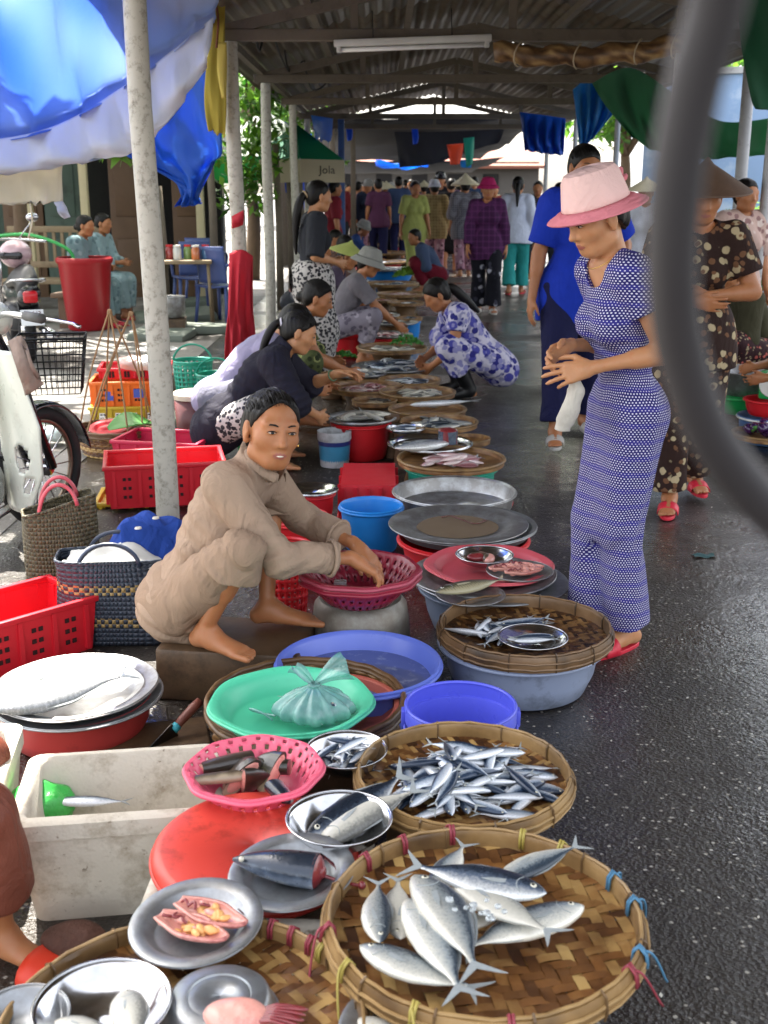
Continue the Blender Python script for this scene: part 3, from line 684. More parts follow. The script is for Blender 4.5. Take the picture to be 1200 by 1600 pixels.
NAVY = cloth('navy', '23222e'); BLUE = cloth('royal', '1b37ad'); DKNAVY = cloth('dark_trousers', '1a1c40')
RUBBER_RED = plastic('sandal_red', 'c8263a', .2, .45)
STRAW = mat('hat_palm', hx('d9cfae'), .7, var=.12, scale=30, bump=.25, bscale=90)
STRAWB = mat('hat_brown', hx('5d4636'), .7, var=.25, scale=20, bump=.25, bscale=90)
GOLD = mat('gold', hx('d8b060'), .25, 1.0, var=.05); PEARL = mat('pearl', hx('e8e4dc'), .2, var=.04)
def slipper(root, A, toe, m, s=1.0, strap=True, mi=None):
    A = Vector(A); t = Vector(nv((toe[0], toe[1], 0))); x = t.cross(Vector((0, 0, 1))); z0 = A.z-.068*s
    b = MB(); n = 22; vs = []
    for z in (0, .016*s):
        for i in range(n):
            th = 2*math.pi*i/n; l = math.cos(th); wd = (.036+.010*l)*s
            vs.append(Vector((A.x, A.y, 0))+t*(.07+.128*l)*s+x*math.sin(th)*wd+Vector((0, 0, z0-.012*s+z)))
    fs = [(i, (i+1) % n, n+(i+1) % n, n+i) for i in range(n)]+[tuple(range(n-1, -1, -1)), tuple(range(n, 2*n))]
    b.add(vs, fs); o = b.build('sandal', m, root, bevel=.002)
    if strap:
        b = MB()
        def fn(u, v):
            th = math.pi*u; y = math.cos(th)*.049*s; h = math.sin(th)**.6*.052*s*(1-.35*v)
            return Vector((A.x, A.y, 0))+t*(.075+.06*v)*s+x*y*(1-.05*v)+Vector((0, 0, z0+h))
        b.grid(fn, 12, 4); b.build('strap', m, o, solid=.004)
    return o
# ---------------------------------------------------------------- the customer in the pink hat
pl = at(966, 1004)
B = Body(.97, (.025, 0, .852), lean=6, hunch=7, twist=0, head=(6, -24, 0), Lh=(.205, .10, .995), Rh=(.215, -.055, 1.045), Le=(-1, .35, -.35), Re=(-1, -.4, -.3),
         Lf=(-.005, .05, .078), Rf=(.075, -.055, .078), Ld=((1, -.28, -.22), (0, -.9, -.45), (.2, 0, 1), (.25, .3, .35, .5), .16, .9), Rd=((.9, .35, -.3), (0, .9, -.4), (.2, 0, 1)), Lt=(1, .3, 0), Rt=(1, -.1, 0), Rcurl=(.5, .55, .6, .6), neckfwd=.02, width=.86, thin=.87)
LADY = make_person('woman in a pink sun hat and violet white dotted suit standing at the trays', (pl.x, pl.y, 0), R(197), B, dict(skin=SKIN2, hair='tied', hairline=-.01, wear=[
    dict(t='top', name='blouse', mat=DOTS, sleeve=.42, loose=.012, hem=.07, neckr=.075, neckd=.045, neckf=.03, vee=.05, inf=.012, uv=1, k=.035, folds=(.004, (13, 13, 7), 2.0, [((.07, .0, 1.05), (0, .2, 1), .035, .0035, .09), ((-.02, .14, .78), (.3, 0, 1), .045, .004, .12)])),
    dict(t='pants', name='trousers', mat=DOTS, len=1.93, loose=.018, flare=.034, rise=.1, inf=.003, uv=1, folds=(.006, (9, 9, 3), 1.0, [((0, .08, .5), (1, .2, .12), .06, .005, .22)]), add=lambda B: [cap((B.LH+B.RH)/2-np.array((0, 0, .02)), (B.LK+B.RK)/2, .075, .065, .05)])]), vox=.0042, near=True)
pinkA = cloth('hat_cream_pink', 'ecc6c0', .06, .3); pinkB = cloth('hat_rose', 'e08892', .08, .3)
hat = brim_hat(LADY, B, pinkA, pinkB, r_top=.084, hgt=.118, rb=.142, droop=-.02, tilt=6, dz=.038, wob=.11)
b = MB(); q = Vector(B.hc)+Vector(B.H @ np.array((.03, -.125, .06)))
for i in range(5):
    th = i*1.2566; b.tube(bez(q, q+Vector((0, .05*math.cos(th), .05*math.sin(th))), q+Vector((-.02, .05*math.cos(th+.7), .05*math.sin(th+.7))), q+Vector((-.01, 0, 0)), 6), .009, 6)
b.build('bow', pinkB, hat)
slipper(LADY, B.LA, B.Lt, RUBBER_RED); slipper(LADY, B.RA, B.Rt, RUBBER_RED)
b = MB(); e = Vector(B.hc)+Vector(B.H @ np.array((.083, .0, -.043)))
bm = bmesh.new(); bmesh.ops.create_uvsphere(bm, u_segments=8, v_segments=6, radius=.0055); bm.verts.index_update(); b.add([v.co+e for v in bm.verts], [tuple(v.index for v in f.verts) for f in bm.faces]); bm.free(); b.build('earring', PEARL, LADY, auto=None)
b = MB(); pts = []
for i in range(15):
    th = -1.9+3.8*i/14; pts.append(Vector(B.N+B.F1*(.058*math.cos(th)+.018)+B.L1*.068*math.sin(th)+B.U2*(-.03*math.cos(th)+.012)))
b.tube(pts, .0016, 5); b.build('necklace', GOLD, LADY, auto=None)
# rolled cloth purse in her hand
LW = L2W((pl.x, pl.y, 0), R(197)); hp_ = LW(B.LW+nv((1, -.28, -.22))*.06+np.array((0, -.03, -.02)))
b = MB(); top = Vector(hp_)+Vector((.015, .02, .01)); b.tube(crom([top+Vector((0, 0, .03)), top, top+Vector((.012, 0, -.05)), top+Vector((.0, .0, -.11)), top+Vector((-.02, 0, -.165)), top+Vector((-.025, 0, -.185))], 5), [.022]*5+[.026]*5+[.036]*5+[.04]*5+[.034]*5+[.016], 14, flat=.65)
b.v = [tuple(Vector(v)+Vector((1, .6, .4))*.006*sm_noise(v, 42)) for v in b.v]
o = tag(b.build('cloth_purse', cloth('purse', 'c6c0b4', .2, .6), None, auto=None, sub=1), 'rolled pale cloth purse hanging from the hand of the woman in violet', 'purse')
# ---------------------------------------------------------------- the seller in beige squatting on the block
S1 = (-.52, 3.3, 0); S1Y = R(-10)
B = Body(.96, (-.095, 0, .32), lean=24, hunch=13, twist=-16, head=(-54, -2, 8), Rh=(.455, -.02, .47), Lh=(.42, .19, .45), Re=(-.2, -.8, -.9), Le=(-.2, .8, -.5), Rf=(.01, -.115, .25), Lf=(.14, .125, .25), Rk=(.7, -.45, 1), Lk=(.7, .5, 1),
         Rt=(1, -.38, 0), Lt=(1, .1, 0), Rd=((.75, .25, -.5), (-.35, -.1, -.9), (.1, 1, .1), (.55, .6, .6, .6), .12, .7), Ld=((.7, -.3, -.5), (-.3, 0, -.9), (.1, -1, .1)), neckfwd=.03, width=.88, thin=.84, thigh=.405, shin=.362)
def s1_add(B): return [cap(B.P+B.Fp*.0-B.U*.03, B.P-B.Fp*.0-B.U*.06, .1, .1, .05)]
SELLER = make_person('woman in a beige suit squatting barefoot on a wooden block, looking round', S1, S1Y, B, dict(skin=SKIN, hair='bun', hairline=-.02, side=.42, strand0=.82, vol=.99, wear=[
    dict(t='pants', name='trousers', mat=cloth('beige_trousers', '8f7966', .1, .3), len=1.2, loose=.014, flare=.03, rise=.1, inf=.005, folds=(.006, (14, 14, 10), 3.0, [(tuple(B.RK), (.5, .3, 1), .05, .0025, .07), (tuple((B.RH+B.RK)/2), (.8, .2, .5), .06, .004, .12)])),
    dict(t='top', name='blouse', mat=BEIGE, sleeve=1.72, loose=.009, hem=.11, neckr=.05, neckd=-.01, neckf=.02, collar=True, inf=.015, k=.04, add=s1_add, folds=(.006, (14, 14, 10), 5.0, [(tuple(B.RE), (.5, 0, -.8), .04, .0035, .08), (tuple(B.waist), (.5, .1, .9), .06, .005, .13), (tuple(B.RS), (.6, .2, .5), .06, .002, .1), (tuple(B.P), (.3, -.3, 1), .07, .007, .14)]))]), vox=.0042, near=True)
b = MB(); e = Vector(B.hc)+Vector(B.H @ np.array((-.084, .002, -.04))); b.tube([e, e+Vector((0, 0, -.008))], .0045, 8); b.build('earring', GOLD, SELLER, auto=None)
def collar_band(B, root, m, name='collar', r=.062, rows_=((0.0, 1.0), (.034, .98), (.036, 1.06), (.012, 1.28))):
    b = MB(); vs = []; n = 26; s = B.s; c = B.N+B.F1*.016*s+B.U2*.012*s
    for (h, k) in rows_:
        for i in range(n+1):
            a = -2.75+5.5*i/n+math.pi; vs.append(Vector(c+(B.F1*math.cos(a)*-1*r*1.05*k*(-1)+B.L1*math.sin(a)*r*k)*s+B.U2*h*s+B.F1*.0))
    fs = [(j*(n+1)+i, j*(n+1)+i+1, (j+1)*(n+1)+i+1, (j+1)*(n+1)+i) for j in range(len(rows_)-1) for i in range(n)]; b.add(vs, fs); return b.build(name, m, root, solid=.003, auto=None)
collar_band(B, SELLER, BEIGE)
for E_, W_, q in ((B.RE, B.RW, .70), (B.LE, B.LW, .70)):
    b = MB(); d = Vector(W_-E_).normalized(); a = d.orthogonal().normalized(); e = d.cross(a); c = Vector(E_)+d*(Vector(W_-E_).length*q)
    for z, rr in ((0, .052),): b.tube([c+(a*math.cos(k*.393)+e*math.sin(k*.393))*rr for k in range(16)], .006, 6, closed=True)
    b.build('cuff', BEIGE, SELLER, auto=None)
b = MB(); q = [np.array(B.hc)+B.H @ (np.array((x, .0905-abs(x)*.35, -.0612))*.96) for x in (-.014, -.007, 0, .007, .014)]; b.tube(q, [.0012, .0026, .003, .0026, .0012], 6); b.build('teeth', mat('teeth', hx('d8cfc0'), .25), SELLER, auto=None)
# wooden block under her feet
WOODB = mat('wet_brown_wood', hx('5a4530'), .5, var=.35, scale=10, bump=.35, bscale=30, dirt=hx('241a12'), dirt_amt=.45, dscale=9)
b = MB(); b.box((0, 0, .0825), (.44, .30, .165), bev=.012); b.v = [tuple(Vector(v)+Vector((1, 1, .3))*.006*sm_noise(v, 14)) for v in b.v]
o = tag(b.build('wooden_block', WOODB), 'worn brown wooden block carrying the squatting seller in beige', 'block'); o.location = (-.45, 3.33, 0); o.rotation_euler = (0, 0, R(-8))
# ================================================================ FISH AND VESSELS
def mat_fish(name, back, mid, belly, edge=.62, metal=.35, bars=0.0, rough=.26):
    m = NT(name); t = m.n('Attribute', attribute_name='tint').outputs['Fac']; rnd = m.n('ObjectInfo').outputs['Random']; c = m.coord()
    nz = m.noise(38, 3, c); tt = m.math('ADD', t, m.math('MULTIPLY', m.math('SUBTRACT', nz, .5), .42))
    if bars:
        wv = m.n('TexWave', wave_type='BANDS', bands_direction='X'); wv.inputs['Scale'].default_value = 9; wv.inputs['Distortion'].default_value = 3; m.l(c, wv.inputs['Vector'])
        tt = m.math('ADD', tt, m.math('MULTIPLY', m.math('SUBTRACT', wv.outputs['Fac'], .5), bars))
    col = m.ramp(tt, (.1, hx(belly)), (edge-.16, hx(mid)), (edge+.04, hx(back)), (1.0, sc3(hx(back), .6)))
    hs = m.n('HueSaturation'); m.l(m.math('ADD', m.math('MULTIPLY', rnd, .4), .78), hs.inputs['Value']); m.l(col, hs.inputs['Color'])
    m.set(**{'Base Color': hs.outputs[0], 'Roughness': m.math('ADD', m.math('MULTIPLY', m.noise(60, 2, c), .25), rough-.08), 'Metallic': metal, 'Coat Weight': .45, 'Coat Roughness': .12, 'Specular IOR Level': .5})
    m.bump(m.voro(150, vec=m.coord(scale=(1, 1.2, 1))), .12, .002); return m.m
F_SCAD = mat_fish('skin_of_scad', '3c4854', '929a9c', 'd6d3c6', .72, .18)
F_SARD = mat_fish('skin_of_sardine', '2c3e56', '9aa8b6', 'e2e6ea', .64, .25)
F_DARK = mat_fish('skin_of_dark_fish', '3a3028', '5e5040', 'a89a80', .55, 0, .1, .34)
F_CARP = mat_fish('skin_of_carp', '2e2d22', '6a654a', 'b0a888', .55, 0, .12, .34)
F_MACK = mat_fish('skin_of_mackerel', '26303e', '5d6a7c', 'c8cac8', .58, .3)
F_PALE = mat_fish('skin_of_pale_fish', '7e7e78', 'b4b2a6', 'd8d4c6', .8, .1, 0, .35)
FIN = mat('fin', hx('9aa0a0'), .4, .1, var=.2, scale=30, bump=.2, bscale=80); FINY = mat('pale_fin', hx('b5ae94'), .4, var=.2); EYEF = mat('fish_eye', hx('c9c6b4'), .15, .2); PUP = mat('fish_pupil', hx('0a0a0c'), .1)
PINKFL = mat('pink_flesh', hx('d8988a'), .35, var=.3, scale=40, bump=.25, bscale=60, coat=.3, dirt=hx('8e2e34'), dirt_amt=.42, dscale=22); REDFL = mat('red_flesh', hx('7c2a2e'), .3, var=.35, scale=40, bump=.3, bscale=60, coat=.5)
YELFL = mat('yellow_flesh', hx('e0a868'), .4, var=.2, scale=40, bump=.2); BLOOD = mat('blood', hx('4e0c16'), .12, var=.3, coat=.5)
PROF = {'scad': ([0, .03, .1, .22, .38, .55, .72, .84, .9, .93], [.006, .045, .088, .13, .15, .138, .088, .036, .02, .022], .42),
        'sardine': ([0, .03, .1, .22, .4, .58, .75, .87, .92, .94], [.008, .04, .072, .1, .114, .104, .066, .028, .016, .018], .55),
        'deep': ([0, .03, .1, .2, .36, .55, .72, .83, .89, .93], [.01, .06, .13, .19, .225, .2, .12, .055, .045, .05], .36),
        'long': ([0, .03, .08, .2, .4, .6, .8, .9, .94, .96], [.005, .024, .042, .058, .066, .06, .036, .016, .012, .013], .75),
        'mullet': ([0, .03, .08, .2, .4, .58, .74, .86, .92, .95], [.02, .055, .08, .1, .11, .1, .075, .05, .045, .048], .7)}
def body_shape(kind, bend=0.0, nx=22, nr=14, x0=0.0, x1=None):
    xs, hs, wr = PROF[kind]; b = MB(); vs = []; tn = []; e = x1 if x1 is not None else xs[-1]
    for i in range(nx+1):
        t = i/nx; x = x0+(e-x0)*(t**1.0); h = float(np.interp(x, xs, hs))
        if i > 0 and i < nx: h = (h+float(np.interp(x-.012, xs, hs))+float(np.interp(x+.012, xs, hs)))/3
        wd = h*wr*(1 if x < .8 else 1-.45*(x-.8)/.15)
        for k in range(nr):
            th = 2*math.pi*k/nr; cy = math.cos(th); y = h*cy*(1.0 if cy > 0 else 1.08); z = wd*math.copysign(abs(math.sin(th))**.85, math.sin(th))
            vs.append(((x-.5), y+bend*((x-.45)**2)*4*.25, z)); tn.append(.5+.5*cy)
    fs = [(i*nr+k, (i+1)*nr+k, (i+1)*nr+(k+1) % nr, i*nr+(k+1) % nr) for i in range(nx) for k in range(nr)]
    fs += [tuple(range(nr)), tuple(nx*nr+k for k in range(nr-1, -1, -1))]
    b.add(vs, fs); b.tint = tn; return b
def fin_poly(b, pts, th=.004, mi=0):
    n = len(pts); vs = [(x, y, th*.5) for x, y in pts]+[(x, y, -th*.5) for x, y in pts]
    b.add(vs, [tuple(range(n)), tuple(range(2*n-1, n-1, -1))]+[(i, n+i, n+(i+1) % n, (i+1) % n) for i in range(n)], mi, .6)
def by(bend, x): return bend*((x-.45)**2)
def tail_pts(kind, bend):
    xs, hs, _ = PROF[kind]; x = xs[-1]; h = hs[-1]; o = by(bend, x)
    sp_ = {'scad': .13, 'sardine': .09, 'deep': .1, 'long': .07, 'mullet': .08}[kind]; ln = .16 if kind != 'deep' else .12
    return ([(x-.53, o+h), (x-.5, o+h*.6), (x-.5+ln, o+sp_*1.15), (x-.5+ln*.86, o+sp_*.8), (x-.5+ln*.38, o), (x-.53, o)], [(x-.53, o), (x-.5+ln*.38, o), (x-.5+ln*.82, o-sp_*.85), (x-.5+ln*.95, o-sp_*1.2), (x-.5, o-h*.6), (x-.53, o-h)])
def dorsal_pts(kind, bend, a, e, hgt):
    xs, hs, _ = PROF[kind]; top = []; n = 8
    for i in range(n+1):
        x = a+(e-a)*i/n; top.append((x-.5, by(bend, x)+float(np.interp(x, xs, hs))+hgt*math.sin(min(1, (i/n)*2.2)*math.pi/2)*(1-i/n*.85)))
    base = [(a+(e-a)*i/n-.5, by(bend, a+(e-a)*i/n)+float(np.interp(a+(e-a)*i/n, xs, hs))*.82) for i in range(n, -1, -1)]
    return top+base
def sph(b, c, r, mi=0, n=8, sz=(1, 1, 1), M=None):
    bm = bmesh.new(); bmesh.ops.create_uvsphere(bm, u_segments=n, v_segments=max(4, n-2), radius=1); bm.verts.index_update()
    vs = [Vector((v.co.x*sz[0]*r, v.co.y*sz[1]*r, v.co.z*sz[2]*r)) for v in bm.verts]
    if M is not None: vs = [M @ v for v in vs]
    b.add([Vector(c)+v for v in vs], [tuple(v.index for v in f.verts) for f in bm.faces], mi); bm.free()
def small_fish_mesh(kind, m, bend, name='fish', eyes=True, lo=False):
    b = body_shape(kind, bend, 10 if lo else 14, 7 if lo else 9)
    for p in tail_pts(kind, bend): fin_poly(b, p, .006, 1)
    if eyes:
        xs, hs, wr = PROF[kind]; x = .085; h = float(np.interp(x, xs, hs))
        for s_ in (1, -1):
            sph(b, (x-.5, by(bend, x)+h*.25, s_*h*wr*.8), .024, 2, 6, (1, 1, .6)); sph(b, (x-.5, by(bend, x)+h*.25, s_*(h*wr*.8+.008)), .013, 3, 6, (1, 1, .6))
    return b.mesh(name, [m, FIN, EYEF, PUP])
def big_fish(kind, m, bend, label=None, name='fish', cat='fish', group=None, fin=None, dors=True):
    o = body_shape(kind, bend, 30, 20).build(name, m, None, auto=None); tag(o, label, cat, group); fin = fin or FIN
    b = MB()
    for p in tail_pts(kind, bend): fin_poly(b, p, .005)
    b.build('tail_fin', fin, o, smooth=False)
    if dors:
        b = MB(); fin_poly(b, dorsal_pts(kind, bend, .36, .8, .03), .005); b.build('dorsal_fin', fin, o, smooth=False)
        b = MB(); P = [(x, 2*by(bend, x+.5)-y) for x, y in dorsal_pts(kind, bend, .55, .84, .02)]; fin_poly(b, P[::-1], .005); b.build('anal_fin', fin, o, smooth=False)
    xs, hs, wr = PROF[kind]; x = .1; h = float(np.interp(x, xs, hs))
    for s_ in (1, -1):
        b = MB(); sph(b, (x-.5, by(bend, x)+h*.2, s_*h*wr*.82), .026, 0, 10, (1, 1, .55)); e = b.build('eye', EYEF, o, auto=None)
        b = MB(); sph(b, (x-.5, by(bend, x)+h*.2, s_*(h*wr*.82+.009)), .014, 0, 8, (1, 1, .5)); b.build('pupil', PUP, e, auto=None)
        b = MB(); xx = .29; hh = float(np.interp(xx, xs, hs)); y0 = by(bend, xx)-hh*.12; z0 = s_*(hh*wr*.97+.002)
        b.add([(xx-.5, y0+.018, z0), (xx-.4, y0-.005, z0+s_*.008), (xx-.33, y0-.035, z0+s_*.012), (xx-.41, y0-.04, z0+s_*.006), (xx-.5, y0-.02, z0)], [(0, 1, 2, 3, 4)]); b.build('pectoral_fin', fin, o, smooth=False, solid=.004)
    for s_ in (1, -1):  # gill cover edge
        b = MB(); xg = .215; hg = float(np.interp(xg, xs, hs)); b.tube([(xg-.5-.035*abs(t)**2*2, by(bend, xg)+hg*t*.8, s_*hg*wr*(1-.64*t*t)**.5*1.0) for t in (-.8, -.5, -.2, .1, .4, .7)], .0035, 5); b.build('gill_edge', FIN, o, auto=None)
    return o
class HMap:
    """heights of what already lies in a vessel, so that each fish rests on those below"""
    def __init__(s, c, rad, z0, cell=.008, bowl=0.0):
        s.c = c; s.n = int(2*rad/cell)+1; s.cell = cell; s.rad = rad; ij = np.mgrid[0:s.n, 0:s.n]*cell-rad; s.h = z0+bowl*(np.hypot(ij[0], ij[1])/rad)**3
    def rest(s, x, y, a, L, wd, th):
        ca, sa = math.cos(a), math.sin(a); pts = []
        for t in np.linspace(-.42, .42, 9):
            for q in (-.6, 0, .6): pts.append((x+ca*t*L-sa*q*wd, y+sa*t*L+ca*q*wd))
        P = np.array(pts)-np.array(s.c[:2]); I = np.clip(((P+s.rad)/s.cell).astype(int), 0, s.n-1); hv = s.h[I[:, 0], I[:, 1]]
        top = np.percentile(hv, 63); tilt = 0
        k = np.linspace(-1, 1, 9); m = hv.reshape(9, 3).mean(1); sl = float((k*m).sum()/(k*k).sum()); tilt = math.atan2(sl, .42*L)*.6
        s.h[I[:, 0], I[:, 1]] = np.maximum(hv, top+th*.8); return top+th*.42, tilt
def heap(c, rad, z0, n, meshes, L, ratio, th, label, group, spread=.6, ang=None, name='fish', bowl=0.0, Lvar=.15, elong=(1, 1), rot=0.0):
    H = HMap((c[0], c[1]), rad*1.3, z0, bowl=bowl); out = []
    for i in range(n):
        r = rad*spread*math.sqrt(random.random())*(1-.35*i/n); t = random.random()*6.283
        dx, dy = r*math.cos(t)*elong[0], r*math.sin(t)*elong[1]; x = c[0]+dx*math.cos(rot)-dy*math.sin(rot); y = c[1]+dx*math.sin(rot)+dy*math.cos(rot)
        a = (random.gauss(ang[0], ang[1])+(math.pi if random.random() < .4 else 0)) if ang else random.random()*6.283
        l = L*random.uniform(1-Lvar, 1+Lvar); z, tilt = H.rest(x, y, a, l, l*ratio, l*th)
        o = bpy.data.objects.new(name, random.choice(meshes)); COL.objects.link(o); o.location = (x, y, z); o.scale = (l, l, l)
        flip = random.choice((0, math.pi)); o.rotation_euler = Matrix.Rotation(a, 3, 'Z').to_4x4().to_euler()
        M = Matrix.Rotation(a, 4, 'Z') @ Matrix.Rotation(-tilt, 4, 'Y') @ Matrix.Rotation(random.gauss(0, .3)+flip, 4, 'X'); o.rotation_euler = M.to_euler()
        tag(o, label, 'fish', group); out.append(o)
    return out
# ---------------------------------------------------------------- vessels
def metal(name, hexc, rough=.3, var=.1, dirt=.0, metalness=1.0):
    if name in MATS: return MATS[name]
    m = NT(name); c = m.coord(); n = m.noise(7, 5, c)
    col = m.mix(n, sc3(hx(hexc), 1-var), sc3(hx(hexc), 1+var))
    col = m.mix(m.math('MULTIPLY', m.ramp(m.noise(12, 6, c, .7), (.52-dirt*.4, 0.0), (.68-dirt*.3, 1.0)), dirt*1.6), col, hx('6b6258'))
    m.set(**{'Base Color': col, 'Metallic': metalness, 'Roughness': m.math('ADD', m.math('MULTIPLY', n, .22), rough-.1)}); m.bump(m.noise(14, 3, c), .12, .006); MATS[name] = m.m; return m.m
ALU = metal('dull_aluminium', 'b4b6b8', .42, .1, .35, .85); STEEL = metal('bright_steel_bowl', 'cfd0d2', .16, .06, .12); ALU2 = metal('grey_aluminium', '9fa4a8', .38, .1, .25, .8)
def mat_bamboo(name, dark, mid, light):
    m = NT(name); t = m.n('Attribute', attribute_name='tint').outputs['Fac']; c = m.coord()
    v = m.math('ADD', t, m.math('MULTIPLY', m.math('SUBTRACT', m.noise(18, 5, c), .5), .7))
    col = m.ramp(v, (.1, hx(dark)), (.5, hx(mid)), (.92, hx(light)))
    col = m.mix(m.math('MULTIPLY', m.ramp(m.noise(7, 5, c), (.5, 0.0), (.68, 1.0)), .55), col, sc3(hx(dark), .8))
    m.set(**{'Base Color': col, 'Roughness': m.math('ADD', m.math('MULTIPLY', m.noise(9, 3, c), .35), .25), 'Specular IOR Level': .5}); m.bump(m.noise(90, 3, m.coord(scale=(1, 1, .3))), .2, .002); return m.m
BAM = mat_bamboo('woven_bamboo', '3c2210', '7c5128', 'b8965c'); BAMD = mat_bamboo('dark_woven_bamboo', '24150b', '5c3a1c', '8a683c'); RIMB = mat_bamboo('bamboo_rim', '553e24', '86683f', 'aa8b5c'); RIMD = mat_bamboo('dark_bamboo_rim', '3a2a1a', '64492c', '86694a')
TIES = [mat('red_tie', hx('8c3440'), .5), mat('yellow_tie', hx('a8984a'), .5), mat('blue_tie', hx('4a7c9c'), .5)]
def woven_tray(label, c, rad, sw=.016, rim=.032, sag=.02, m=None, mr=None, group=None, rot=0.3, twill=2, ties=(), name='woven_tray', tiltx=0.0):
    root = thing(name, label, 'tray', c, rot, group); root.rotation_euler = (tiltx, 0, rot); m = m or BAM; mr = mr or RIMB
    b = MB(); rr = rad*.965; n = int(rr/sw); hw = sw*.47
    def zz(x, y): return sag*(min(1, math.hypot(x, y)/rr)**3.2)-sag-rim*.35
    for d in (0, 1):
        for i in range(-n, n+1):
            q = i*sw; ext = math.sqrt(max(rr*rr-q*q, 0))
            if ext < sw: continue
            nseg = max(2, int(2*ext/sw)); t = random.choice((random.uniform(.25, .6), random.uniform(.5, .95), random.uniform(.05, .35))); vs = []
            jit = random.uniform(-.08, .08)*sw
            for k in range(nseg+1):
                p = -ext+2*ext*k/nseg; j = int(round(p/sw)); ph = (j+i) % (2*twill) if d == 0 else (j+i+twill) % (2*twill)
                up = 1 if ph < twill else -1; h = up*sw*.085
                for e in (-1, 1):
                    x, y = (p, q+e*hw+jit) if d == 0 else (q+e*hw+jit, p); vs.append((x, y, zz(x, y)+h))
            fs = [(2*k, 2*k+2, 2*k+3, 2*k+1) if d == 0 else (2*k, 2*k+1, 2*k+3, 2*k+2) for k in range(nseg)]; b.add(vs, fs, 0, t)
    b.build('woven_base', m, root, smooth=True, auto=None)
    b = MB(); w1 = rad*.02+.004; prof = [(rad*.945, -rim*.55), (rad*.94, rim*.25), (rad*.955, rim*.45), (rad*.985, rim*.45), (rad, rim*.2), (rad*1.005, -rim*.3), (rad*.99, -rim*.6), (rad*.945, -rim*.55)]
    wob = lambda th, i: .006*math.sin(3*th+1.3)+.003*math.sin(7*th)+.0015*math.sin(23*th+i*2)
    nn = max(40, int(rad*300)); b.lathe(prof, nn, wob=wob); b.tint = [.35+.5*((k*7919 % 13)/13) if False else .5+.3*math.sin((k % nn)*.35)*math.sin((k % nn)*.11+2) for k in range(len(b.v))]
    for r_, z_ in ((rad*.965, rim*.52), (rad*1.01, rim*.05), (rad*1.006, -rim*.35)):
        b.tube([(r_*math.cos(t*6.2832/60)*(1+wob(t*6.2832/60, 0)), r_*math.sin(t*6.2832/60)*(1+wob(t*6.2832/60, 0)), z_+.0015*math.sin(t*2.3)) for t in range(60)], .0032, 6, closed=True, t=.75)
    nb = int(rad*46)
    for k in range(nb):
        th = 6.2832*k/nb+random.uniform(-.04, .04); x, y = math.cos(th), math.sin(th)
        P = [(rad*.94*x, rad*.94*y, -rim*.5), (rad*.936*x, rad*.936*y, rim*.3), (rad*.965*x, rad*.965*y, rim*.62), (rad*1.0*x, rad*1.0*y, rim*.45), (rad*1.016*x, rad*1.016*y, -rim*.1), (rad*1.0*x, rad*1.0*y, -rim*.6)]
        b.tube(P, .0024, 5, t=.2)
    rimo = b.build('rim', mr, root)
    for (th, ci) in ties:
        th -= rot; b = MB(); x, y = math.cos(th), math.sin(th)
        for j in (-.5, .5):
            tx, ty = -y*j*.006, x*j*.006
            b.tube([(rad*.93*x+tx, rad*.93*y+ty, -rim*.2), (rad*.934*x+tx, rad*.934*y+ty, rim*.4), (rad*.967*x+tx, rad*.967*y+ty, rim*.7), (rad*1.01*x+tx, rad*1.01*y+ty, rim*.4), (rad*1.022*x+tx, rad*1.022*y+ty, -rim*.2)], .003, 5)
        if ci == 2 or random.random() < .5: b.tube(bez((rad*1.0*x, rad*1.0*y, rim*.5), (rad*1.06*x, rad*1.06*y, rim*.8), (rad*1.1*x-y*.03, rad*1.1*y+x*.03, -rim), (rad*1.12*x-y*.05, rad*1.12*y+x*.05, -rim*1.6), 8), .0022, 5)
        b.build('tie', TIES[ci], rimo, auto=None)
    return root
def lathe_thing(name, label, cat, c, prof, m, n=56, solid=.0025, group=None, wob=None, rot=None, rim=None, mrim=None, sx=1.0, sy=1.0, auto=40, skip=None):
    b = MB(); b.lathe(prof, n, wob=wob, sx=sx, sy=sy, skip=skip); o = b.build(name, m, None, solid=solid, auto=auto)
    o.location = c; tag(o, label, cat, group)
    if rot is not None: o.rotation_euler = rot
    if rim:
        b = MB(); r_, z_ = prof[-1]; b.tube([(r_*math.cos(t*6.28319/n)*sx*(1+(wob(t*6.28319/n, len(prof)-1) if wob else 0)), r_*math.sin(t*6.28319/n)*sy*(1+(wob(t*6.28319/n, len(prof)-1) if wob else 0)), z_) for t in range(n)], rim, 8, closed=True); b.build('rim', mrim or m, o, auto=None)
    return o
def p_bowl(r, h): return [(.001, .0), (r*.45, .001), (r*.6, .006), (r*.82, h*.45), (r*.94, h*.85), (r, h)]
def p_tub(r, h, taper=.78): return [(.001, .004), (r*taper*.93, .004), (r*taper, .012), (r*(taper+.1), h*.45), (r*.955, h*.93), (r*.965, h*.96), (r*1.0, h), (r*1.02, h*.985), (r*1.02, h*.93)]
def p_plate(r, h=.022): return [(.001, .002), (r*.62, .002), (r*.68, .004), (r*.76, h*.75), (r*.8, h*.85), (r*.97, h), (r, h*.95), (r*1.002, h*.85)]
def p_tray(r, h): return [(.001, .002), (r*.9, .002), (r*.94, .008), (r*.975, h*.9), (r*1.0, h), (r*1.03, h*1.02), (r*1.035, h*.95)]
def holes_wall(rows, cols, n): # deletes cells of a lathe so that the wall is really pierced
    return lambda i, k: (i in rows) and (k % cols[0] < cols[1])
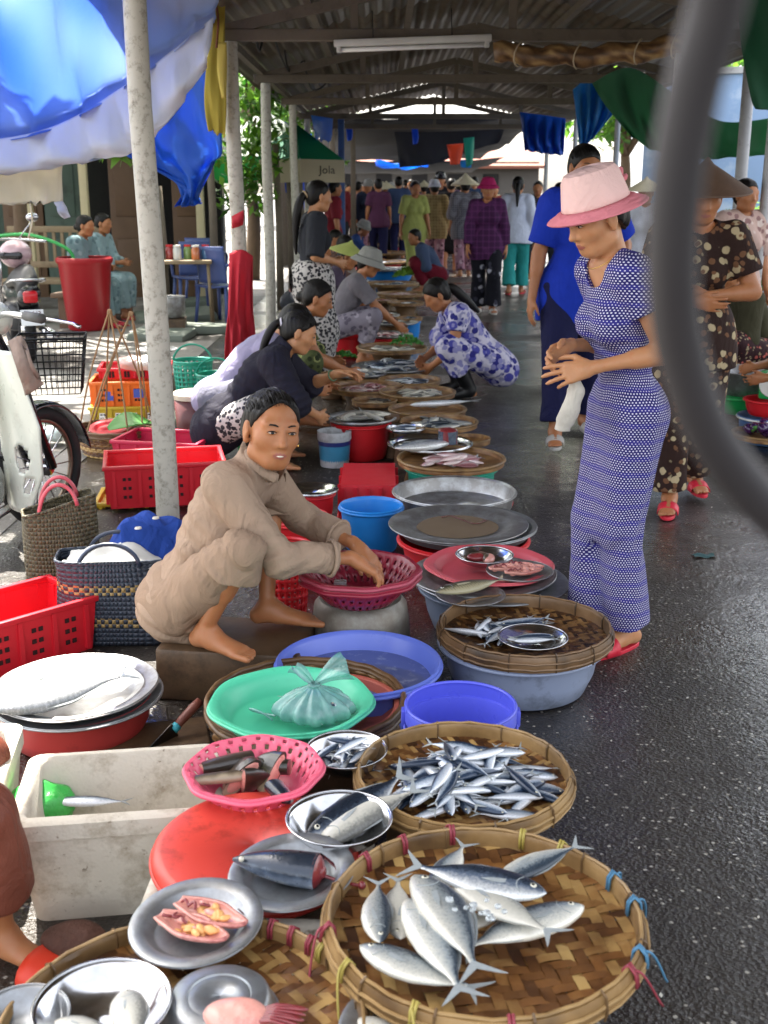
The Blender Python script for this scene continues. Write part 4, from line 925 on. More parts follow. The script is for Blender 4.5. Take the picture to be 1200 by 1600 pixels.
# ================================================================ FOREGROUND STALL
def foam_mat():
    m = NT('stained_foam'); c = m.coord()
    col = m.mix(m.noise(5, 6, c), hx('b8b0a0'), hx('d6d0c2')); col = m.mix(m.ramp(m.noise(9, 6, c, .72), (.5, 0.0), (.7, .8)), col, hx('8a7c66'))
    col = m.mix(m.ramp(m.noise(34, 3, c), (.66, 0.0), (.72, .8)), col, hx('6a5c48')); m.set(**{'Base Color': col, 'Roughness': .75}); m.bump(m.voro(120, vec=c), .25, .003); return m.m
FOAM = foam_mat()
def foam_box(label, c, size_, rz_, wall=.028, lip=True, taper=.03):
    L, W, Hh = size_; root = thing('foam_box', label, 'box', c, rz_)
    def ring(b, l, w, z, rad=.03, n=5):
        o = []
        for sx, sy, a0 in ((1, 1, 0), (-1, 1, 1), (-1, -1, 2), (1, -1, 3)):
            for k in range(n+1):
                a = (a0+k/n)*math.pi/2; o.append((sx*(l/2-rad)+rad*math.cos(a), sy*(w/2-rad)+rad*math.sin(a), z))
        return o
    b = MB(); rings = [ring(b, L-taper*2, W-taper*2, 0), ring(b, L-.012, W-.012, Hh*.80), ring(b, L-.012, W-.012, Hh*.81), ring(b, L, W, Hh*.825), ring(b, L, W, Hh-.006), ring(b, L-.014, W-.014, Hh), ring(b, L-2*wall+.01, W-2*wall+.01, Hh), ring(b, L-2*wall, W-2*wall, Hh-.008), ring(b, L-2*wall-taper*1.6, W-2*wall-taper*1.6, wall)]
    n = len(rings[0]); vs = [p for r_ in rings for p in r_]; vs = [tuple(Vector(v)+Vector((1, 1, 1))*.0022*sm_noise(v, 30)) for v in vs]
    fs = [(i*n+k, i*n+(k+1) % n, (i+1)*n+(k+1) % n, (i+1)*n+k) for i in range(len(rings)-1) for k in range(n)]+[tuple(range(n-1, -1, -1)), tuple((len(rings)-1)*n+k for k in range(n))]
    b.add(vs, fs); b.build('shell', FOAM, root, auto=50); return root
# -- big tray of scad
A = at(755, 1440, .285); RA_ = size(500, 755, 1440, .285)/2
woven_tray('large round bamboo tray with coloured ties, holding the big silver scad', A, RA_, sw=.0205, rim=.04, sag=.012, rot=.18, ties=[(a, c) for a, c in ((2.1, 0), (1.72, 0), (1.2, 1), (.9, 1), (2.45, 0), (.42, 2), (.12, 2), (-.4, 2), (-.6, 0), (-1.5, 0), (-2.05, 1), (-2.6, 1), (3.3, 0))])
def stand(label, c, s_, rz_=0.0, m=None, name='wooden_crate'):
    root = thing(name, label, 'crate', c, rz_); L, W, H = s_; n = max(2, int(H/.075)); ph = H/n
    for side in range(4):
        b = MB(); ln = L if side % 2 == 0 else W-.03
        for k in range(n):
            off = (W/2-.0075) if side % 2 == 0 else (L/2-.0075); sg = 1 if side < 2 else -1
            if side % 2 == 0: b.box((0, sg*off, ph*(k+.5)), (ln, .015, ph*.88), t=random.random())
            else: b.box((sg*off, 0, ph*(k+.5)), (.015, ln, ph*.88), t=random.random())
        b.build('side_slat', m or WOODB, root, smooth=False, bevel=.002)
    b = MB(); b.box((0, 0, H-.006), (L-.032, W-.032, .01)); b.build('top_board', m or WOODB, root, smooth=False)
    return root
stand('dark wooden crate under the large tray of big silver scad', (A.x-.02, A.y+.02, 0), (.34, .3, .243), .15)
def lay(u, v, z, L, ang, kind, m, bend, label, flip=False, roll=0.0, tilt=0.0, group=None, fin=None, name='fish', cat='fish'):
    p = at(u, v, z); o = big_fish(kind, m, bend, label, name, cat, group, fin); o.location = p; o.scale = (L, L, L)
    o.rotation_euler = (Matrix.Rotation(R(ang), 4, 'Z') @ Matrix.Rotation(R(tilt), 4, 'Y') @ Matrix.Rotation(R(roll)+(math.pi if flip else 0), 4, 'X')).to_euler(); return o
z0 = .29
G = 'big silver scad on the large bamboo tray'
def from_px(uh, vh, ut, vt, z): # head pixel, tail pixel -> centre pixel, heading of the head, length
    a, b_ = at(uh, vh, z), at(ut, vt, z); d = b_-a; return (a+b_)/2, math.degrees(math.atan2(d.y, d.x)), d.length
def fish_px(h, t, z, kind, m, bend, label, **kw):
    c, a, L = from_px(*h, *t, z); sc = {'scad': 1.04, 'sardine': 1.05, 'deep': 1.02, 'long': 1.0, 'mullet': 1.0}[kind]
    o = big_fish(kind, m, bend, label, kw.get('name', 'fish'), kw.get('cat', 'fish'), kw.get('group'), kw.get('fin')); o.location = c; o.scale = (L/sc,)*3
    o.rotation_euler = (Matrix.Rotation(R(a), 4, 'Z') @ Matrix.Rotation(R(kw.get('tilt', 0)), 4, 'Y') @ Matrix.Rotation(R(kw.get('roll', 0))+(math.pi if kw.get('flip') else 0), 4, 'X')).to_euler(); return o
# local dorsal side is +Y of a head-to-tail axis: flip turns the belly to the other side
fish_px((556, 1478), (745, 1550), z0+.02, 'scad', F_SCAD, .12, 'silver scad with its head at the near left rim of the large tray', group=G)
fish_px((640, 1400), (728, 1552), z0+.045, 'scad', F_SCAD, -.1, 'silver scad laid head up, tail over the near rim, in the middle of the fan', group=G)
fish_px((590, 1475), (588, 1375), z0+.03, 'scad', F_SCAD, .1, 'silver scad at the left end of the large tray, tail towards the far rim', group=G, flip=True)
fish_px((655, 1362), (760, 1515), z0+.06, 'scad', F_SCAD, -.2, 'dark backed scad across the pale ones, forked tail on the bare slats', group=G)
fish_px((858, 1398), (640, 1352), z0+.06, 'scad', F_MACK, .05, 'darkest grey scad, head to the right, on top of the pile in the large tray', group=G, roll=-8, flip=True)
fish_px((700, 1370), (862, 1462), z0+.05, 'scad', F_PALE, .12, 'pale bellied scad with ice crystals on its side', group=G)
fish_px((914, 1412), (720, 1480), z0+.02, 'scad', F_SCAD, -.06, 'pale scad reaching furthest right, its head on the bare slats', group=G, flip=True)
fish_px((770, 1370), (905, 1328), z0+.02, 'scad', F_SCAD, .05, 'scad whose forked tail stands up over the far right rim of the large tray', group=G, flip=True, tilt=-8)
fish_px((672, 1395), (728, 1318), z0+.02, 'scad', F_SCAD, .05, 'scad pointing away to the far rim of the large tray, half under the dark one', group=G)
fish_px((700, 1450), (800, 1425), z0+.015, 'scad', F_PALE, .0, 'pale scad under the fan of fish, only its belly showing', group=G)
fish_px((622, 1470), (618, 1370), z0+.015, 'scad', F_PALE, -.1, 'thin sliver of pale scad between the two fish on the left of the fan', group=G)
ICE = mat('ice', hx('e4eaec'), .12, var=.05); ICE.node_tree.nodes['Principled BSDF'].inputs['Transmission Weight'].default_value = .7
b = MB(); p = at(748, 1418, z0+.085)
for i in range(16): sph(b, p+Vector((random.gauss(0, .018), random.gauss(0, .014), random.uniform(-.004, .006))), random.uniform(.004, .008), 0, 6, (1, .8, .7))
o = b.build('crushed_ice', ICE, None, smooth=False, auto=None); tag(o, 'small heap of crushed ice on the pale bellied scad', 'ice', kind='stuff')
# -- tray of small sardines
Bc = at(725, 1215, .27); RB = size(340, 725, 1215, .27)/2
woven_tray('round bamboo tray heaped with many small blue silver sardines, behind the large tray', Bc, RB, sw=.0125, rim=.038, sag=.014, rot=.5)
stand('brown wooden crate under the tray heaped with small sardines', (Bc.x+.0, Bc.y+.01, 0), (.31, .27, .232), -.1)
SM = [small_fish_mesh('sardine', F_SARD, bd) for bd in (-.25, -.12, 0, .12, .25)]
heap(at(728, 1222, .265), RB*.8, .255, 84, SM, .125, .2, .11, 'small blue silver sardine in the heap on the round tray behind the big scad', 'sardines heaped on the middle tray', spread=.98, ang=(.3, .75), elong=(1.0, .8))
# -- tray with the little steel bowl on the grey tub
Cc = at(820, 985, .185); RC = size(272, 820, 985, .185)/2
woven_tray('dark bamboo tray with few silver fish and a small steel bowl', Cc, RC, sw=.012, rim=.045, sag=.02, rot=.2, m=BAMD, mr=RIMD)
TUBG = plastic('grey_blue', '8b96ae', .4)
lathe_thing('plastic_tub', 'grey blue plastic tub under the tray with the small steel bowl', 'tub', (Cc.x-.01, Cc.y, 0), p_tub(RC*.93, .158, .8), TUBG, rim=.006)
heap((Cc.x-.06, Cc.y+.03), RC*.66, .160, 30, SM, .15, .2, .11, 'slim silver fish on the dark tray over the grey blue tub', 'silver fish on the dark tray', spread=.72, ang=(.5, .5), elong=(1.1, .6))
sb = at(832, 1008, .19); lathe_thing('steel_bowl', 'small shallow steel bowl on the dark tray over the grey blue tub', 'bowl', sb, p_bowl(size(108, 832, 1005, .19)/2, .028), STEEL, rim=.002)
for i, (dx, dy, a) in enumerate(((-.01, .012, 0), (.005, -.012, .1), (0, .0, 3.2))):
    o = bpy.data.objects.new('fish', SM[i+1]); COL.objects.link(o); o.scale = (.13,)*3; o.location = (sb.x+dx, sb.y+dy, sb.z+.016+.006*i); o.rotation_euler = (0, 0, a); tag(o, 'slim silver fish in the small steel bowl on the dark tray', 'fish', 'fish in the small steel bowl')
# -- near left tray with plates
Dc = at(285, 1618, .255); RD = size(590, 285, 1618, .255)/2
woven_tray('bamboo tray at the near left under the steel bowl and the plate of cut fish', Dc, RD, sw=.0165, rim=.034, sag=.01, rot=.7, ties=((1.15, 0), (1.0, 0), (.85, 0), (.75, 1)))
foam_box('stained foam box under the near left bamboo tray', (Dc.x+.02, Dc.y, 0), (.34, .3, .215), .1)
def plate_px(name, label, u, v, w, z, prof, m, rot=None, cat='plate', **kw):
    c = at(u, v, z); return lathe_thing(name, label, cat, c, prof(size(w, u, v, z)/2), m, rot=rot, **kw), c
plate_px('metal_plate', 'grey metal plate carrying the opened fish roe halves', 308, 1452, 206, .275, lambda r: p_plate(r, .02), ALU2, (R(4), R(-3), 0), rim=.0018)
p = at(308, 1452, .283)
def blob_fish_half(label, u, v, z, L, ang, name='fish_half'):
    """opened half of a fish: skin boat, pink wall, yellow roe"""
    root = thing(name, label, 'fish', at(u, v, z), R(ang)); b = MB()
    def fn(uu, vv):
        x = (uu-.5)*L; w_ = L*.2*math.sin(math.pi*min(1, uu*.9+.08))**.7; th = math.pi*(1.05*vv-.02); return Vector((x, math.cos(th)*w_, -math.sin(th)*w_*.55+.012))
    b.grid(fn, 20, 12); b.v = [tuple(Vector(q)+Vector((.3, .5, 1))*.003*sm_noise(q, 45)) for q in b.v]; b.build('flesh_wall', PINKFL, root, solid=.007, auto=None, sub=1)
    b = MB()
    for i in range(16): sph(b, (L*random.uniform(-.16, .3), L*random.gauss(0, .055), random.uniform(.0, .014)), L*random.uniform(.045, .075), 0, 7, (1.4, .8, .7), rz(random.random()*3))
    b.v = [tuple(Vector(q)+Vector((1, .5, 1))*.002*sm_noise(q, 70)) for q in b.v]; b.build('roe', YELFL, root, auto=None)
    b = MB()
    for i in range(7): sph(b, (L*random.uniform(-.42, .1), L*random.gauss(0, .07), random.uniform(.0, .012)), L*random.uniform(.04, .07), 0, 7, (1.5, .8, .6))
    b.build('gut', PINKFL, root, auto=None); b = MB()
    for i in range(3): b.tube(crom([(L*(-.42+.12*i), L*random.gauss(0, .06), .014), (L*(-.36+.12*i), L*random.gauss(0, .06), .02), (L*(-.3+.12*i), L*random.gauss(0, .06), .014)], 4), .0028, 6)
    b.build('vein', REDFL, root, auto=None); return root
blob_fish_half('opened fish half with yellow roe, nearer one on the metal plate', 300, 1455, .294, .14, -28)
blob_fish_half('opened fish half with yellow roe, further one on the metal plate', 330, 1433, .294, .14, -28)
# blood streak, thin wet film of its own outline on the plate
def smear(label, pts, z, r, m, name='blood_streak'):
    b = MB(); P = [at(u, v, z) for u, v in pts]; b.tube(crom(P, 4), [r*random.uniform(.6, 1.2) for _ in range((len(P)-1)*4+1)], 8); b.v = [(x, y, z+(zz-z)*.25) for x, y, zz in b.v]; o = b.build(name, m, None, auto=None); tag(o, label, 'blood'); return o
plate_px('metal_plate', 'grey metal plate carrying the cut tuna half', 457, 1373, 196, .268, lambda r: p_plate(r, .02), ALU2, (R(3), R(-4), 0), rim=.0018)
smear('dark streak of blood along the right side of the tuna plate', ((500, 1335), (520, 1350), (533, 1368), (527, 1385), (505, 1400)), .283, .0045, BLOOD)
smear('thin streak of blood on the plate of roe halves', ((372, 1420), (392, 1440), (394, 1460), (380, 1480)), .2925, .002, BLOOD)
# tuna half
t = thing('tuna_half', 'dark blue front half of a tuna with a red cut end, on the metal plate', 'fish', at(430, 1352, .298), R(-14))
Lt_ = .165; b = MB()
b = MB(); n = 18
def tun(uu, vv):
    x = -.5+uu; r_ = .235*math.sin(min(1, uu*1.15+.03)*math.pi*.5)**.75; th = 6.28319*vv; return Vector((x*Lt_*1.0, r_*Lt_*math.cos(th)*.95, r_*Lt_*math.sin(th)*.8))
b.grid(tun, 22, 20); b.tint = [.66+.3*math.sin(6.28319*(i//23)/20+.6) for i in range(len(b.v))]; b.build('body', F_MACK, t, auto=None)
b = MB(); b.lathe([(.001, .006), (.12*Lt_, .007), (.19*Lt_, .002), (.238*Lt_, -.004)], 24); b.v = [(Lt_*.5+z+.002*sm_noise((x, y, z), 120), x*.93, y*.8) for x, y, z in b.v]; b.build('cut_face', REDFL, t, auto=None)
b = MB(); b.tube(crom([(Lt_*.5, 0, -.005), (Lt_*.62, .004, -.012), (Lt_*.8, .002, -.017), (Lt_*.98, .0, -.016)], 4), .0032, 6); sph(b, (Lt_*1.0, 0, -.016), .008); sph(b, (Lt_*.53, .004, -.003), .014, 0, 8, (.7, 1, 1)); b.build('gut', REDFL, t, auto=None)
b = MB(); sph(b, (-Lt_*.36, -.0165, .014), .0055); b.build('eye', EYEF, t, auto=None)
# red lid and its support
REDP = plastic('lid_red', 'd04438', .4, .42)
rl = at(398, 1328, .25); rr_ = size(318, 398, 1328, .258)/2
lathe_thing('round_cover', 'round red plastic lid lying under the tuna plate', 'lid', rl, [(.001, .012), (rr_*.9, .012), (rr_*.95, .01), (rr_, 0), (rr_*1.01, -.012)], REDP, rot=(R(3), R(2), 0), rim=.004)
foam_box('low stained foam box carrying the red lid and the metal plates', (rl.x+.02, rl.y-.04, 0), (.42, .36, .236), -.03)
# steel bowl with two scad
c2 = at(530, 1280, .305); r2 = size(165, 530, 1283, .305)/2
lathe_thing('steel_bowl', 'bright steel bowl holding two long fish with their tails over the sardines', 'bowl', c2-Vector((0, 0, .045)), p_bowl(r2, .05), STEEL, rim=.0025)
fish_px((480, 1300), (640, 1228), .288, 'scad', F_MACK, .22, 'dark backed fish behind its pale neighbour in the bright steel bowl', roll=25, tilt=-9)
fish_px((488, 1308), (648, 1240), .288, 'scad', F_PALE, .25, 'pale bellied fish in the bright steel bowl with its tail on the sardine tray', flip=True, tilt=-9)
# pink colander with dark fish heads
PINKP = plastic('pink', 'e0607a', .25, .35)
cc = at(397, 1198, .315); rc = size(204, 397, 1198, .315)/2; hc = .075
prof = [(.001, 0), (rc*.5, .001), (rc*.62, .006), (rc*.7, .018), (rc*.76, .03), (rc*.82, .042), (rc*.87, .053), (rc*.92, .062), (rc*.96, .069), (rc*.985, hc), (rc*1.03, hc+.001), (rc*1.045, hc-.006)]
wob = lambda th, i: .02*math.cos(8*th)*(i/11)
lathe_thing('plastic_colander', 'pink plastic colander with a scalloped rim holding dark cut fish', 'colander', cc-Vector((0, 0, hc)), prof, PINKP, n=160, wob=wob, rim=.005, skip=lambda i, k: (i in (4, 6, 8) and (k+i) % 6 < 2), solid=.0035)
zc = .315-.055
G2 = 'dark fish pieces in the pink colander'
def chunk(label, u, v, z, L, ang, kind, m, a, e, roll=0, tilt=0, cutm=None):
    L *= 1.22; t = thing('fish_piece', label, 'fish', at(u, v, z), 0, G2); t.rotation_euler = (Matrix.Rotation(R(ang), 4, 'Z') @ Matrix.Rotation(R(tilt), 4, 'Y') @ Matrix.Rotation(R(roll), 4, 'X')).to_euler()
    bb = body_shape(kind, 0, 16, 16, a, e); bb.v = [tuple(Vector(q)*L) for q in bb.v]; bb.build('body', m, t, auto=60)
    xs, hs, wr = PROF[kind]; h = float(np.interp(e, xs, hs))*L; b = MB(); b.lathe([(.001, .003), (h*.5, .0035), (h*.97, -.001)], 14); b.v = [(z_+(e-.5)*L, x, y*wr) for x, y, z_ in b.v]; b.build('cut_face', cutm or PINKFL, t, auto=None)
    return t
chunk('thick dark brown fish piece at the far left of the pink colander', 352, 1193, zc+.03, .2, 205, 'mullet', F_DARK, .25, .72, 20)
chunk('slim dark fish piece lying across the middle of the pink colander', 372, 1212, zc+.032, .2, 12, 'long', F_DARK, .1, .72, 0)
chunk('brown fish tail piece at the far side of the pink colander', 420, 1196, zc+.03, .19, 170, 'mullet', F_CARP, .3, .8, 30)
chunk('flat grey fish head in the middle of the pink colander', 420, 1220, zc+.03, .17, 120, 'mullet', F_MACK, .0, .38, 20)
chunk('round fish head showing its pale throat at the near side of the colander', 388, 1232, zc+.026, .2, -70, 'deep', F_DARK, .0, .3, 40)
chunk('fish head with open mouth at the right side of the colander', 452, 1218, zc+.028, .19, -40, 'deep', F_CARP, .0, .32, 50)
chunk('small fish head behind the round one at the near left of the colander', 350, 1226, zc+.024, .17, 200, 'deep', F_DARK, .0, .3, 60)
# bowl of small fish
c3 = at(541, 1172, .285); r3 = size(127, 541, 1172, .285)/2
lathe_thing('steel_bowl', 'steel bowl filled with short silver fish, next to the bag', 'bowl', c3-Vector((0, 0, .045)), p_bowl(r3, .048), STEEL, rim=.002)
heap((c3.x, c3.y), r3*.8, c3.z-.035, 22, SM, .085, .24, .13, 'short silver fish in the steel bowl next to the knotted bag', 'fish in the bowl beside the bag', spread=.85, ang=(.7, .9))
stand('small dark crate carrying the pink colander and the bowl of short fish', (at(470, 1190, .23).x+.0, at(470, 1190, .23).y+.02, 0), (.3, .16, .232), .1)
# green basin with the knotted bag, on a dark basket
GRN = plastic('mint', '54c8a0', .3, .33)
cg = at(455, 1092, .235); rg = size(252, 455, 1092, .235)/2
wobg = lambda th, i: .025*math.cos(7*th+.6)*max(0, (i-3)/5)
lathe_thing('plastic_basin', 'shallow mint green basin with a wavy rim, holding the knotted plastic bag', 'basin', cg-Vector((0, 0, .06)), [(.001, .0), (rg*.72, .0), (rg*.78, .006), (rg*.86, .035), (rg*.9, .052), (rg*.97, .06), (rg*1.0, .06), (rg*1.015, .052)], GRN, wob=wobg, n=84, rim=.004)
bk = at(478, 1105, .15); rk = size(310, 478, 1105, .15)/2
def deep_basket(label, c, r, h, m, name='round_basket'):
    root = thing(name, label, 'basket', c); b = MB(); nn = 64; rows = 11
    for i in range(rows):
        zz = h*(i+.5)/rows; rr = r*(.8+.2*(zz/h)**.6); pts = [((rr+.004*(1 if (k+i) % 2 else -1))*math.cos(k*6.28319/nn), (rr+.004*(1 if (k+i) % 2 else -1))*math.sin(k*6.28319/nn), zz) for k in range(nn)]
        b.tube(pts, h/rows*.5, 5, closed=True, t=random.random())
    for k in range(0, nn, 2):
        a = k*6.28319/nn; b.tube([(r*(.8+.2*(q)**.6)*math.cos(a), r*(.8+.2*(q)**.6)*math.sin(a), h*q) for q in (0, .25, .5, .75, 1)], .005, 5, t=.6)
    b.build('woven_wall', m, root, auto=None)
    b = MB(); b.lathe([(.001, .004), (r*.8, .004)], 40); b.build('base', m, root)
    b = MB()
    for dz, dr in ((0, 0), (.012, .004), (-.012, .005)): b.tube([((r+dr)*math.cos(k*6.28319/60), (r+dr)*math.sin(k*6.28319/60), h+dz+.002*math.sin(k*1.7)) for k in range(60)], .0085, 7, closed=True, t=.55)
    b.build('rim', RIMD, root, auto=None); return root
deep_basket('dark round bamboo basket under the mint green basin', (bk.x, bk.y, 0), rk*.97, .165, BAMD)
PKB = plastic('dull_pink', 'b8604f', .4, .5); lathe_thing('plastic_basin', 'dull pink basin edge showing between the mint basin and the dark basket', 'basin', Vector((bk.x+.055, bk.y-.0, .105)), p_tub(rk*.72, .06, .85), PKB, rim=.004)
# knotted teal bag
def bag_mat():
    m = NT('teal_plastic_film'); c = m.coord(); n = m.noise(26, 4, m.coord(scale=(1, 1, .4)))
    m.set(**{'Base Color': m.mix(n, hx('3f8f8c'), hx('9cc4bc')), 'Roughness': .22, 'Alpha': m.math('ADD', m.math('MULTIPLY', n, .5), .45), 'Coat Weight': .5}); m.bump(m.noise(60, 4), .5, .004); return m.m
BAG = bag_mat(); GREYM = mat('fish_in_bag', hx('7c8484'), .4, var=.4, scale=25)
cb = at(492, 1120, .19); t = thing('plastic_bag', 'teal translucent plastic bag of fish knotted at the top, in the mint basin', 'bag', (cb.x, cb.y, .185))
b = MB(); nb = 72
prof = [(.001, .003), (.06, .002), (.1, .012), (.112, .03), (.1, .05), (.07, .068), (.035, .082), (.014, .092), (.010, .1)]
def wobb(th, i): return (.05+.10*(i/8))*math.cos(13*th+i*.3)+.05*math.cos(5*th+1+i*.2)+.06*math.cos(23*th)*(i/8)
b.lathe(prof, nb, wob=wobb, sx=.93, sy=.75); b.build('film', BAG, t, auto=None, sub=1)
for i, (dx, dz, dy) in enumerate(((.085, .05, .01), (-.055, .045, .0))):
    b = MB(); base = Vector((0, 0, .096)); n = 9
    def ear(uu, vv, dx=dx, dz=dz): f = .12+.88*uu**.8; return base+Vector((dx*uu, .03*math.sin(vv*6.5+uu*3)*f*.8, dz*uu))+Vector((-dz, 0, dx)).normalized()*(vv-.5)*.06*f*(1.4 if dx > 0 else .7)+Vector((0, .008*math.sin(vv*17+uu*4), 0))
    b.grid(ear, 10, 14); b.build('knot_end', BAG, t, auto=None)
b = MB(); b.tube([Vector((.012*math.cos(k*.785), .012*math.sin(k*.785), .094)) for k in range(8)], .006, 6, closed=True); b.build('knot', BAG, t, auto=None)
b = MB(); b.tube(crom([(-.105, -.03, .01), (-.135, -.025, .03), (-.165, -.005, .03), (-.16, .02, .012), (-.13, .015, .006), (-.1, -.0, .008)], 5), .003, 6); b.build('handle_loop', BAG, t, auto=None)
for i in range(7):
    o = bpy.data.objects.new('fish', SM[i % 5]); COL.objects.link(o); o.scale = (.13,)*3; o.location = (cb.x+random.uniform(-.05, .05), cb.y+random.uniform(-.03, .03), .205+.006*i); o.rotation_euler = (random.uniform(-.3, .3), random.uniform(-.2, .2), random.random()*6); tag(o, 'fish inside the knotted teal plastic bag', 'fish', 'fish in the knotted bag')
# big violet blue basin with water, violet bucket
VIO = plastic('violet_blue', '6478d2', .2, .3); VIO2 = plastic('bright_violet', '5a62d8', .2, .3)
cv = at(560, 1032, .19); rv = size(254, 560, 1032, .19)/2
lathe_thing('plastic_basin', 'wide violet blue basin full of water between the block and the dark tray', 'basin', (cv.x, cv.y, 0), p_tub(rv, .19, .74), VIO, rim=.006)
def water_mat():
    m = NT('cloudy_water'); m.set(**{'Base Color': m.mix(m.ramp(m.noise(22, 4), (.55, 0.0), (.72, 1.0)), hx('5e6a9c'), hx('98a2c0')), 'Roughness': .06, 'Coat Weight': .3}); m.bump(m.noise(14, 2), .12, .004); return m.m
b = MB(); b.lathe([(.001, 0), (rv*.9, 0)], 40); o = b.build('water', water_mat(), None); o.location = (cv.x, cv.y, .135); tag(o, 'cloudy water in the wide violet blue basin', 'water', kind='stuff')
cu = at(720, 1100, .27); ru = size(174, 720, 1100, .27)/2
bu = lathe_thing('plastic_bucket', 'bright violet plastic bucket behind the tray of sardines', 'bucket', (cu.x, cu.y, 0), [(.001, .005), (ru*.74, .005), (ru*.76, .015), (ru*.95, .225), (ru*.955, .228), (ru*1.0, .23), (ru*1.0, .262), (ru*.985, .268)], VIO2, rim=.0045)
b = MB(); b.tube([(ru*1.02, 0, .24)]+[(ru*1.05*math.cos(a), -ru*1.06*math.sin(a)*.6, .24-ru*.95*math.sin(a)) for a in (.3, .7, 1.1, 1.57, 2.04, 2.44, 2.84)]+[(-ru*1.02, 0, .24)], .0035, 6); b.build('handle', VIO2, bu, auto=None)
for sx in (1, -1):
    b = MB(); b.box((sx*ru*1.02, 0, .235), (.014, .03, .045), bev=.004); b.build('handle_lug', VIO2, bu)
# long foam box
f1 = at(30, 1285, .25); f2 = at(352, 1262, .25); b1 = at(28, 1182, .25); b2 = at(346, 1158, .25)
fc = (f1+f2+b1+b2)/4; ang = math.atan2(f2.y-f1.y, f2.x-f1.x)
foam_box('long open foam ice box with stained walls, the pink colander on its right end', (fc.x, fc.y, 0), ((f2-f1).length+.02, (b1-f1).length+.02, .25), ang, wall=.03)
GBAG = mat('green_film', hx('3fae4e'), .3, var=.3, scale=20, bump=.6, bscale=40, bdist=.01)
b = MB(); p = at(66, 1258, .15); sph(b, (0, 0, 0), .075, 0, 18, (1.0, .8, .75)); b.v = [tuple(Vector(q)*(1+.16*sm_noise(q, 60)+.1*sm_noise(q, 120))) for q in b.v]; o = b.build('plastic_bag', GBAG, None, auto=None, sub=1); o.location = p; tag(o, 'crumpled green plastic bag inside the long foam box', 'bag')
p = at(140, 1252, .17); o = bpy.data.objects.new('fish', SM[2]); COL.objects.link(o); o.scale = (.16,)*3; o.location = p; tag(o, 'single small grey fish on the floor of the long foam box', 'fish')
p = at(-45, 1195, .25); foam_box('second foam box of which only the corner shows beside the person in brown', (p.x-.05, p.y+.02, 0), (.26, .36, .25), ang)
# red tub with dented tray and big white fish
RTUB = plastic('red_tub', 'b03a38', .3, .4)
ct = at(118, 1075, .145); rt = size(250, 118, 1075, .145)/2
lathe_thing('plastic_tub', 'red plastic tub under the aluminium tray with the big white fish', 'tub', (ct.x, ct.y, 0), p_tub(rt*.93, .125, .85), RTUB, rim=.005)
lathe_thing('aluminium_tray', 'dented round aluminium tray on the red tub, under the big white fish', 'tray', (ct.x, ct.y, .126), [(.001, .004), (rt*.7, .004), (rt*.76, .012), (rt*.83, .02), (rt*.86, .018), (rt*1.0, .03), (rt*1.01, .026)], ALU, rim=.0025, wob=lambda th, i: .012*math.sin(3*th)+.006*math.sin(7*th))
lathe_thing('aluminium_tray', 'lower aluminium tray whose edge shows under the dented one', 'tray', (ct.x+.01, ct.y-.005, .118), [(.001, .004), (rt*.85, .004), (rt*1.02, .014), (rt*1.03, .01)], ALU2, rim=.003)
WHF = mat_fish('skin_of_white_fish', 'b4b8bc', 'd4d6d6', 'e6e6e2', .8, .12, .06, .22)
fish_px((-30, 1105), (200, 1050), .178, 'deep', WHF, .05, 'big plump white fish lying on the dented aluminium tray', roll=5, flip=True)
# cleaver on a board
t = thing('cleaver', 'cleaver with a worn wooden handle leaning by the red tub', 'knife', at(275, 1142, .05), R(52), rot=(R(8), R(-28), R(48)))
b = MB(); b.box((-.075, 0, 0), (.15, .004, .07), bev=.0015); b.build('blade', metal('knife_steel', '4e5054', .35, .3, .4), t)
b = MB(); b.tube([(0, 0, .012), (.03, 0, .014), (.08, 0, .014), (.105, 0, .013)], [.011, .0125, .0135, .012], 10); b.build('handle', mat('knife_wood', hx('6e3c30'), .5, var=.3), t, auto=None)
b = MB(); b.tube([(-.006, 0, .011), (.012, 0, .012)], .0135, 10); b.build('wrap', mat('blue_wire', hx('3aa0b0'), .5), t, auto=None)
b = MB(); b.box((0, 0, .018), (.32, .17, .03), bev=.008); o = b.build('chopping_board', WOODB, None); o.location = at(235, 1165, 0); o.rotation_euler = (0, 0, .25); tag(o, 'wet brown chopping board under the cleaver', 'board')
# near left bowl, upside-down bowl, flesh
c4 = at(160, 1570, .3); r4 = size(212, 160, 1570, .3)/2
lathe_thing('steel_bowl', 'wide steel bowl with pale flat fish at the near left', 'bowl', c4-Vector((0, 0, .04)), p_bowl(r4, .044), STEEL, rim=.0025)
fish_px((195, 1545), (215, 1632), .29, 'deep', F_PALE, 0, 'pale flat fish with its head up in the wide steel bowl', roll=6)
fish_px((85, 1595), (180, 1615), .29, 'deep', F_PALE, 0, 'pale flat fish lying level in the wide steel bowl', roll=-6)
c5 = at(32, 1592, .285); lathe_thing('aluminium_bowl', 'dull metal bowl half behind the wide steel bowl', 'bowl', c5-Vector((0, 0, .03)), p_bowl(size(150, 32, 1592, .285)/2, .035), ALU2, rim=.002)
c6 = at(343, 1560, .285); r6 = size(178, 343, 1560, .285)/2
lathe_thing('aluminium_dish', 'grey metal dish lying upside down on the near left tray', 'dish', c6-Vector((0, 0, .03)), [(.001, .034), (r6*.5, .034), (r6*.55, .0335), (r6*.57, .036), (r6*.8, .036), (r6*.88, .031), (r6*.96, .01), (r6*1.0, .004), (r6*1.03, .002)], ALU2, rim=.002)
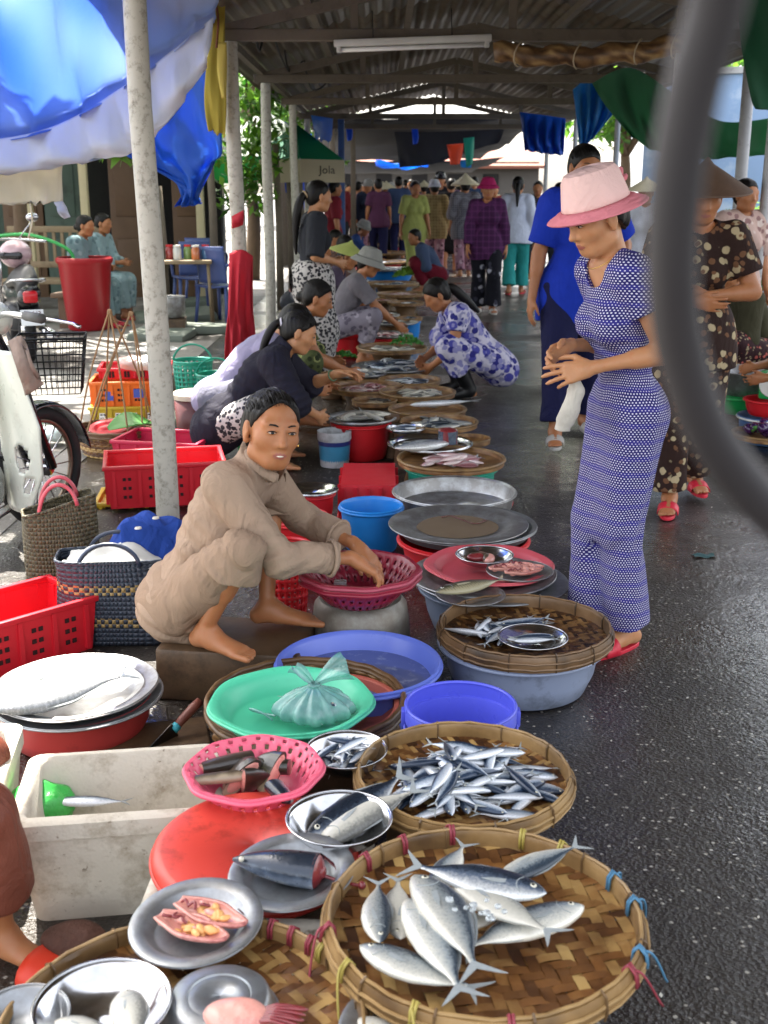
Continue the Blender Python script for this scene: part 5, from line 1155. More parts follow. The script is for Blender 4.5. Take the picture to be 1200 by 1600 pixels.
t = thing('cut_fish', 'pink cut fish head with torn red gills lying on the upside down dish', 'fish', at(375, 1592, .3), R(-12)); b = MB(); sph(b, (0, 0, 0), .05, 0, 20, (1.15, .75, .5)); b.v = [tuple(Vector(q)*(1+.12*sm_noise(q, 50))) for q in b.v]; b.build('flesh', PINKFL, t, auto=None, sub=1)
b = MB()
for i in range(7): b.tube(crom([(.035, .012*(i-3)*.4, .012), (.06, .01*(i-3)*.6, .02), (.1, .008*(i-3), .014+.003*(i % 3))], 4), [.004]*4+[.003]*4+[.0015], 6)
b.build('gill', REDFL, t, auto=None)
c7 = at(590, 1612, .25); lathe_thing('metal_plate', 'metal plate with striped fish cut off by the lower picture edge', 'plate', at(650, 1622, .235), p_plate(size(240, 650, 1622, .235)/2, .02), ALU2, rim=.002)
fish_px((560, 1590), (640, 1640), .268, 'deep', F_PALE, 0, 'pale deep fish lying with its mouth up beside the large tray', fin=FINY)
fish_px((620, 1608), (760, 1600), .262, 'scad', F_SARD, 0, 'blue striped fish on the plate at the lower edge')
# person in brown at the left edge: knee, trouser leg, foot in red slipper
BRN = cloth('brown_satin', '6a3a2c', .2, .3, .5)
pk = at(30, 1492, 0)
B = Body(.78, (-.2, 0, .25), lean=-5, head=(0, 0, 0), Lf=(-.15, .16, .08), Rf=(.12, -.06, .08), Lk=(.2, .6, 1), Rk=(.8, -.1, 1), Rt=(.85, -.5, 0), Rh=(-.35, -.25, .5), Lh=(-.35, .25, .5), Re=(-1, -.3, 0), Le=(-1, .3, 0))
EDGE = make_person('person in brown satin trousers and a red slipper squatting by the foam box', (pk.x-.125, pk.y+.03, 0), R(4), B, dict(skin=SKIN, hair='tied', wear=[dict(t='pants', name='trousers', mat=BRN, len=1.62, loose=.02, flare=.03), dict(t='top', name='blouse', mat=BRN, sleeve=1.5, loose=.015, hem=.1)]), vox=.0075)
for A_, T_ in ((B.RA, B.Rt), (B.LA, B.Lt)): slipper(EDGE, A_, T_, plastic('slipper_red', 'd43a22', .2, .5), 1.1)
b = MB(); p = at(118, 1470, .035); sph(b, (0, 0, 0), .07, 0, 18, (1.0, .62, .55)); b.v = [tuple(Vector(q)*(1+.14*sm_noise(q, 40))) for q in b.v]; o = b.build('coconut_husk', mat('husk', hx('4a2c20'), .8, var=.4, scale=30, bump=.8, bscale=60, bdist=.01), None, auto=None, sub=1); o.location = p; tag(o, 'dark brown coconut husk lying below the long foam box', 'husk')
# ================================================================ THE OTHER STALLS ALONG THE LANE
REDC = plastic('crate_red', 'c8202e', .3, .4); CRIM = plastic('crate_crimson', 'b81e44', .3, .4); YELC = plastic('crate_yellow', 'b89a1e', .35, .45); ORAC = plastic('crate_orange', 'e06a1e', .25, .4)
def crate(label, c, sz, rz_, m, rot=None, group=None, ribs=5, name='plastic_crate', upside=False):
    root = thing(name, label, 'crate', c, rz_, group)
    if rot is not None: root.rotation_euler = rot
    L, W, H = sz; t = .006
    b = MB(); f = .93
    def wall(p0, p1, q0, q1): # bottom p0-p1, top q0-q1, with window cells left open
        nx = 12; nz = 5; p0, p1, q0, q1 = map(Vector, (p0, p1, q0, q1)); vs = []
        for j in range(nz+1):
            for i in range(nx+1): a = p0.lerp(p1, i/nx); d = q0.lerp(q1, i/nx); vs.append(a.lerp(d, j/nz))
        fs = [(j*(nx+1)+i, j*(nx+1)+i+1, (j+1)*(nx+1)+i+1, (j+1)*(nx+1)+i) for j in range(nz) for i in range(nx)]; b.add(vs, fs)
    l, w = L/2, W/2; bl, bw = l*f, w*f
    wall((-bl, -bw, 0), (bl, -bw, 0), (-l, -w, H), (l, -w, H)); wall((bl, bw, 0), (-bl, bw, 0), (l, w, H), (-l, w, H))
    wall((bl, -bw, 0), (bl, bw, 0), (l, -w, H), (l, w, H)); wall((-bl, bw, 0), (-bl, -bw, 0), (-l, w, H), (-l, -w, H))
    WB = b
    b = MB(); b.box((0, 0, .003), (2*bl, 2*bw, .006)); b.build('base', m, root, smooth=False)
    b = MB(); r_ = .011
    for (x, y, dx, dy) in ((0, -w, L+.024, .02), (0, w, L+.024, .02), (-l, 0, .02, W-.02), (l, 0, .02, W-.02)): b.box((x, y, H), (dx, dy, .02), bev=.004)
    b.build('rim', m, root)
    b = WB
    for i in range(ribs):
        x = -l*.86+2*l*.86*i/(ribs-1)
        for s_ in (-1, 1): b.box((x, s_*(w*.965+.006), H*.5), (.012, .012, H*.86))
    for i in range(3):
        y = -w*.7+w*.7*i
        for s_ in (-1, 1): b.box((s_*(l*.965+.006), y, H*.5), (.012, .012, H*.86))
    dk = mat('crate_hole', hx('2a0a0c'), .8)
    for i in range(ribs-1):
        x = -l*.86+2*l*.86*(i+.5)/(ribs-1)
        for j in (0, 1, 2):
            for k in (-1, 1): b.box((x+k*L*.022, -(w*(f+(1-f)*(.28+.22*j))+.0035), H*(.28+.22*j)), (.011, .003, .011), mi=1)
    b.build('wall', [m, dk], root, smooth=False, solid=t); return root
# red crate slanting in from the left edge
p = (at(0, 1058, 0)+at(150, 1010, 0))/2; d = at(150, 1010, 0)-at(0, 1058, 0); a = math.atan2(d.y, d.x)
crate('red plastic crate behind the red tub, a worn printed band along its rim', (p.x-.14*math.sin(a)-.1*math.cos(a), p.y+.14*math.cos(a)-.1*math.sin(a), .0), (.56, .3, .175), a, REDC)
# woven shopping bags
def mat_weave(name, a, b_, checks=None):
    m = NT(name); c = m.coord(); sx = m.n('SeparateXYZ'); m.l(c, sx.inputs[0]); th = m.math('ARCTAN2', sx.outputs[1], sx.outputs[0]); z = sx.outputs[2]
    u = m.math('MULTIPLY', th, 9.0); v = m.math('MULTIPLY', z, 62.0)
    ck = m.math('MODULO', m.math('ADD', m.math('FLOOR', m.math('ADD', u, 100)), m.math('FLOOR', m.math('ADD', v, 100))), 2.0)
    col = m.mix(m.math('ADD', m.math('MULTIPLY', ck, .4), m.math('MULTIPLY', m.noise(40, 2), .6)), hx(a), hx(b_))
    if checks:
        vr = m.math('FLOOR', v); f = 0
        for z0_ in checks[0]: t_ = m.math('MULTIPLY', m.math('LESS_THAN', m.math('ABSOLUTE', m.math('SUBTRACT', z, z0_)), .0165), ck); f = m.math('MAXIMUM', f, t_)
        col = m.mix(f, col, hx(checks[1]))
    m.set(**{'Base Color': col, 'Roughness': .5}); fu = m.math('ABSOLUTE', m.math('SINE', m.math('MULTIPLY', u, 3.14159))); fv = m.math('ABSOLUTE', m.math('SINE', m.math('MULTIPLY', v, 3.14159)))
    m.bump(m.math('MULTIPLY', fu, fv), .8, .006); return m.m
def tote(label, c, w_, h_, dep_, m, mh, rz_, sag=.0, hand=.14, fill=None):
    root = thing('woven_bag', label, 'bag', c, rz_); b = MB(); n = 48
    def pt(uu, vv):
        th = 6.28319*uu; ex = .55+.1*vv; cx, sy = math.cos(th), math.sin(th); x = w_/2*(.93+.07*vv)*math.copysign(abs(cx)**ex, cx); y = dep_/2*(1.02-.15*vv)*math.copysign(abs(sy)**ex, sy)
        return Vector((x, y, h_*vv+sag*vv*(x/(w_/2)))) + Vector((.006*math.sin(5*th+vv*4), .008*math.sin(3*th+vv*5), 0))
    b.grid(pt, n, 12); b.build('woven_side', m, root, solid=.006, auto=None)
    b = MB(); b.lathe([(.001, .004), (.9, .004)], 24); b.v = [(x*w_*.47, y*dep_*.47, z) for x, y, z in b.v]; b.build('base', m, root)
    b = MB(); b.tube([pt(i/40, 1.0) for i in range(40)], .007, 6, closed=True); b.build('rim', m, root, auto=None)
    for s_ in (-1, 1):
        b = MB(); y = s_*dep_*.42; zt = h_*.96; b.tube(bez((-w_*.26, y, zt-sag*.5), (-w_*.2, y*.5+s_*.02, zt+hand*1.3), (w_*.2, y*.5+s_*.02, zt+hand*1.3), (w_*.26, y, zt+sag*.5), 14), .0075, 7); b.build('handle', mh, root, auto=None)
    if fill:
        b = MB(); b.grid(lambda uu, vv: Vector(((uu-.5)*w_*.8, (vv-.5)*dep_*.75, h_*.96+.05*math.sin(uu*3.1)*math.sin(vv*3.1)+.02*sm_noise((uu*3, vv*3, 1), 2.5))), 14, 10); b.build('paper_filling', fill, root, auto=None)
    return root
tote('tall olive woven bag with pink handles, standing beside the moped', (at(100, 930, 0).x, at(100, 930, 0).y+.02, 0), .27, .36, .17, mat_weave('olive_weave', '2e2a1c', '6a6146'), plastic('handle_pink', 'c85a66', .1), .25, sag=.035, hand=.1)
tote('dark blue woven bag with two bands of tan checks, stuffed with white paper', (at(182, 1000, 0).x, at(182, 1000, 0).y+.05, 0), .40, .29, .22, mat_weave('blue_weave', '1c2430', '3c4654', ((.085, .20), '9a8250')), plastic('handle_dark', '1e2a40', .1), .02, hand=.075, fill=mat('white_paper', hx('c8c8c2'), .7, var=.1, scale=5))
# blue folded jacket
JK = cloth('jacket_blue', '22408c', .12, .3); c = atY(246, 832, 3.85); root = thing('jacket', 'blue folded jacket with pale buttons lying over the woven bag', 'jacket', (c.x, c.y, c.z-.03), R(10))
b = MB()
def jf(uu, vv):
    x = (uu-.5)*.36; y = (vv-.5)*.32; h = .13*math.exp(-((x+.02)/.14)**2-((y-.02)/.13)**2)+.02*math.sin(uu*9+vv*5)*math.sin(vv*7+1)+.010*math.sin(uu*21+vv*9); return Vector((x, y, h-.6*max(0, abs(x)-.11)-.9*max(0, -y-.08)-.03))
b.grid(jf, 44, 40); b.build('cloth', JK, root, solid=.006, auto=None, sub=1)
b = MB(); b.grid(lambda u_, v_: Vector(((u_-.5)*.2-.02, -.075-.035*v_+.006*math.sin(u_*9), .085+.012*math.sin(u_*7)-.13*v_)), 16, 6); b.build('flap', JK, root, solid=.008, auto=None)
for x, y, z in ((.0, -.075, .108), (-.06, -.085, .078)):
    b = MB(); b.lathe([(.0045, .003), (.006, .006), (.011, .005), (.0125, 0)], 16, c=(x, y-.02, z)); b.build('button', mat('button', hx('c8c4ba'), .3), root)
stand('upturned dark crate holding up the blue jacket', (c.x+.06, c.y+.05, 0), (.22, .2, max(.2, c.z-.1)), .1)
# crates behind the pole
p = at(248, 800, 0); crate('bright red open crate at the foot of the pole', (p.x, p.y+.2, .02), (.56, .36, .2), R(12), REDC); 
crate('yellow crate of which only a corner shows under the bright red crate', (p.x-.16, p.y+.22, 0), (.34, .3, .02), R(6), YELC)
p = at(250, 745, 0); crate('crimson open crate behind the bright red one', (p.x, p.y+.22, .0), (.48, .34, .17), R(-12), CRIM)
p = at(192, 676, 0); yc = crate('olive yellow crate with white lettered labels under the orange crate', (p.x+.02, p.y+.17, 0), (.46, .32, .155), R(4), YELC)
def text(txt, size_, m, parent, loc, rot, name='lettering', ext=.0008, res=2):
    cu_ = bpy.data.curves.new(name, 'FONT'); cu_.body = txt; cu_.size = size_; cu_.extrude = ext; cu_.align_x = 'CENTER'; cu_.align_y = 'CENTER'; cu_.resolution_u = res
    o = bpy.data.objects.new('tmp', cu_); COL.objects.link(o); dg = bpy.context.evaluated_depsgraph_get(); me = bpy.data.meshes.new_from_object(o.evaluated_get(dg)); bpy.data.objects.remove(o)
    me.materials.clear(); me.materials.append(m); o = bpy.data.objects.new(name, me); COL.objects.link(o); o.parent = parent; o.location = loc; o.rotation_euler = rot; return o
WHT = mat('white_label', hx('dedcd4'), .6, var=.06); INK = mat('dark_red_ink', hx('5a1c28'), .6); BLUI = mat('blue_label', hx('3c4ea0'), .6)
for i, tx in enumerate(('DV', 'KYPI', 'NH', 'CHV')):
    b = MB(); x = -.155+.1*i; b.box((x, -.1645, .075), (.034, .003, .10), Matrix.Rotation(R(-4), 3, 'X')); lb = b.build('label_plate', WHT, yc, smooth=False); text(tx, .036, INK, lb, (x, -.1675, .075), (R(90-4), R(90), 0))
oc = crate('orange crate with blue patches on top of the olive yellow crate', (p.x+.03, p.y+.19, .162), (.48, .34, .15), R(6), ORAC)
for x, z, w_ in ((-.12, .07, .05), (.06, .085, .06), (.17, .1, .05)):
    b = MB(); b.box((x, -.176, z), (w_, .004, .055), Matrix.Rotation(R(-5), 3, 'X')); b.build('blue_patch', BLUI, oc, smooth=False)
crate('red tray crate lying on the orange crate', (p.x+.05, p.y+.26, .325), (.44, .3, .06), R(8), REDC)
# shoulder pole basket with cane straps
RAT = mat('cane', hx('8a6a42'), .5, var=.25, scale=20); p = at(172, 720, 0)
sb_ = deep_basket('wicker carrying basket with cane straps and greens inside', (p.x, p.y+.22, 0), .23, .14, BAM, 'carrying_basket')
for ax_, ay, off in (((-.0), 0, 0), (.1, .08, .4)):
    for k in range(4):
        a = k*1.5708+.5+off; b = MB(); top = Vector((ax_+.01*math.cos(a), ay+.01*math.sin(a), .80-off*.05)); bot = Vector((.225*math.cos(a), .225*math.sin(a), .13)); b.tube(crom([bot, bot.lerp(top, .5)+Vector((.02*math.cos(a), .02*math.sin(a), .0)), top, top+Vector((.02*math.cos(a+3), .02*math.sin(a+3), .004))], 5), .0058, 6); b.build('strap', RAT, sb_, auto=None)
lathe_thing('plastic_plate', 'red plastic plate lying in the carrying basket', 'plate', (p.x-.02, p.y+.14, .15), p_plate(.12, .02), REDC, rot=(R(10), 0, 0), rim=.003)
LEAFG = mat('leaf_green', hx('3f7a30'), .5, var=.3, scale=8)
b = MB(); b.grid(lambda uu, vv: Vector(((uu-.5)*.26, (vv-.5)*.16*math.sin(3.1416*min(1, uu*.9+.08)), .05*math.sin(uu*3)+.01*abs(vv-.5))), 14, 8); o = b.build('banana_leaf', LEAFG, None, solid=.002, auto=None); o.location = (p.x+.1, p.y+.12, .17); o.rotation_euler = (R(20), 0, R(30)); tag(o, 'folded green leaf sticking out of the carrying basket', 'leaf')
# covered brown bucket
p = at(303, 694, 0); BRB = plastic('brown', '5e3030', .4, .45); bb_ = lathe_thing('covered_bucket', 'brown bucket with a cream lid behind the crates', 'bucket', (p.x, p.y+.12, 0), [(.001, .004), (.108, .004), (.112, .012), (.128, .27)], BRB)
b = MB(); b.lathe([(.136, .262), (.138, .292), (.128, .3), (.001, .303)], 40); b.build('cover', plastic('cream', 'cfc4b0', .3), bb_)
TEAL = plastic('teal', '1f9a82', .25, .4); p = at(330, 655, 0)
def mesh_basket(label, c, r, h, m, name='mesh_basket', sq=False, handle=True, taper=.85):
    n = 44; rows = int(h/.011); prof = [(r*(taper+(1-taper)*i/rows), h*i/rows) for i in range(rows+1)]
    b = MB(); b.lathe([(.001, .002)]+prof, n, skip=lambda i, k: i > 1 and (i % 3 in (1, 2)) and (k % 2 == 0) and i < rows-1); o = b.build(name, m, None, solid=.004, auto=50); o.location = c; tag(o, label, 'basket')
    b = MB(); b.tube([(r*math.cos(k*6.28319/40), r*math.sin(k*6.28319/40), h) for k in range(40)], .008, 7, closed=True); b.build('rim', m, o, auto=None)
    if handle:
        b = MB(); b.tube(bez((-r, 0, h), (-r*.8, 0, h+r*1.1), (r*.8, 0, h+r*1.1), (r, 0, h), 12), .009, 6, flat=.6); b.build('handle', m, o, auto=None)
    return o
mesh_basket('teal plastic basket with a handle behind the brown bucket', (p.x+.02, p.y+.15, 0), .13, .28, TEAL)
p = at(300, 640, 0); mesh_basket('teal plastic basket furthest back, beside the dial scale', (p.x-.03, p.y+.3, 0), .14, .3, TEAL)
p = at(445, 996, 0); RBK = plastic('basket_red', 'c81e26', .25, .4); mesh_basket('tall red mesh basket beside the wooden block', (p.x+.0, p.y+.1, 0), .088, .3, RBK, handle=False, taper=.72)
p = at(452, 905, 0); lathe_thing('plastic_basin', 'red plastic basin behind the knee of the squatting seller', 'basin', (p.x+.02, p.y+.15, .0), p_tub(.13, .22, .8), RBK, rim=.005)
# small green stool
GST = plastic('stool_green', '1e9a4e', .2, .35); p = at(352, 720, 0); t = thing('plastic_stool', 'small bright green plastic stool by the navy seller', 'stool', (p.x, p.y+.1, 0), .2)
b = MB(); b.box((0, 0, .19), (.2, .2, .018), bev=.006); b.build('seat', GST, t)
for sx in (-1, 1):
    for sy in (-1, 1): b = MB(); b.box((sx*.085, sy*.085, .09), (.035, .035, .18), bev=.004); b.build('leg', GST, t)
# dial scale
p = at(272, 600, 0); t = thing('dial_scale', 'green dial scale with a round white face on a box near the teal baskets', 'scale', (p.x, 8.4, .16), .1)
b = MB(); b.box((0, 0, .08), (.14, .12, .16), bev=.015); b.build('housing', GST, t)
b = MB(); b.lathe([(.001, .004), (.075, .004), (.08, 0)], 28); b.v = [(x, -.066-z, y+.09) for x, y, z in b.v]; b.build('dial', WHT, t)
b = MB(); b.box((.0, -.073, .105), (.004, .002, .045)); b.build('needle', INK, t)
b = MB(); b.lathe([(.001, .0), (.12, .005), (.15, .02)], 30, c=(0, 0, .18)); b.build('pan', ALU, t, solid=.003)
stand('pale wooden crate under the dial scale', (p.x, 8.4, 0), (.34, .26, .16), .1, m_timber)
# ------------------------------------------------ middle stall: seller's colanders
MAR = plastic('maroon', '8c2036', .25, .35); MAR2 = plastic('faded_maroon', 'a8485a', .3, .4)
cs = at(562, 888, .37); rs_ = size(178, 562, 888, .37)/2
wobs = lambda th, i: .018*math.cos(9*th)*(i/10)
for i, (dz, m, lab) in enumerate(((-.018, MAR, 'lower maroon colander nested under the one the beige seller holds'), (0, MAR2, 'maroon colander with a faded rim held by the seller in beige'))):
    h_ = .085; prof = [(.001, 0), (rs_*.5, .001), (rs_*.6, .006), (rs_*.68, .02), (rs_*.75, .034), (rs_*.81, .047), (rs_*.86, .06), (rs_*.91, .072), (rs_*.96, .08), (rs_*.98, h_), (rs_*1.04, h_+.001), (rs_*1.05, h_-.008)]
    lathe_thing('plastic_colander', lab, 'colander', cs+Vector((0, 0, dz-h_)), prof, m if i == 0 else MAR, n=100, wob=wobs, rim=.006, mrim=MAR2 if i else MAR, skip=lambda i_, k: (i_ in (2, 4, 6) and k % 3 == 0), solid=.004)
b = MB(); b.box((0, 0, 0), (.04, .03, .022), bev=.004); o = b.build('ice_block', ICE, None); o.location = cs+Vector((-.06, .0, -.05)); tag(o, 'small lump of ice in the maroon colander', 'ice')
cp = at(572, 960, 0); lathe_thing('aluminium_pot', 'dirty upturned aluminium pot under the maroon colanders', 'pot', (cs.x-.0, cs.y+.1, 0), [(.165, 0), (.162, .02), (.155, .16), (.147, .22), (.13, .24), (.1, .243), (.08, .238), (.001, .237)], metal('dirty_aluminium', '8a8880', .5, .15, .5, .6), rim=None)
b = MB(); b.tube([(.085*math.cos(k*.26), .085*math.sin(k*.26), .0) for k in range(24)], .006, 7, closed=True); o = b.build('metal_ring', metal('brassy', 'a89a78', .35, .1, .3), None, auto=None); o.location = at(550, 968, .17); o.rotation_euler = (R(-8), 0, 0); tag(o, 'thin metal ring lying at the foot of the upturned pot', 'ring')
# tubs and trays of the middle stall, from the seller outwards
def tub_px(label, u, v, w_, z, m, h=None, name='plastic_tub', cat='tub', rim=.006, taper=.8, rot=None):
    c = at(u, v, z); h = h or z; return lathe_thing(name, label, cat, (c.x, c.y, z-h), p_tub(size(w_, u, v, z)/2*.98, h, taper), m, rim=rim, rot=rot)
BLU = plastic('sky_blue', '1f7fd0', .25, .35); GREYB = plastic('slate', '6c7a92', .35)
tub_px('sky blue plastic tub beside the red upturned crate', 580, 788, 100, .2, BLU)
crate('red crate turned upside down beside the sky blue tub', (at(575, 760, .155).x, at(575, 760, .155).y+.23, .158), (.27, .48, .155), 0, REDC, rot=(math.pi, 0, 0))
b = MB(); b.box((0, 0, .1), (.05, .07, .012), bev=.003); o = b.build('wood_offcut', mat('pale_wood', hx('a08a68'), .7), None); o.location = (at(604, 828, .1).x, at(604, 828, .1).y, .0); o.location.z = 0.0; o.rotation_euler = (0, 0, .5); tag(o, 'small pale wood offcut beside the sky blue tub', 'wood')
c = at(488, 765, .18); rr1 = size(76, 488, 765, .18)/2
lathe_thing('aluminium_tray', 'shiny aluminium dish on a red tub behind the seller in beige', 'dish', c-Vector((0, 0, .015)), [(.001, .0), (rr1*.7, .0), (rr1*.85, .012), (rr1*1.05, .02), (rr1*1.07, .016)], STEEL, rim=.0025); tub_px('red tub under the shiny aluminium dish', 488, 768, 70, .165, RBK)
c = at(710, 766, .205); r_ = size(190, 710, 766, .205)/2
lathe_thing('aluminium_basin', 'wide round aluminium basin standing on a red tub, behind the plates', 'basin', c-Vector((0, 0, .075)), [(.001, .004), (r_*.93, .004), (r_*.95, .012), (r_*.97, .068), (r_*1.0, .075), (r_*1.015, .068)], ALU, rim=.004)
tub_px('red tub under the wide aluminium basin', 712, 780, 176, .13, RBK)
c = at(716, 816, .215); r_ = size(216, 716, 816, .215)/2
lathe_thing('aluminium_plate', 'big flat aluminium plate with reddish puddle, upper one of the stack', 'plate', c-Vector((0, 0, .022)), p_plate(r_, .02), ALU, rim=.003)
smear('reddish smear on the big flat aluminium plate', ((690, 808), (705, 806), (730, 815), (745, 818), (760, 812)), .203, .006, mat('fish_juice', hx('6a3a34'), .2, coat=.4))
b = MB(); b.lathe([(.001, 0), (r_*.6, 0)], 40); b.v = [(x*(1+.08*sm_noise((x, y, 0), 14)), y*(1+.08*sm_noise((y, x, 0), 14)), z) for x, y, z in b.v]; o = b.build('fish_water', mat('brown_water', hx('7a6a58'), .08, var=.2, coat=.3), None); o.location = c-Vector((.0, 0, .0165)); tag(o, 'brownish puddle of fish water in the big flat aluminium plate', 'water', kind='stuff')
lathe_thing('aluminium_plate', 'lower aluminium plate of the stack, sticking out to the right', 'plate', c+Vector((.028, .008, -.045)), [(.001, .0), (r_*.92, .0), (r_*.97, .03), (r_*1.03, .036), (r_*1.035, .03)], ALU2, rim=.003)
tub_px('red tub under the stack of aluminium plates', 724, 838, 205, .165, RBK)
# stack with the red dish and the dark carp
c = at(760, 902, .185); r_ = size(242, 760, 902, .185)/2
tub_px('slate grey tub under the metal plates with the dark carp', 758, 912, 205, .16, GREYB)
lathe_thing('metal_plate', 'lower grey metal plate under the faded red dish', 'plate', c+Vector((.012, .0, -.024)), p_plate(r_*1.0, .022), ALU2, rim=.003, rot=(0, R(1.5), 0))
lathe_thing('metal_plate', 'upper grey metal plate under the faded red dish', 'plate', c+Vector((-.012, .01, -.006)), p_plate(r_*.94, .022), ALU, rim=.003, rot=(0, R(-1), 0))
RDI = plastic('faded_red', 'cc5660', .35, .4); c = at(764, 880, .225); r_ = size(196, 764, 880, .225)/2
lathe_thing('plastic_dish', 'faded red scalloped dish carrying bowls of cut fish', 'dish', c-Vector((0, 0, .032)), [(.001, 0), (r_*.72, 0), (r_*.78, .004), (r_*.86, .022), (r_*.9, .028), (r_*1.0, .032), (r_*1.01, .026)], RDI, rim=.004, wob=lambda th, i: .02*math.cos(6*th)*max(0, (i-2)/4), n=72)
c = at(757, 866, .25); r_ = size(90, 757, 866, .25)/2; lathe_thing('steel_bowl', 'small steel bowl of pink fish pieces on the faded red dish', 'bowl', c-Vector((0, 0, .036)), p_bowl(r_, .036), STEEL, rim=.002)
for i, (dx, dy) in enumerate(((-.025, .0), (.015, -.015), (.0, .012))):
    t = thing('fish_piece', ('dark skinned piece at the left in the small steel bowl', 'pink piece nearest the rim of the small steel bowl', 'pink piece at the back of the small steel bowl')[i], 'fish', c+Vector((dx, dy, -.012)), i*1.3); b = MB(); sph(b, (0, 0, 0), .03, 0, 14, (1.3, .75, .5)); b.v = [tuple(Vector(q)*(1+.15*sm_noise(q, 70))) for q in b.v]; b.build('flesh', PINKFL if i else REDFL, t, auto=None, sub=1)
    b = MB(); sph(b, (0, .008, .004), .027, 0, 10, (1.2, .5, .5)); b.build('skin', F_DARK, t, auto=None)
c = at(812, 892, .235); r_ = size(104, 812, 892, .235)/2; lathe_thing('metal_dish', 'shallow metal dish heaped with opened dark fish', 'dish', c-Vector((0, 0, .018)), p_bowl(r_, .02), ALU, rim=.002)
for i, (dx, dy, a, lab) in enumerate(((-.04, .02, 20, 'opened fish at the back left of the shallow metal dish'), (.02, .03, -10, 'dark opened fish at the back right of the shallow metal dish'), (.01, -.025, 15, 'opened fish with pale belly at the near side of the shallow metal dish'))):
    t = blob_fish_half(lab, 812, 892, .238, .13, a, 'opened_fish'); t.location = c+Vector((dx, dy, .0)); 
    for ch in t.children:
        if ch.name.startswith('roe'): ch.data.materials[0] = PINKFL
c = at(735, 928, .215); lathe_thing('metal_plate', 'small metal plate with the dark carp', 'plate', c-Vector((0, 0, .02)), p_bowl(size(108, 735, 928, .215)/2, .02), ALU, rim=.002)
fish_px((680, 926), (790, 905), .232, 'scad', F_CARP, .1, 'dark scaly carp lying on the small metal plate with its tail over the rim', fin=FINY)
# ---------------- further trays; light version of the woven tray
def merge_stuff(objs, label):
    b = MB(); mats = []
    for o in objs:
        for m in o.data.materials:
            if m not in mats: mats.append(m)
        vs = [o.matrix_basis @ v.co for v in o.data.vertices]; k = len(b.v); b.v += [tuple(v) for v in vs]; tn = [a.value for a in o.data.attributes['tint'].data]; b.tint += tn
        for p_ in o.data.polygons: b.f.append(tuple(k+i for i in p_.vertices)); b.mi.append(mats.index(o.data.materials[p_.material_index]))
    for o in objs: bpy.data.objects.remove(o)
    return tag(b.build('fish_heap', mats, None, auto=None), label, 'fish', kind='stuff')
DISC = mat_bamboo('far_bamboo', '40260f', '7a5530', 'a88452')
def lite_tray(label, c, r, m=None, mr=None, name='woven_tray', cat='tray', rim_h=.03):
    b = MB(); b.lathe([(.001, -.012), (r*.6, -.011), (r*.93, -.004), (r*.95, rim_h*.4), (r*.985, rim_h*.45), (r*1.0, rim_h*.2), (r*.995, -.014), (r*.9, -.02)], 40); b.tint = [.3+.5*random.random() for _ in b.v]; o = b.build(name, m or DISC, None); o.location = c; tag(o, label, cat)
    b = MB(); b.tube([(r*math.cos(k*.157), r*math.sin(k*.157), rim_h*.4) for k in range(40)], r*.025+.002, 6, closed=True); b.build('rim', mr or RIMB, o, auto=None); return o
LO = {k: [small_fish_mesh(kd, m, bd, lo=True) for bd in (-.15, .0, .18)] for k, kd, m in (('silver', 'sardine', F_SARD), ('pale', 'scad', F_PALE), ('mack', 'scad', F_SCAD), ('dark', 'mullet', F_DARK), ('pink', 'deep', mat_fish('skin_of_pink_fish', 'a86a6e', 'd0a8a8', 'dccac6', .6, .1)))}
def stall_tray(u, v, w_, z, kind, n, L, what, tubm=None, metalt=False, spread=.8, bam=None, what_fish=None):
    c = at(u, v, z); r = size(w_, u, v, z)/2
    if metalt: lathe_thing('metal_tray', what, 'tray', c-Vector((0, 0, .02)), [(.001, .004), (r*.9, .004), (r*.95, .02), (r*1.0, .024), (r*1.02, .018)], ALU if metalt == 1 else STEEL, n=40, rim=.003)
    else: lite_tray(what, c, r, bam)
    if tubm: lathe_thing('plastic_tub', 'tub under the '+what, 'tub', (c.x, c.y, 0), p_tub(r*.86, z-.022, .82), tubm, n=36, rim=.005)
    else: lathe_thing('round_stand', 'stand under the '+what, 'stand', (c.x, c.y, 0), [(r*.6, 0), (r*.62, .01), (r*.5, z*.5), (r*.6, z-.03), (r*.55, z-.02)], RIMD, n=24)
    if n:
        hp2 = heap((c.x, c.y), r*.85, c.z-.008, n, LO[kind], L, .25, .12, what_fish or 'fish on the '+what, 'fish on the '+what, spread=spread, ang=(random.uniform(-.5, .5), .7))
        if v < 603: merge_stuff(hp2, 'fish heap on the '+what)
    return c, r
stall_tray(705, 720, 166, .19, 'pink', 26, .13, 'bamboo tray of pink and grey fish behind the wide aluminium basin', TEAL, spread=.6)
c, r = stall_tray(735, 688, 62, .17, 'silver', 0, .1, 'small brown tray to the right of the tuna tray')
c, r = stall_tray(672, 692, 130, .215, 'mack', 0, .2, 'steel tray with a long tuna beside the tree stump', None, 2)
fish_px((615, 704), (720, 686), .235, 'scad', F_MACK, .0, 'long dark tuna on the steel tray beside the tree stump', tilt=3)
t = thing('tuna_piece', 'dark red cut tuna piece standing at the end of the steel tray', 'fish', at(700, 684, .25)); b = MB(); b.lathe([(.001, .05), (.035, .05), (.05, .04), (.05, -.03), (.001, -.035)], 20); b.v = [tuple(Vector(q)+Vector((1, 1, 1))*.003*sm_noise(q, 60)) for q in b.v]; b.build('flesh', REDFL, t); b = MB(); b.lathe([(.0505, -.028), (.0508, .038)], 20); b.build('skin', F_MACK, t)
stall_tray(686, 662, 120, .2, 'mack', 18, .2, 'bamboo tray of greenish silver fish behind the tuna tray', spread=.65)
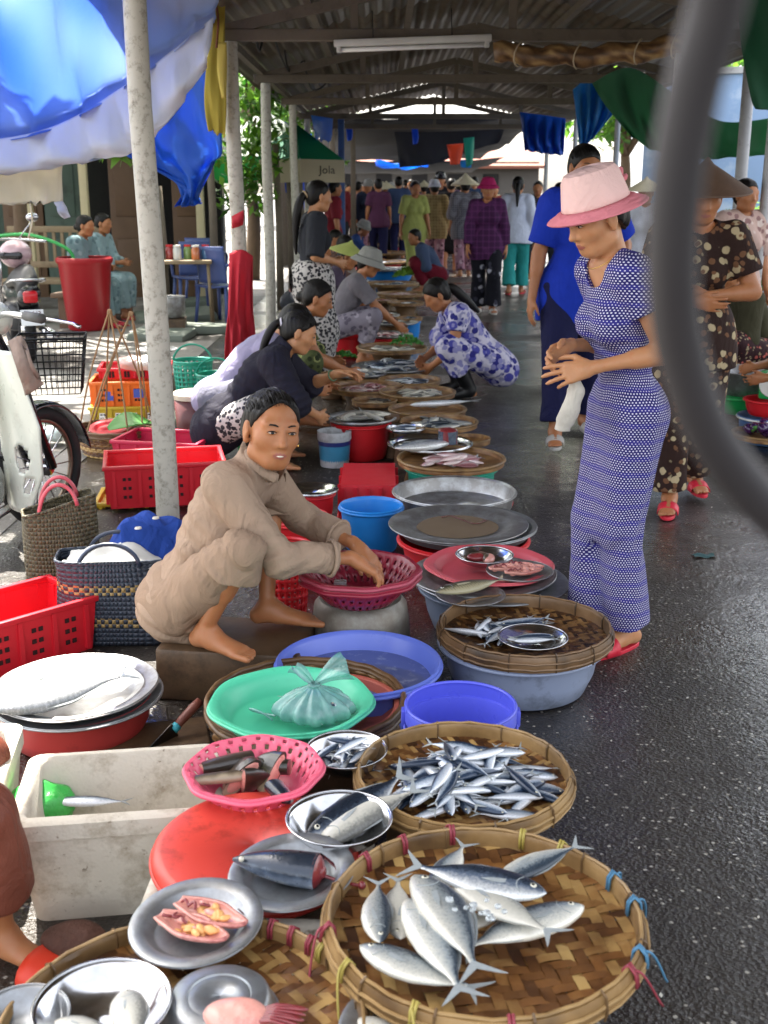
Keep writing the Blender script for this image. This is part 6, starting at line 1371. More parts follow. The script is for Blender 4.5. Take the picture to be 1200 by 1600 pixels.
c, r = stall_tray(634, 668, 60, .215, 'silver', 9, .1, 'steel bowl shaped tray left of the greenish silver fish', None, 2)
c, r = stall_tray(564, 652, 108, .235, 'pale', 9, .24, 'big aluminium tray of white fish on a red tub', RBK, 1, spread=.5)
for (u, v, h_, r__) in ((632, 712, .18, .05), (612, 695, .24, .045)):
    p = at(u, v+18, 0); b = MB(); b.lathe([(.001, 0), (r__*1.05, 0), (r__, h_*.5), (r__*.98, h_), (.001, h_+.002)], 20, wob=lambda th, i: .08*math.sin(3*th)+.04*math.sin(8*th+i)); o = b.build('tree_stump', mat('bark_block', hx('5e4632'), .8, var=.4, scale=14, bump=.6, bscale=40, bdist=.01), None); o.location = (p.x, p.y, 0); tag(o, 'short tree stump chopping block behind the red crate' if h_ < .2 else 'taller tree stump leaning by the red tub', 'stump')
# paint bucket
p = at(522, 733, 0); pz = .0; r__ = size(50, 522, 733, 0)/2; h_ = .2
pb = lathe_thing('paint_bucket', 'white and blue paint bucket in which the navy seller dips her hand', 'bucket', (p.x, p.y+.08, 0), [(.001, .004), (r__*.88, .004), (r__*.9, .01), (r__*1.0, h_*.98), (r__*1.06, h_), (r__*1.06, h_*.8), (r__*1.03, h_*.78)], mat('bucket_white', hx('b8bcc0'), .35, dirt=hx('6a6a66'), dirt_amt=.4, dscale=12), rim=.004)
b = MB(); b.lathe([(r__*.915, h_*.1), (r__*1.015, h_*.72)], 40); b.build('blue_band', mat('band_blue', hx('3c84a8'), .35, var=.25, scale=14), pb)
b = MB(); b.lathe([(r__*1.012, h_*.62), (r__*1.026, h_*.74)], 40); b.build('dark_band', mat('band_dark', hx('26306e'), .35), pb)
stall_tray(652, 615, 118, .2, 'pale', 20, .16, 'bamboo tray of whitish fish nearest the crouching customer', spread=.65)
stall_tray(668, 642, 120, .19, 'silver', 0, .2, 'dark tray under the long thin fish')
fish_px((640, 628), (738, 632), .225, 'long', F_SARD, .1, 'long thin silver fish with its tail in the air beside the crouching customer', tilt=-6)
stall_tray(572, 607, 118, .2, 'pink', 26, .12, 'bamboo tray of pinkish pieces under the hand of the navy seller', spread=.75)
stall_tray(585, 628, 70, .19, 'dark', 9, .14, 'small tray of brown fish behind the big aluminium tray', spread=.6)
stall_tray(615, 572, 128, .2, 'silver', 55, .16, 'wide tray heaped with bright silver fish', None, 1, spread=.85)
stall_tray(640, 596, 96, .19, 'silver', 26, .14, 'silver fish tray under the crouching customer\'s hand', spread=.75)
stall_tray(560, 582, 90, .19, 'mack', 14, .2, 'tray of large blue grey fish left of the bright silver heap', None, 1, spread=.7)
stall_tray(520, 588, 60, .16, 'silver', 10, .13, 'small tray of silver fish in front of the green seller', spread=.7)
stall_tray(612, 545, 108, .19, 'pale', 22, .14, 'bamboo tray of pale fish in front of the greens', spread=.8)
stall_tray(603, 522, 82, .2, 'pink', 16, .1, 'low red tray with a wet fish layer', RBK, 1, spread=.75)
c, r = stall_tray(533, 512, 72, .26, 'pink', 0, .1, 'red basin tray in front of the green seller', RBK, 1)
lathe_thing('plastic_basin', 'bright red basin in front of the seller in green', 'basin', (c.x, c.y, .16), p_tub(r*1.04, .12, .8), RBK, n=40, rim=.007)
HERB = mat('herbs', hx('3c7a2c'), .6, var=.35, scale=30)
def leaf_heap(label, c, r, n, m, s_=.035, name='herb_bunch'):
    b = MB()
    for i in range(n):
        a = random.random()*6.28; q = Vector((r*math.sqrt(random.random())*math.cos(a), r*math.sqrt(random.random())*math.sin(a)*.8, 0)); q.z = r*.55*(1-(q.length/r)**2)*random.uniform(.4, 1.1)
        d = Vector((random.gauss(0, 1), random.gauss(0, 1), random.gauss(.5, .6))).normalized(); e = d.orthogonal().normalized(); s2 = s_*random.uniform(.6, 1.3)
        b.add([q-d*s2*.5, q+e*s2*.35+d*s2*.1, q+d*s2*.6, q-e*s2*.35+d*s2*.1], [(0, 1, 2, 3)], 0, random.random())
    o = b.build(name, m, None, smooth=False); o.location = c; tag(o, label, 'herbs'); return o
leaf_heap('bunch of dark green herbs lying behind the pale fish', at(635, 538, .22), .14, 260, HERB, .03); leaf_heap('bunch of dark green herbs lying by the large blue grey fish', at(538, 558, .22), .09, 160, HERB, .03)
for row in ((616, 503, 74, 'mack', 10, 'basket of grey fish beyond the red tray'), (640, 498, 40, 'silver', 8, 'small dish of silver fish at the lane edge'), (581, 492, 86, 'dark', 10, 'round tray with dark fish and a drinking cup'), (597, 470, 46, 'pink', 10, 'small reddish basket of fish pieces beyond the cup'), (626, 460, 74, 'pink', 18, 'tray of rosy fish in front of the bucket hat seller'), (634, 474, 58, 'silver', 8, 'flat silver dish beside the small reddish basket'),
            (545, 478, 40, 'dark', 6, 'small dark tray at the knees of the bucket hat seller'), (556, 460, 36, 'dark', 6, 'little tray at the feet of the bucket hat seller'), (612, 444, 84, 'silver', 14, 'tray of mixed shiny fish in front of the lettuce'), (575, 440, 44, 'silver', 8, 'blue rimmed tray left of the mixed shiny fish'), (607, 420, 92, 'silver', 18, 'wide dark tray of silver fish facing the woman with red trousers'), (590, 410, 86, 'silver', 14, 'tray of small silver fish beyond the wide dark one'), (635, 407, 60, 'silver', 10, 'tray of shiny fish at the feet of the woman with red trousers'),
            (600, 396, 90, 'dark', 10, 'shaded tray of dim fish before the white foam box'), (595, 384, 76, 'silver', 8, 'shaded tray by the white foam box'), (590, 374, 74, 'dark', 8, 'shaded tray below the red tub'), (585, 362, 60, 'dark', 6, 'tray on the dark red tub far down the lane'), (610, 356, 40, 'silver', 5, 'last small tray visible far down the lane')):
    u, v, w_, k, n, lab = row; stall_tray(u, v, w_, .2, k, n, .13 if v > 450 else .17, lab, random.choice((RBK, None, None, BLU)), random.choice((0, 0, 1)), spread=.8)
LETT = mat('lettuce', hx('7aa83c'), .55, var=.3, scale=20); leaf_heap('heap of light green lettuce at the lane edge', at(640, 432, .22), .24, 260, LETT, .07, 'lettuce_heap')
c = at(574, 482, .3); lathe_thing('drinking_cup', 'pale translucent drinking cup with a straw on the tray of dark fish', 'cup', (c.x, c.y, .22), [(.001, .0), (.035, .0), (.05, .12), (.052, .122)], mat('cup_plastic', hx('c4d0d8'), .25), n=24)
b = MB(); b.box((0, 0, .1), (.34, .26, .2), bev=.012); o = b.build('foam_box', FOAM, None); o.location = (at(583, 365, 0).x, at(583, 365, 0).y, .18); tag(o, 'white foam box on the trays far down the lane', 'box')
# ================================================================ PEOPLE ALONG THE LANE
def W2(u, Y): p = atY(u, 600, Y); return p.x
LAV = cloth('lavender', '8f8aa4'); OLIVEP = mat_floral('olive_leaf_print', '4a5230', ['8a8f5a', '2c3420'], 16, .34); BATIK = mat_floral('black_white_batik', 'b8b4b0', ['242428', '3a3a40'], 30, .36)
NAVYJ = cloth('jacket_navy', '21202c'); PIPE = cloth('piping', 'a08088')
# --- navy seller with her hand in the paint bucket
B = Body(.98, (-.05, 0, .27), lean=34, hunch=12, twist=-8, head=(-4, -24, 4), Rh=(.44, -.10, .30), Lh=(.56, .10, .50), Re=(-.4, -.7, .3), Le=(-.3, .7, -.6), Rf=(.16, -.14, .075), Lf=(.18, .14, .075), Rk=(.6, -.5, 1), Lk=(.6, .5, 1), Ld=((1, -.1, .05), (0, -.4, -.8), (.3, -1, .3), (.5, .5, .6, .6)))
bkx = at(522, 733, 0); loc = (bkx.x-.53, bkx.y+.1, 0)
P2 = make_person('woman in a dark navy jacket with a ponytail reaching into the paint bucket', loc, R(4), B, dict(skin=SKIN2, hair='tied', hairline=.006, tail=dict(pts=[(0, -.105, .01), (0, -.14, -.01), (.0, -.155, -.09), (0, -.15, -.2), (.0, -.14, -.25)], r=.026, tie=mat('white_tie', hx('d0ccd8'), .6)), wear=[
    dict(t='pants', name='patterned_trousers', mat=BATIK, len=1.8, loose=.012), dict(t='top', name='jacket', mat=NAVYJ, sleeve=1.15, loose=.02, hem=.2, inf=.02, add=lambda B: [cap(B.P-B.U*.02, B.P-B.Fp*.03-B.U*.1, .12, .125, .06)], collar=True, vox=.006, folds=(.005, (11, 11, 8), 2.2, [(tuple(B.RE), (.5, 0, -.8), .045, .006, .1), (tuple(B.waist), (.5, .1, .9), .06, .006, .14)]))]), vox=.006, near=True)
b = MB(); d = B.LE-B.LW; q = Vector(B.LW+nv(d)*.035); dr = Vector(d).normalized(); a = dr.orthogonal().normalized(); e = dr.cross(a); b.tube([q+(a*math.cos(k*.52)+e*math.sin(k*.52))*.03 for k in range(12)], .005, 6, closed=True); b.build('bangle', mat('jade', hx('5a7a5a'), .25), P2, auto=None)
# --- lavender one half hidden behind her
B = Body(1.0, (-.1, 0, .3), lean=40, hunch=14, head=(-8, -38, 0), Rh=(.46, -.08, .34), Lh=(.5, .1, .36), Rf=(.15, -.14, .075), Lf=(.16, .14, .075), Rk=(.6, -.5, 1), Lk=(.6, .5, 1))
make_person('woman in a pale lavender top bent low behind the navy seller', (W2(368, 6.75), 6.75, 0), R(3), B, dict(skin=SKIN, hair='tied', wear=[dict(t='pants', name='trousers', mat=cloth('grey_trousers', '6a6a78'), len=1.7), dict(t='top', name='blouse', mat=LAV, sleeve=.6, loose=.018, hem=.13, inf=.02)]), vox=.0075)
# --- seller in green print
B = Body(.98, (-.06, 0, .32), lean=30, hunch=12, twist=-10, head=(-6, -20, 0), Rh=(.5, -.10, .36), Lh=(.4, .12, .4), Re=(-.4, -.6, -.4), Le=(-.3, .7, -.6), Rf=(.2, -.14, .075), Lf=(.2, .14, .075), Rk=(.6, -.4, 1), Lk=(.6, .4, 1))
make_person('woman in an olive green leaf print suit stretching her arm over the red basin tray', (W2(440, 7.45)-.06, 7.45, 0), R(2), B, dict(skin=SKIN, hair='bun', hairline=.004, wear=[dict(t='pants', name='trousers', mat=OLIVEP, len=1.6, loose=.02), dict(t='top', name='blouse', mat=OLIVEP, sleeve=.55, loose=.015, hem=.12, inf=.014)]), vox=.0075, near=True)
# --- standing woman, dark top, batik skirt, long ponytail
B = Body(.97, (0, 0, .85), lean=3, head=(8, -8, 0), Lf=(.03, .07, .075), Rf=(.0, -.07, .075), Lh=(.18, .1, .98), Rh=(.18, -.1, .98), Le=(-.6, .6, -.5), Re=(-.6, -.6, -.5))
CHAR = cloth('charcoal', '2c2e34')
STD = make_person('woman in a charcoal top and black and white skirt standing with a long ponytail', (W2(490, 8.9), 8.9, 0), R(12), B, dict(skin=SKIN2, hair='tied', hairline=.01, tail=dict(pts=[(0, -.1, .0), (0, -.14, -.03), (0, -.16, -.16), (0, -.15, -.34), (0, -.13, -.46)], r=.036, tie=mat('hair_claw', hx('a89070'), .4)), wear=[dict(t='skirt', name='skirt', mat=BATIK, len=1.9, flare=.03, rise=.08), dict(t='top', name='top', mat=CHAR, sleeve=.98, loose=.016, hem=.1, inf=.014)]), vox=.008)
# --- crouching customer in the blue and white floral suit
FLOR = mat_floral('blue_white_floral', 'c4c0d0', ['4a4a9c', '2c2c78', '8a88b8'], 11, .36, '8d8cb0')
p = at(742, 620, 0)
B = Body(.98, (-.06, 0, .28), lean=33, hunch=12, twist=8, head=(8, -34, 0), Lh=(.38, .06, .24), Rh=(.42, -.05, .28), Le=(-.3, .6, -.3), Re=(-.3, -.6, -.4), Lf=(.1, .11, .075), Rf=(.14, -.11, .075), Lk=(.7, .25, 1), Rk=(.7, -.3, 1))
CUST = make_person('woman in a blue and white floral suit crouching at the trays', (p.x+.04, p.y+.05, 0), R(186), B, dict(skin=SKIN, hair='tied', hairline=.02, vol=1.03, tail=dict(pts=[(0, -.095, .0), (0, -.13, -.03), (0, -.16, -.13), (.0, -.19, -.25), (0, -.2, -.3)], r=.04), wear=[
    dict(t='pants', name='trousers', mat=FLOR, len=1.55, loose=.025, inf=.014), dict(t='top', name='blouse', mat=FLOR, sleeve=.4, loose=.014, hem=.16, inf=.018, add=lambda B: [cap(B.P, B.P-B.Fp*.04-B.U*.12, .115, .12, .05)])]), vox=.007)
BOOT = mat('black_boot', hx('141416'), .35, var=.2)
for sd in (1, -1):
    A_, K_, T_ = (B.LA, B.LK, B.Lt) if sd > 0 else (B.RA, B.RK, B.Rt)
    grow('rubber_boot', [cap(A_+(K_-A_)*.5, A_, .062, .05, .02, start=True)]+[cap(A_+T_*.0-np.array((0, 0, .02)), A_+T_*.13-np.array((0, 0, .04)), .048, .038, .02)], .008, BOOT, CUST)
# --- blue T shirt behind the pink hat
B = Body(1.08, (0, 0, .86), lean=2, head=(14, -6, 0), width=.94, Rf=(.2, -.12, .09), Lf=(-.18, .12, .1), Rh=(.05, -.26, .74), Lh=(.12, .22, .95))
pb_ = (W2(893, 6.9), 6.9, 0)
WLK = make_person('person in a royal blue T shirt and dark track trousers walking behind the pink hat', pb_, R(-88), B, dict(skin=SKIN, hair='short', hairline=.02, nape=-.05, wear=[dict(t='pants', name='trousers', mat=DKNAVY, len=1.85, loose=.022, flare=.01), dict(t='top', name='t_shirt', mat=BLUE, sleeve=.75, loose=.02, hem=.18, inf=.02, bust=False)]), vox=.008, near=True)
SLW = plastic('slipper_white', 'b8b4ae', .3)
for A_, T_ in ((B.RA, B.Rt), (B.LA, B.Lt)): slipper(WLK, A_, T_, SLW, 1.08)
o = text('JA', .15, mat('print_gold', hx('8a8468'), .6), WLK, (.165, .0, 1.2), (R(90), 0, R(90)), 'shirt_print', .002)
o.rotation_euler = (Matrix.Rotation(R(90), 4, 'Z') @ Matrix.Rotation(R(90), 4, 'X')).to_euler(); o.location = tuple(B.chest+B.F1*.155+np.array((0, .02, .02)))
# --- woman in brown flowers behind the dark bar
BROWNF = mat_floral('brown_flower_print', '2c1c18', ['a89878', '6a4a34'], 17, .3)
B = Body(1.0, (0, 0, .84), lean=4, head=(6, -16, 0), Rf=(.14, -.06, .085), Lf=(-.2, .09, .11), Lh=(.16, .04, 1.02), Rh=(.2, -.02, 1.0), Le=(-.3, 1, -.3), Re=(-.3, -1, -.3))
BRL = make_person('woman in a brown flower print suit and brown conical hat walking past the dark bar', (W2(1078, 5.4), 5.45, 0), R(-98), B, dict(skin=SKIN, hair='tied', wear=[dict(t='pants', name='trousers', mat=BROWNF, len=1.9, loose=.02, flare=.012), dict(t='top', name='blouse', mat=BROWNF, sleeve=.62, loose=.018, hem=.16, inf=.016)]), vox=.0075)
conical_hat(BRL, B, STRAWB, tilt=8, r=.21, hgt=.14, dz=.03)
for A_, T_ in ((B.RA, B.Rt), (B.LA, B.Lt)): slipper(BRL, A_, T_, RUBBER_RED)
# --- seated bucket hat and conical hat sellers
GREYS = cloth('grey_shirt', '6e6a70'); FADE = mat_floral('faded_flower_print', '7a7480', ['9a94a0', '5a5462'], 14, .3)
B = Body(.98, (-.05, 0, .34), lean=24, hunch=10, head=(-4, -22, 0), Rh=(.5, -.08, .36), Lh=(.4, .1, .4), Rf=(.2, -.12, .075), Lf=(.2, .12, .075), Rk=(.6, -.3, 1), Lk=(.6, .3, 1))
q = make_person('woman in a grey bucket hat and grey shirt sitting and reaching over a tray', (W2(532, 10.1), 10.1, 0), R(0), B, dict(skin=SKIN, wear=[dict(t='pants', name='trousers', mat=FADE, len=1.6, loose=.02), dict(t='top', name='shirt', mat=GREYS, sleeve=.7, loose=.018, hem=.12)]), vox=.009)
HATG = cloth('hat_grey', '8f8f8a'); brim_hat(q, B, HATG, HATG, r_top=.08, hgt=.1, rb=.15, droop=-.045, tilt=4, dz=.04, name='bucket_hat')
LEMON = mat('hat_lime', hx('a8b060'), .7, var=.2)
q = make_person('woman in a yellow green conical hat sitting behind the bucket hat seller', (W2(503, 11.0), 11.0, 0), R(-5), B, dict(skin=SKIN, wear=[dict(t='pants', name='trousers', mat=CHAR, len=1.7), dict(t='top', name='shirt', mat=cloth('dim_violet', '4a4052'), sleeve=.7, hem=.12)]), vox=.011); conical_hat(q, B, LEMON, tilt=6, r=.19, hgt=.12, dz=.04)
for u, Y, colr, lab in ((470, 12.4, '5a3a3a', 'dim seated seller in maroon next to the third post'), (508, 13.2, '6a5048', 'bare headed seated seller in brown in the second row of the shade'), (497, 14.8, '4a4a5a', 'bare headed seated seller in slate grey in the third row of the shade')):
    make_person(lab, (W2(u, Y), Y, 0), R(random.uniform(-15, 15)), B, dict(skin=SKIN, wear=[dict(t='pants', name='trousers', mat=CHAR, len=1.7), dict(t='top', name='shirt', mat=cloth('dim_'+colr, colr), sleeve=.9, hem=.12)]), vox=.013)
q = make_person('seller in blue with a pale cap sitting far down the left row', (W2(545, 18.5), 18.5, 0), R(-10), B, dict(skin=SKIN3, wear=[dict(t='pants', name='trousers', mat=CHAR, len=1.7), dict(t='top', name='shirt', mat=cloth('far_blue', '2c4478'), sleeve=.9, hem=.12)]), vox=.014); brim_hat(q, B, HATG, HATG, rb=.11, dz=.04, name='cap')
# --- crouching woman with red trousers
B = Body(1.0, (-.06, 0, .27), lean=28, hunch=14, head=(25, -12, 0), Lh=(.3, .06, .4), Rh=(.33, -.04, .3), Lf=(.12, .1, .075), Rf=(.14, -.1, .075), Lk=(.7, .25, 1), Rk=(.7, -.3, 1))
make_person('woman in a blue grey top and dark red trousers crouching far down the lane', (W2(676, 17.2), 17.2, 0), R(182), B, dict(skin=SKIN, wear=[dict(t='pants', name='trousers', mat=cloth('dark_red', '6a1626'), len=1.8, loose=.025), dict(t='top', name='blouse', mat=cloth('blue_grey', '43506a'), sleeve=1.5, loose=.018, hem=.1, inf=.02)]), vox=.011)
# --- walkers
def walker(label, u, Y, yaw, s, top, bottom, phase=1, hat=None, sleeve=.9, skirt=False, hair='tied', tail=None, vox=.012, near=False, headp=-5, loose=.016, hem=.15, blen=1.85, arms=None, skin=None, flare=.01, shoe=None, inf=.016):
    st = .14*phase; a = arms or {}
    B = Body(s, (0, 0, .845), lean=2, head=(0, headp, 0), Rf=(st, -.08, .075), Lf=(-st, .08, .085), Rh=(.06-st*.6, -.24, .74), Lh=(.06+st*.6, .24, .74), **a)
    q = make_person(label, (W2(u, Y), Y, 0), R(yaw), B, dict(skin=skin or SKIN, hair=hair, hairline=.012, tail=tail, wear=[dict(t='skirt' if skirt else 'pants', name='skirt' if skirt else 'trousers', mat=bottom, len=blen, loose=.02, flare=flare), dict(t='top', name='blouse', mat=top, sleeve=sleeve, loose=loose, hem=hem, inf=inf)]), vox=vox, near=near)
    if hat: hat(q, B)
    if shoe:
        for A_, T_ in ((B.RA, B.Rt), (B.LA, B.Lt)): slipper(q, A_, T_, shoe, s)
    return q
PURP = mat_check('purple_plaid', '3c1c40', '5c2c5c', .07, .3); BLKF = mat_floral('black_white_flower_print', '12121c', ['a8a8b4', '3a3a48'], 7, .22)
MAG = cloth('hat_magenta', '9c2058'); SHW = plastic('shoe_white', 'd4d0cc', .2)
walker('woman in a magenta hat and purple plaid shirt walking up the lane', 755, 14.3, -92, 1.0, PURP, BLKF, -.6, lambda q, B: brim_hat(q, B, MAG, MAG, r_top=.075, hgt=.095, rb=.13, droop=-.03, dz=.045), sleeve=1.8, vox=.0085, near=True, flare=.045, blen=1.9, shoe=SHW, hem=.2)
TEALP = cloth('teal_trousers', '2c8a84'); WHS = cloth('white_shirt', 'c4c8d4')
walker('woman in a white shirt and teal trousers walking away with a long black ponytail', 800, 16.8, 82, 1.03, WHS, TEALP, .8, sleeve=1.8, tail=dict(pts=[(0, -.1, .0), (0, -.14, -.03), (0, -.15, -.15), (0, -.14, -.3)], r=.04), vox=.009, flare=.03, shoe=RUBBER_RED)
CHK = mat_check('grey_check', '5a5860', '8a8890', .035, .4); PNK = mat_floral('pink_flower_print', '9a7080', ['c0a0a8', '6a4858'], 10, .3)
walker('person in a big conical hat and grey checked shirt seen from behind', 722, 20.0, 92, 1.02, CHK, PNK, .8, lambda q, B: conical_hat(q, B, STRAW, tilt=2, r=.24, hgt=.19, dz=.02), sleeve=1.2, vox=.011, loose=.03, hem=.22, inf=.03)
YGR = cloth('lime_shirt', '9aa05a'); walker('woman in a lime green suit with short sleeves coming up the lane', 645, 19.6, -70, 1.0, YGR, YGR, .7, sleeve=.8, vox=.011, hem=.2)
TANP = mat_check('tan_plaid', '8a7450', 'a89468', .05, .4); walker('person in a tan plaid shirt and white cap seen from behind beside the conical hat', 676, 20.4, 95, 1.0, TANP, PNK, -.6, lambda q, B: brim_hat(q, B, WHS, WHS, rb=.11, dz=.045, name='cap'), sleeve=1.9, vox=.011, hem=.22, loose=.025)
BLKC = cloth('black_dress', '16161a'); walker('person in a black dress between the tan plaid shirt and the conical hat', 700, 21.4, 85, 1.03, BLKC, BLKC, .5, sleeve=.3, skirt=True, blen=1.1, vox=.012)
walker('man with a dark helmet behind the tan plaid shirt', 683, 22.6, -80, 1.1, cloth('black_tee', '1c1c22'), CHAR, .5, lambda q, B: brim_hat(q, B, mat('helmet', hx('16161c'), .2), mat('helmet', hx('16161c'), .2), rb=.105, hgt=.11, droop=-.01, dz=.03, name='helmet'), vox=.013)
CC = ['7a2c34', '8a6a6a', '20283a', '54304a', '8c8478', '3a4a6a', '9a8a8a', '5a1c2c', '2a2a30', 'a06a70', '4a5a4a', '6a5a7a', '30405c', '8a3a3a', '5c6a7c', '7c5a44', 'a09a90', '46324e', '2c4440', '8c5468', '6c6c44', '383c50', '94786a', '5a2a44']
CN = ['brick red', 'dusty rose', 'dark blue', 'plum', 'sand', 'denim blue', 'pale mauve', 'wine red', 'near black', 'salmon', 'moss green', 'violet grey', 'steel blue', 'rust red', 'dull blue grey', 'tan brown', 'off white', 'dark violet', 'bottle green', 'old pink', 'khaki', 'ink blue', 'light brown', 'burgundy']
for i, (u, Y, yaw) in enumerate(((532, 24, -80), (560, 25.5, 60), (576, 24.5, -85), (592, 23.4, 95), (604, 26, -100), (622, 25, 90), (612, 30, -90), (584, 31, 80), (640, 29, -90), (660, 27, 90), (545, 30, -60), (700, 28, -80), (735, 26, 90), (765, 24, -95), (570, 34, -85), (598, 36, 90), (618, 34, -95), (632, 37, 80), (652, 33, -90), (672, 35, 95), (556, 36, 90), (692, 33, -80), (712, 31, 95), (590, 28, -95))):
    walker('distant %s in %s in the crowd at the far end of the lane' % ('walker' if i % 2 else 'shopper', CN[i]), u, Y, yaw, random.uniform(.96, 1.08), cloth('crowd%d' % i, CC[i]), random.choice((CHAR, DKNAVY, PNK, BLKC)), random.choice((-.7, .6, .9)), (lambda q, B: conical_hat(q, B, STRAW, r=.22, hgt=.16, dz=.03)) if i in (4, 9, 15, 19, 22) else ((lambda q, B: brim_hat(q, B, HATG, HATG, rb=.12, dz=.045)) if i in (2, 6, 11, 16, 20) else None), vox=.017 if Y < 28 else .021, sleeve=random.choice((.7, 1.8)))
walker('person in a dark shirt among the posts on the far right of the lane', 830, 19.5, -100, 1.0, cloth('crowd_r', '33303a'), CHAR, .6, vox=.013)
walker('person in a pink blouse near the right hand posts', 860, 17.5, -60, .98, cloth('crowd_p', 'a04a62'), CHAR, .6, vox=.012)
walker('person in a red and dark blue shirt by the blue post at the far left', 522, 17.5, 20, 1.0, cloth('crowd_rb', '7a2430'), DKNAVY, .4, vox=.012)
q = walker('person in white with a conical hat standing behind the pink hat', 993, 12.2, -110, .98, WHS, CHAR, .4, lambda q, B: conical_hat(q, B, STRAW, r=.2, hgt=.13, dz=.03), vox=.01)
BP = mat_floral('pale_flower_blouse', 'b49a90', ['d0c0b8', '8a6a68'], 12, .3)
walker('woman in a pale flowered blouse standing behind the brown conical hat', 1135, 8.6, -70, .98, BP, CHAR, .3, vox=.0095)
# --- sellers on the right
OLS = cloth('dark_olive', '3a3828'); REDD = mat_floral('red_dot_print', '2a1418', ['a05048', '8a7a60'], 24, .26)
B = Body(1.0, (-.05, 0, .34), lean=22, hunch=10, head=(10, -14, 0), Rh=(.36, -.12, .5), Lh=(.38, .1, .46), Rf=(.24, -.14, .075), Lf=(.24, .14, .075), Rk=(.6, -.4, 1), Lk=(.6, .5, 1))
make_person('seller in a dark olive shirt and red dotted trousers sitting by the pale blue wall', (W2(1180, 8.3), 8.3, 0), R(186), B, dict(skin=SKIN, hair='tied', hairline=.02, wear=[dict(t='pants', name='trousers', mat=REDD, len=1.8, loose=.03), dict(t='top', name='shirt', mat=OLS, sleeve=1.2, loose=.02, hem=.14, inf=.018)]), vox=.009)
B = Body(1.0, (-.05, 0, .34), lean=26, hunch=10, head=(0, -20, 0), Rh=(.46, -.06, .44), Lh=(.42, .1, .40), Rf=(.2, -.14, .075), Lf=(.2, .14, .075), Rk=(.6, -.4, 1), Lk=(.6, .4, 1))
p = atY(1172, 540, 6.9)
make_person('seller just outside the right edge whose arm reaches over the metal pot', (p.x+.52, 6.9, 0), R(176), B, dict(skin=SKIN, wear=[dict(t='pants', name='trousers', mat=CHAR, len=1.8), dict(t='top', name='shirt', mat=cloth('crowd_g', '4a5a3a'), sleeve=.7, loose=.02, hem=.14)]), vox=.009)
# --- two women on the bench at the left
BLG = mat_floral('grey_blue_suit', '6c8488', ['86999c', '566c72'], 10, .25)
B = Body(.98, (-.02, 0, .50), lean=8, hunch=8, head=(0, -8, 0), Rh=(.34, -.02, .66), Lh=(.36, .04, .66), Rf=(.38, -.08, .075), Lf=(.34, .1, .075), Rk=(1, -.1, .6), Lk=(1, .1, .6))
for i, (u, Y, lab, m_) in enumerate(((140, 12.9, 'nearer of two women in grey blue suits sitting beside the red barrel', BLG), (168, 13.7, 'further of two women in grey blue suits sitting beside the red barrel', mat_floral('pale_blue_suit', '8aa0a4', ['a0b0b4', '6c8488'], 10, .25)))):
    q = make_person(lab, (W2(u-6, Y), Y, 0), R(-14), B, dict(skin=SKIN, hair='bun', hairline=.01, wear=[dict(t='pants', name='trousers', mat=m_, len=1.8, loose=.024, flare=.015), dict(t='top', name='blouse', mat=m_, sleeve=1.6, loose=.02, hem=.12, inf=.018)]), vox=.0095)
    for A_, T_ in ((B.RA, B.Rt), (B.LA, B.Lt)): slipper(q, A_, T_, RUBBER_RED)
# ================================================================ AWNINGS, HOUSES, TREES, VEHICLES AROUND THE LANE
def mat_tarp(name, a, b_, trans=.5, rough=.35):
    m = NT(name); c = m.coord(); n = m.ramp(m.noise(.8, 2, m.coord(scale=(1, .4, .35))), (.38, 0.0), (.68, 1.0))
    col = m.mix(n, hx(a), hx(b_)); m.set(**{'Base Color': col, 'Roughness': rough, 'Specular IOR Level': .4}); m.bump(m.noise(5, 5, m.coord(scale=(1, 1, .35))), .5, .03)
    t = m.n('BsdfTranslucent'); m.l(col, t.inputs[0]); x = m.n('MixShader'); x.inputs[0].default_value = trans; m.l(m.p.outputs[0], x.inputs[1]); m.l(t.outputs[0], x.inputs[2]); m.l(x.outputs[0], m.o.inputs[0]); return m.m
T_BLUE = mat_tarp('blue_tarp_sun_glow', '3a78d4', 'dce4f4', .7, .3); T_DBLUE = mat_tarp('royal_tarp', '1c4fae', '2a66cc', .5, .5); T_WHITE = mat_tarp('white_tarp', 'c8ccd8', 'e4e6ee', .5); T_GREEN = mat_tarp('green_tarp', '3a7454', '5a9874', .65, .6); T_DARK = mat_tarp('dark_tarp', '10141e', '1e2434', .06, .7)  # the blue tarp's white noise patches paint in sun glowing through it
T_CREAM = mat_tarp('ragged_cream_tarp', 'c8c0ac', 'e8e4d8', .6, .6); T_OLIVE = mat_tarp('olive_cloth', '8c7c28', 'a8963a', .35, .8); T_RED = mat_tarp('red_cloth', 'a01a2c', 'c02a3a', .3, .8); T_CYAN = mat_tarp('cyan_tarp', '1e80d8', '4cb4f0', .65); T_TEAL = mat_tarp('teal_cloth', '0e8a78', '2aa890', .4); T_ORNG = mat_tarp('orange_red_cloth', 'd03a1c', 'e85a34', .4)
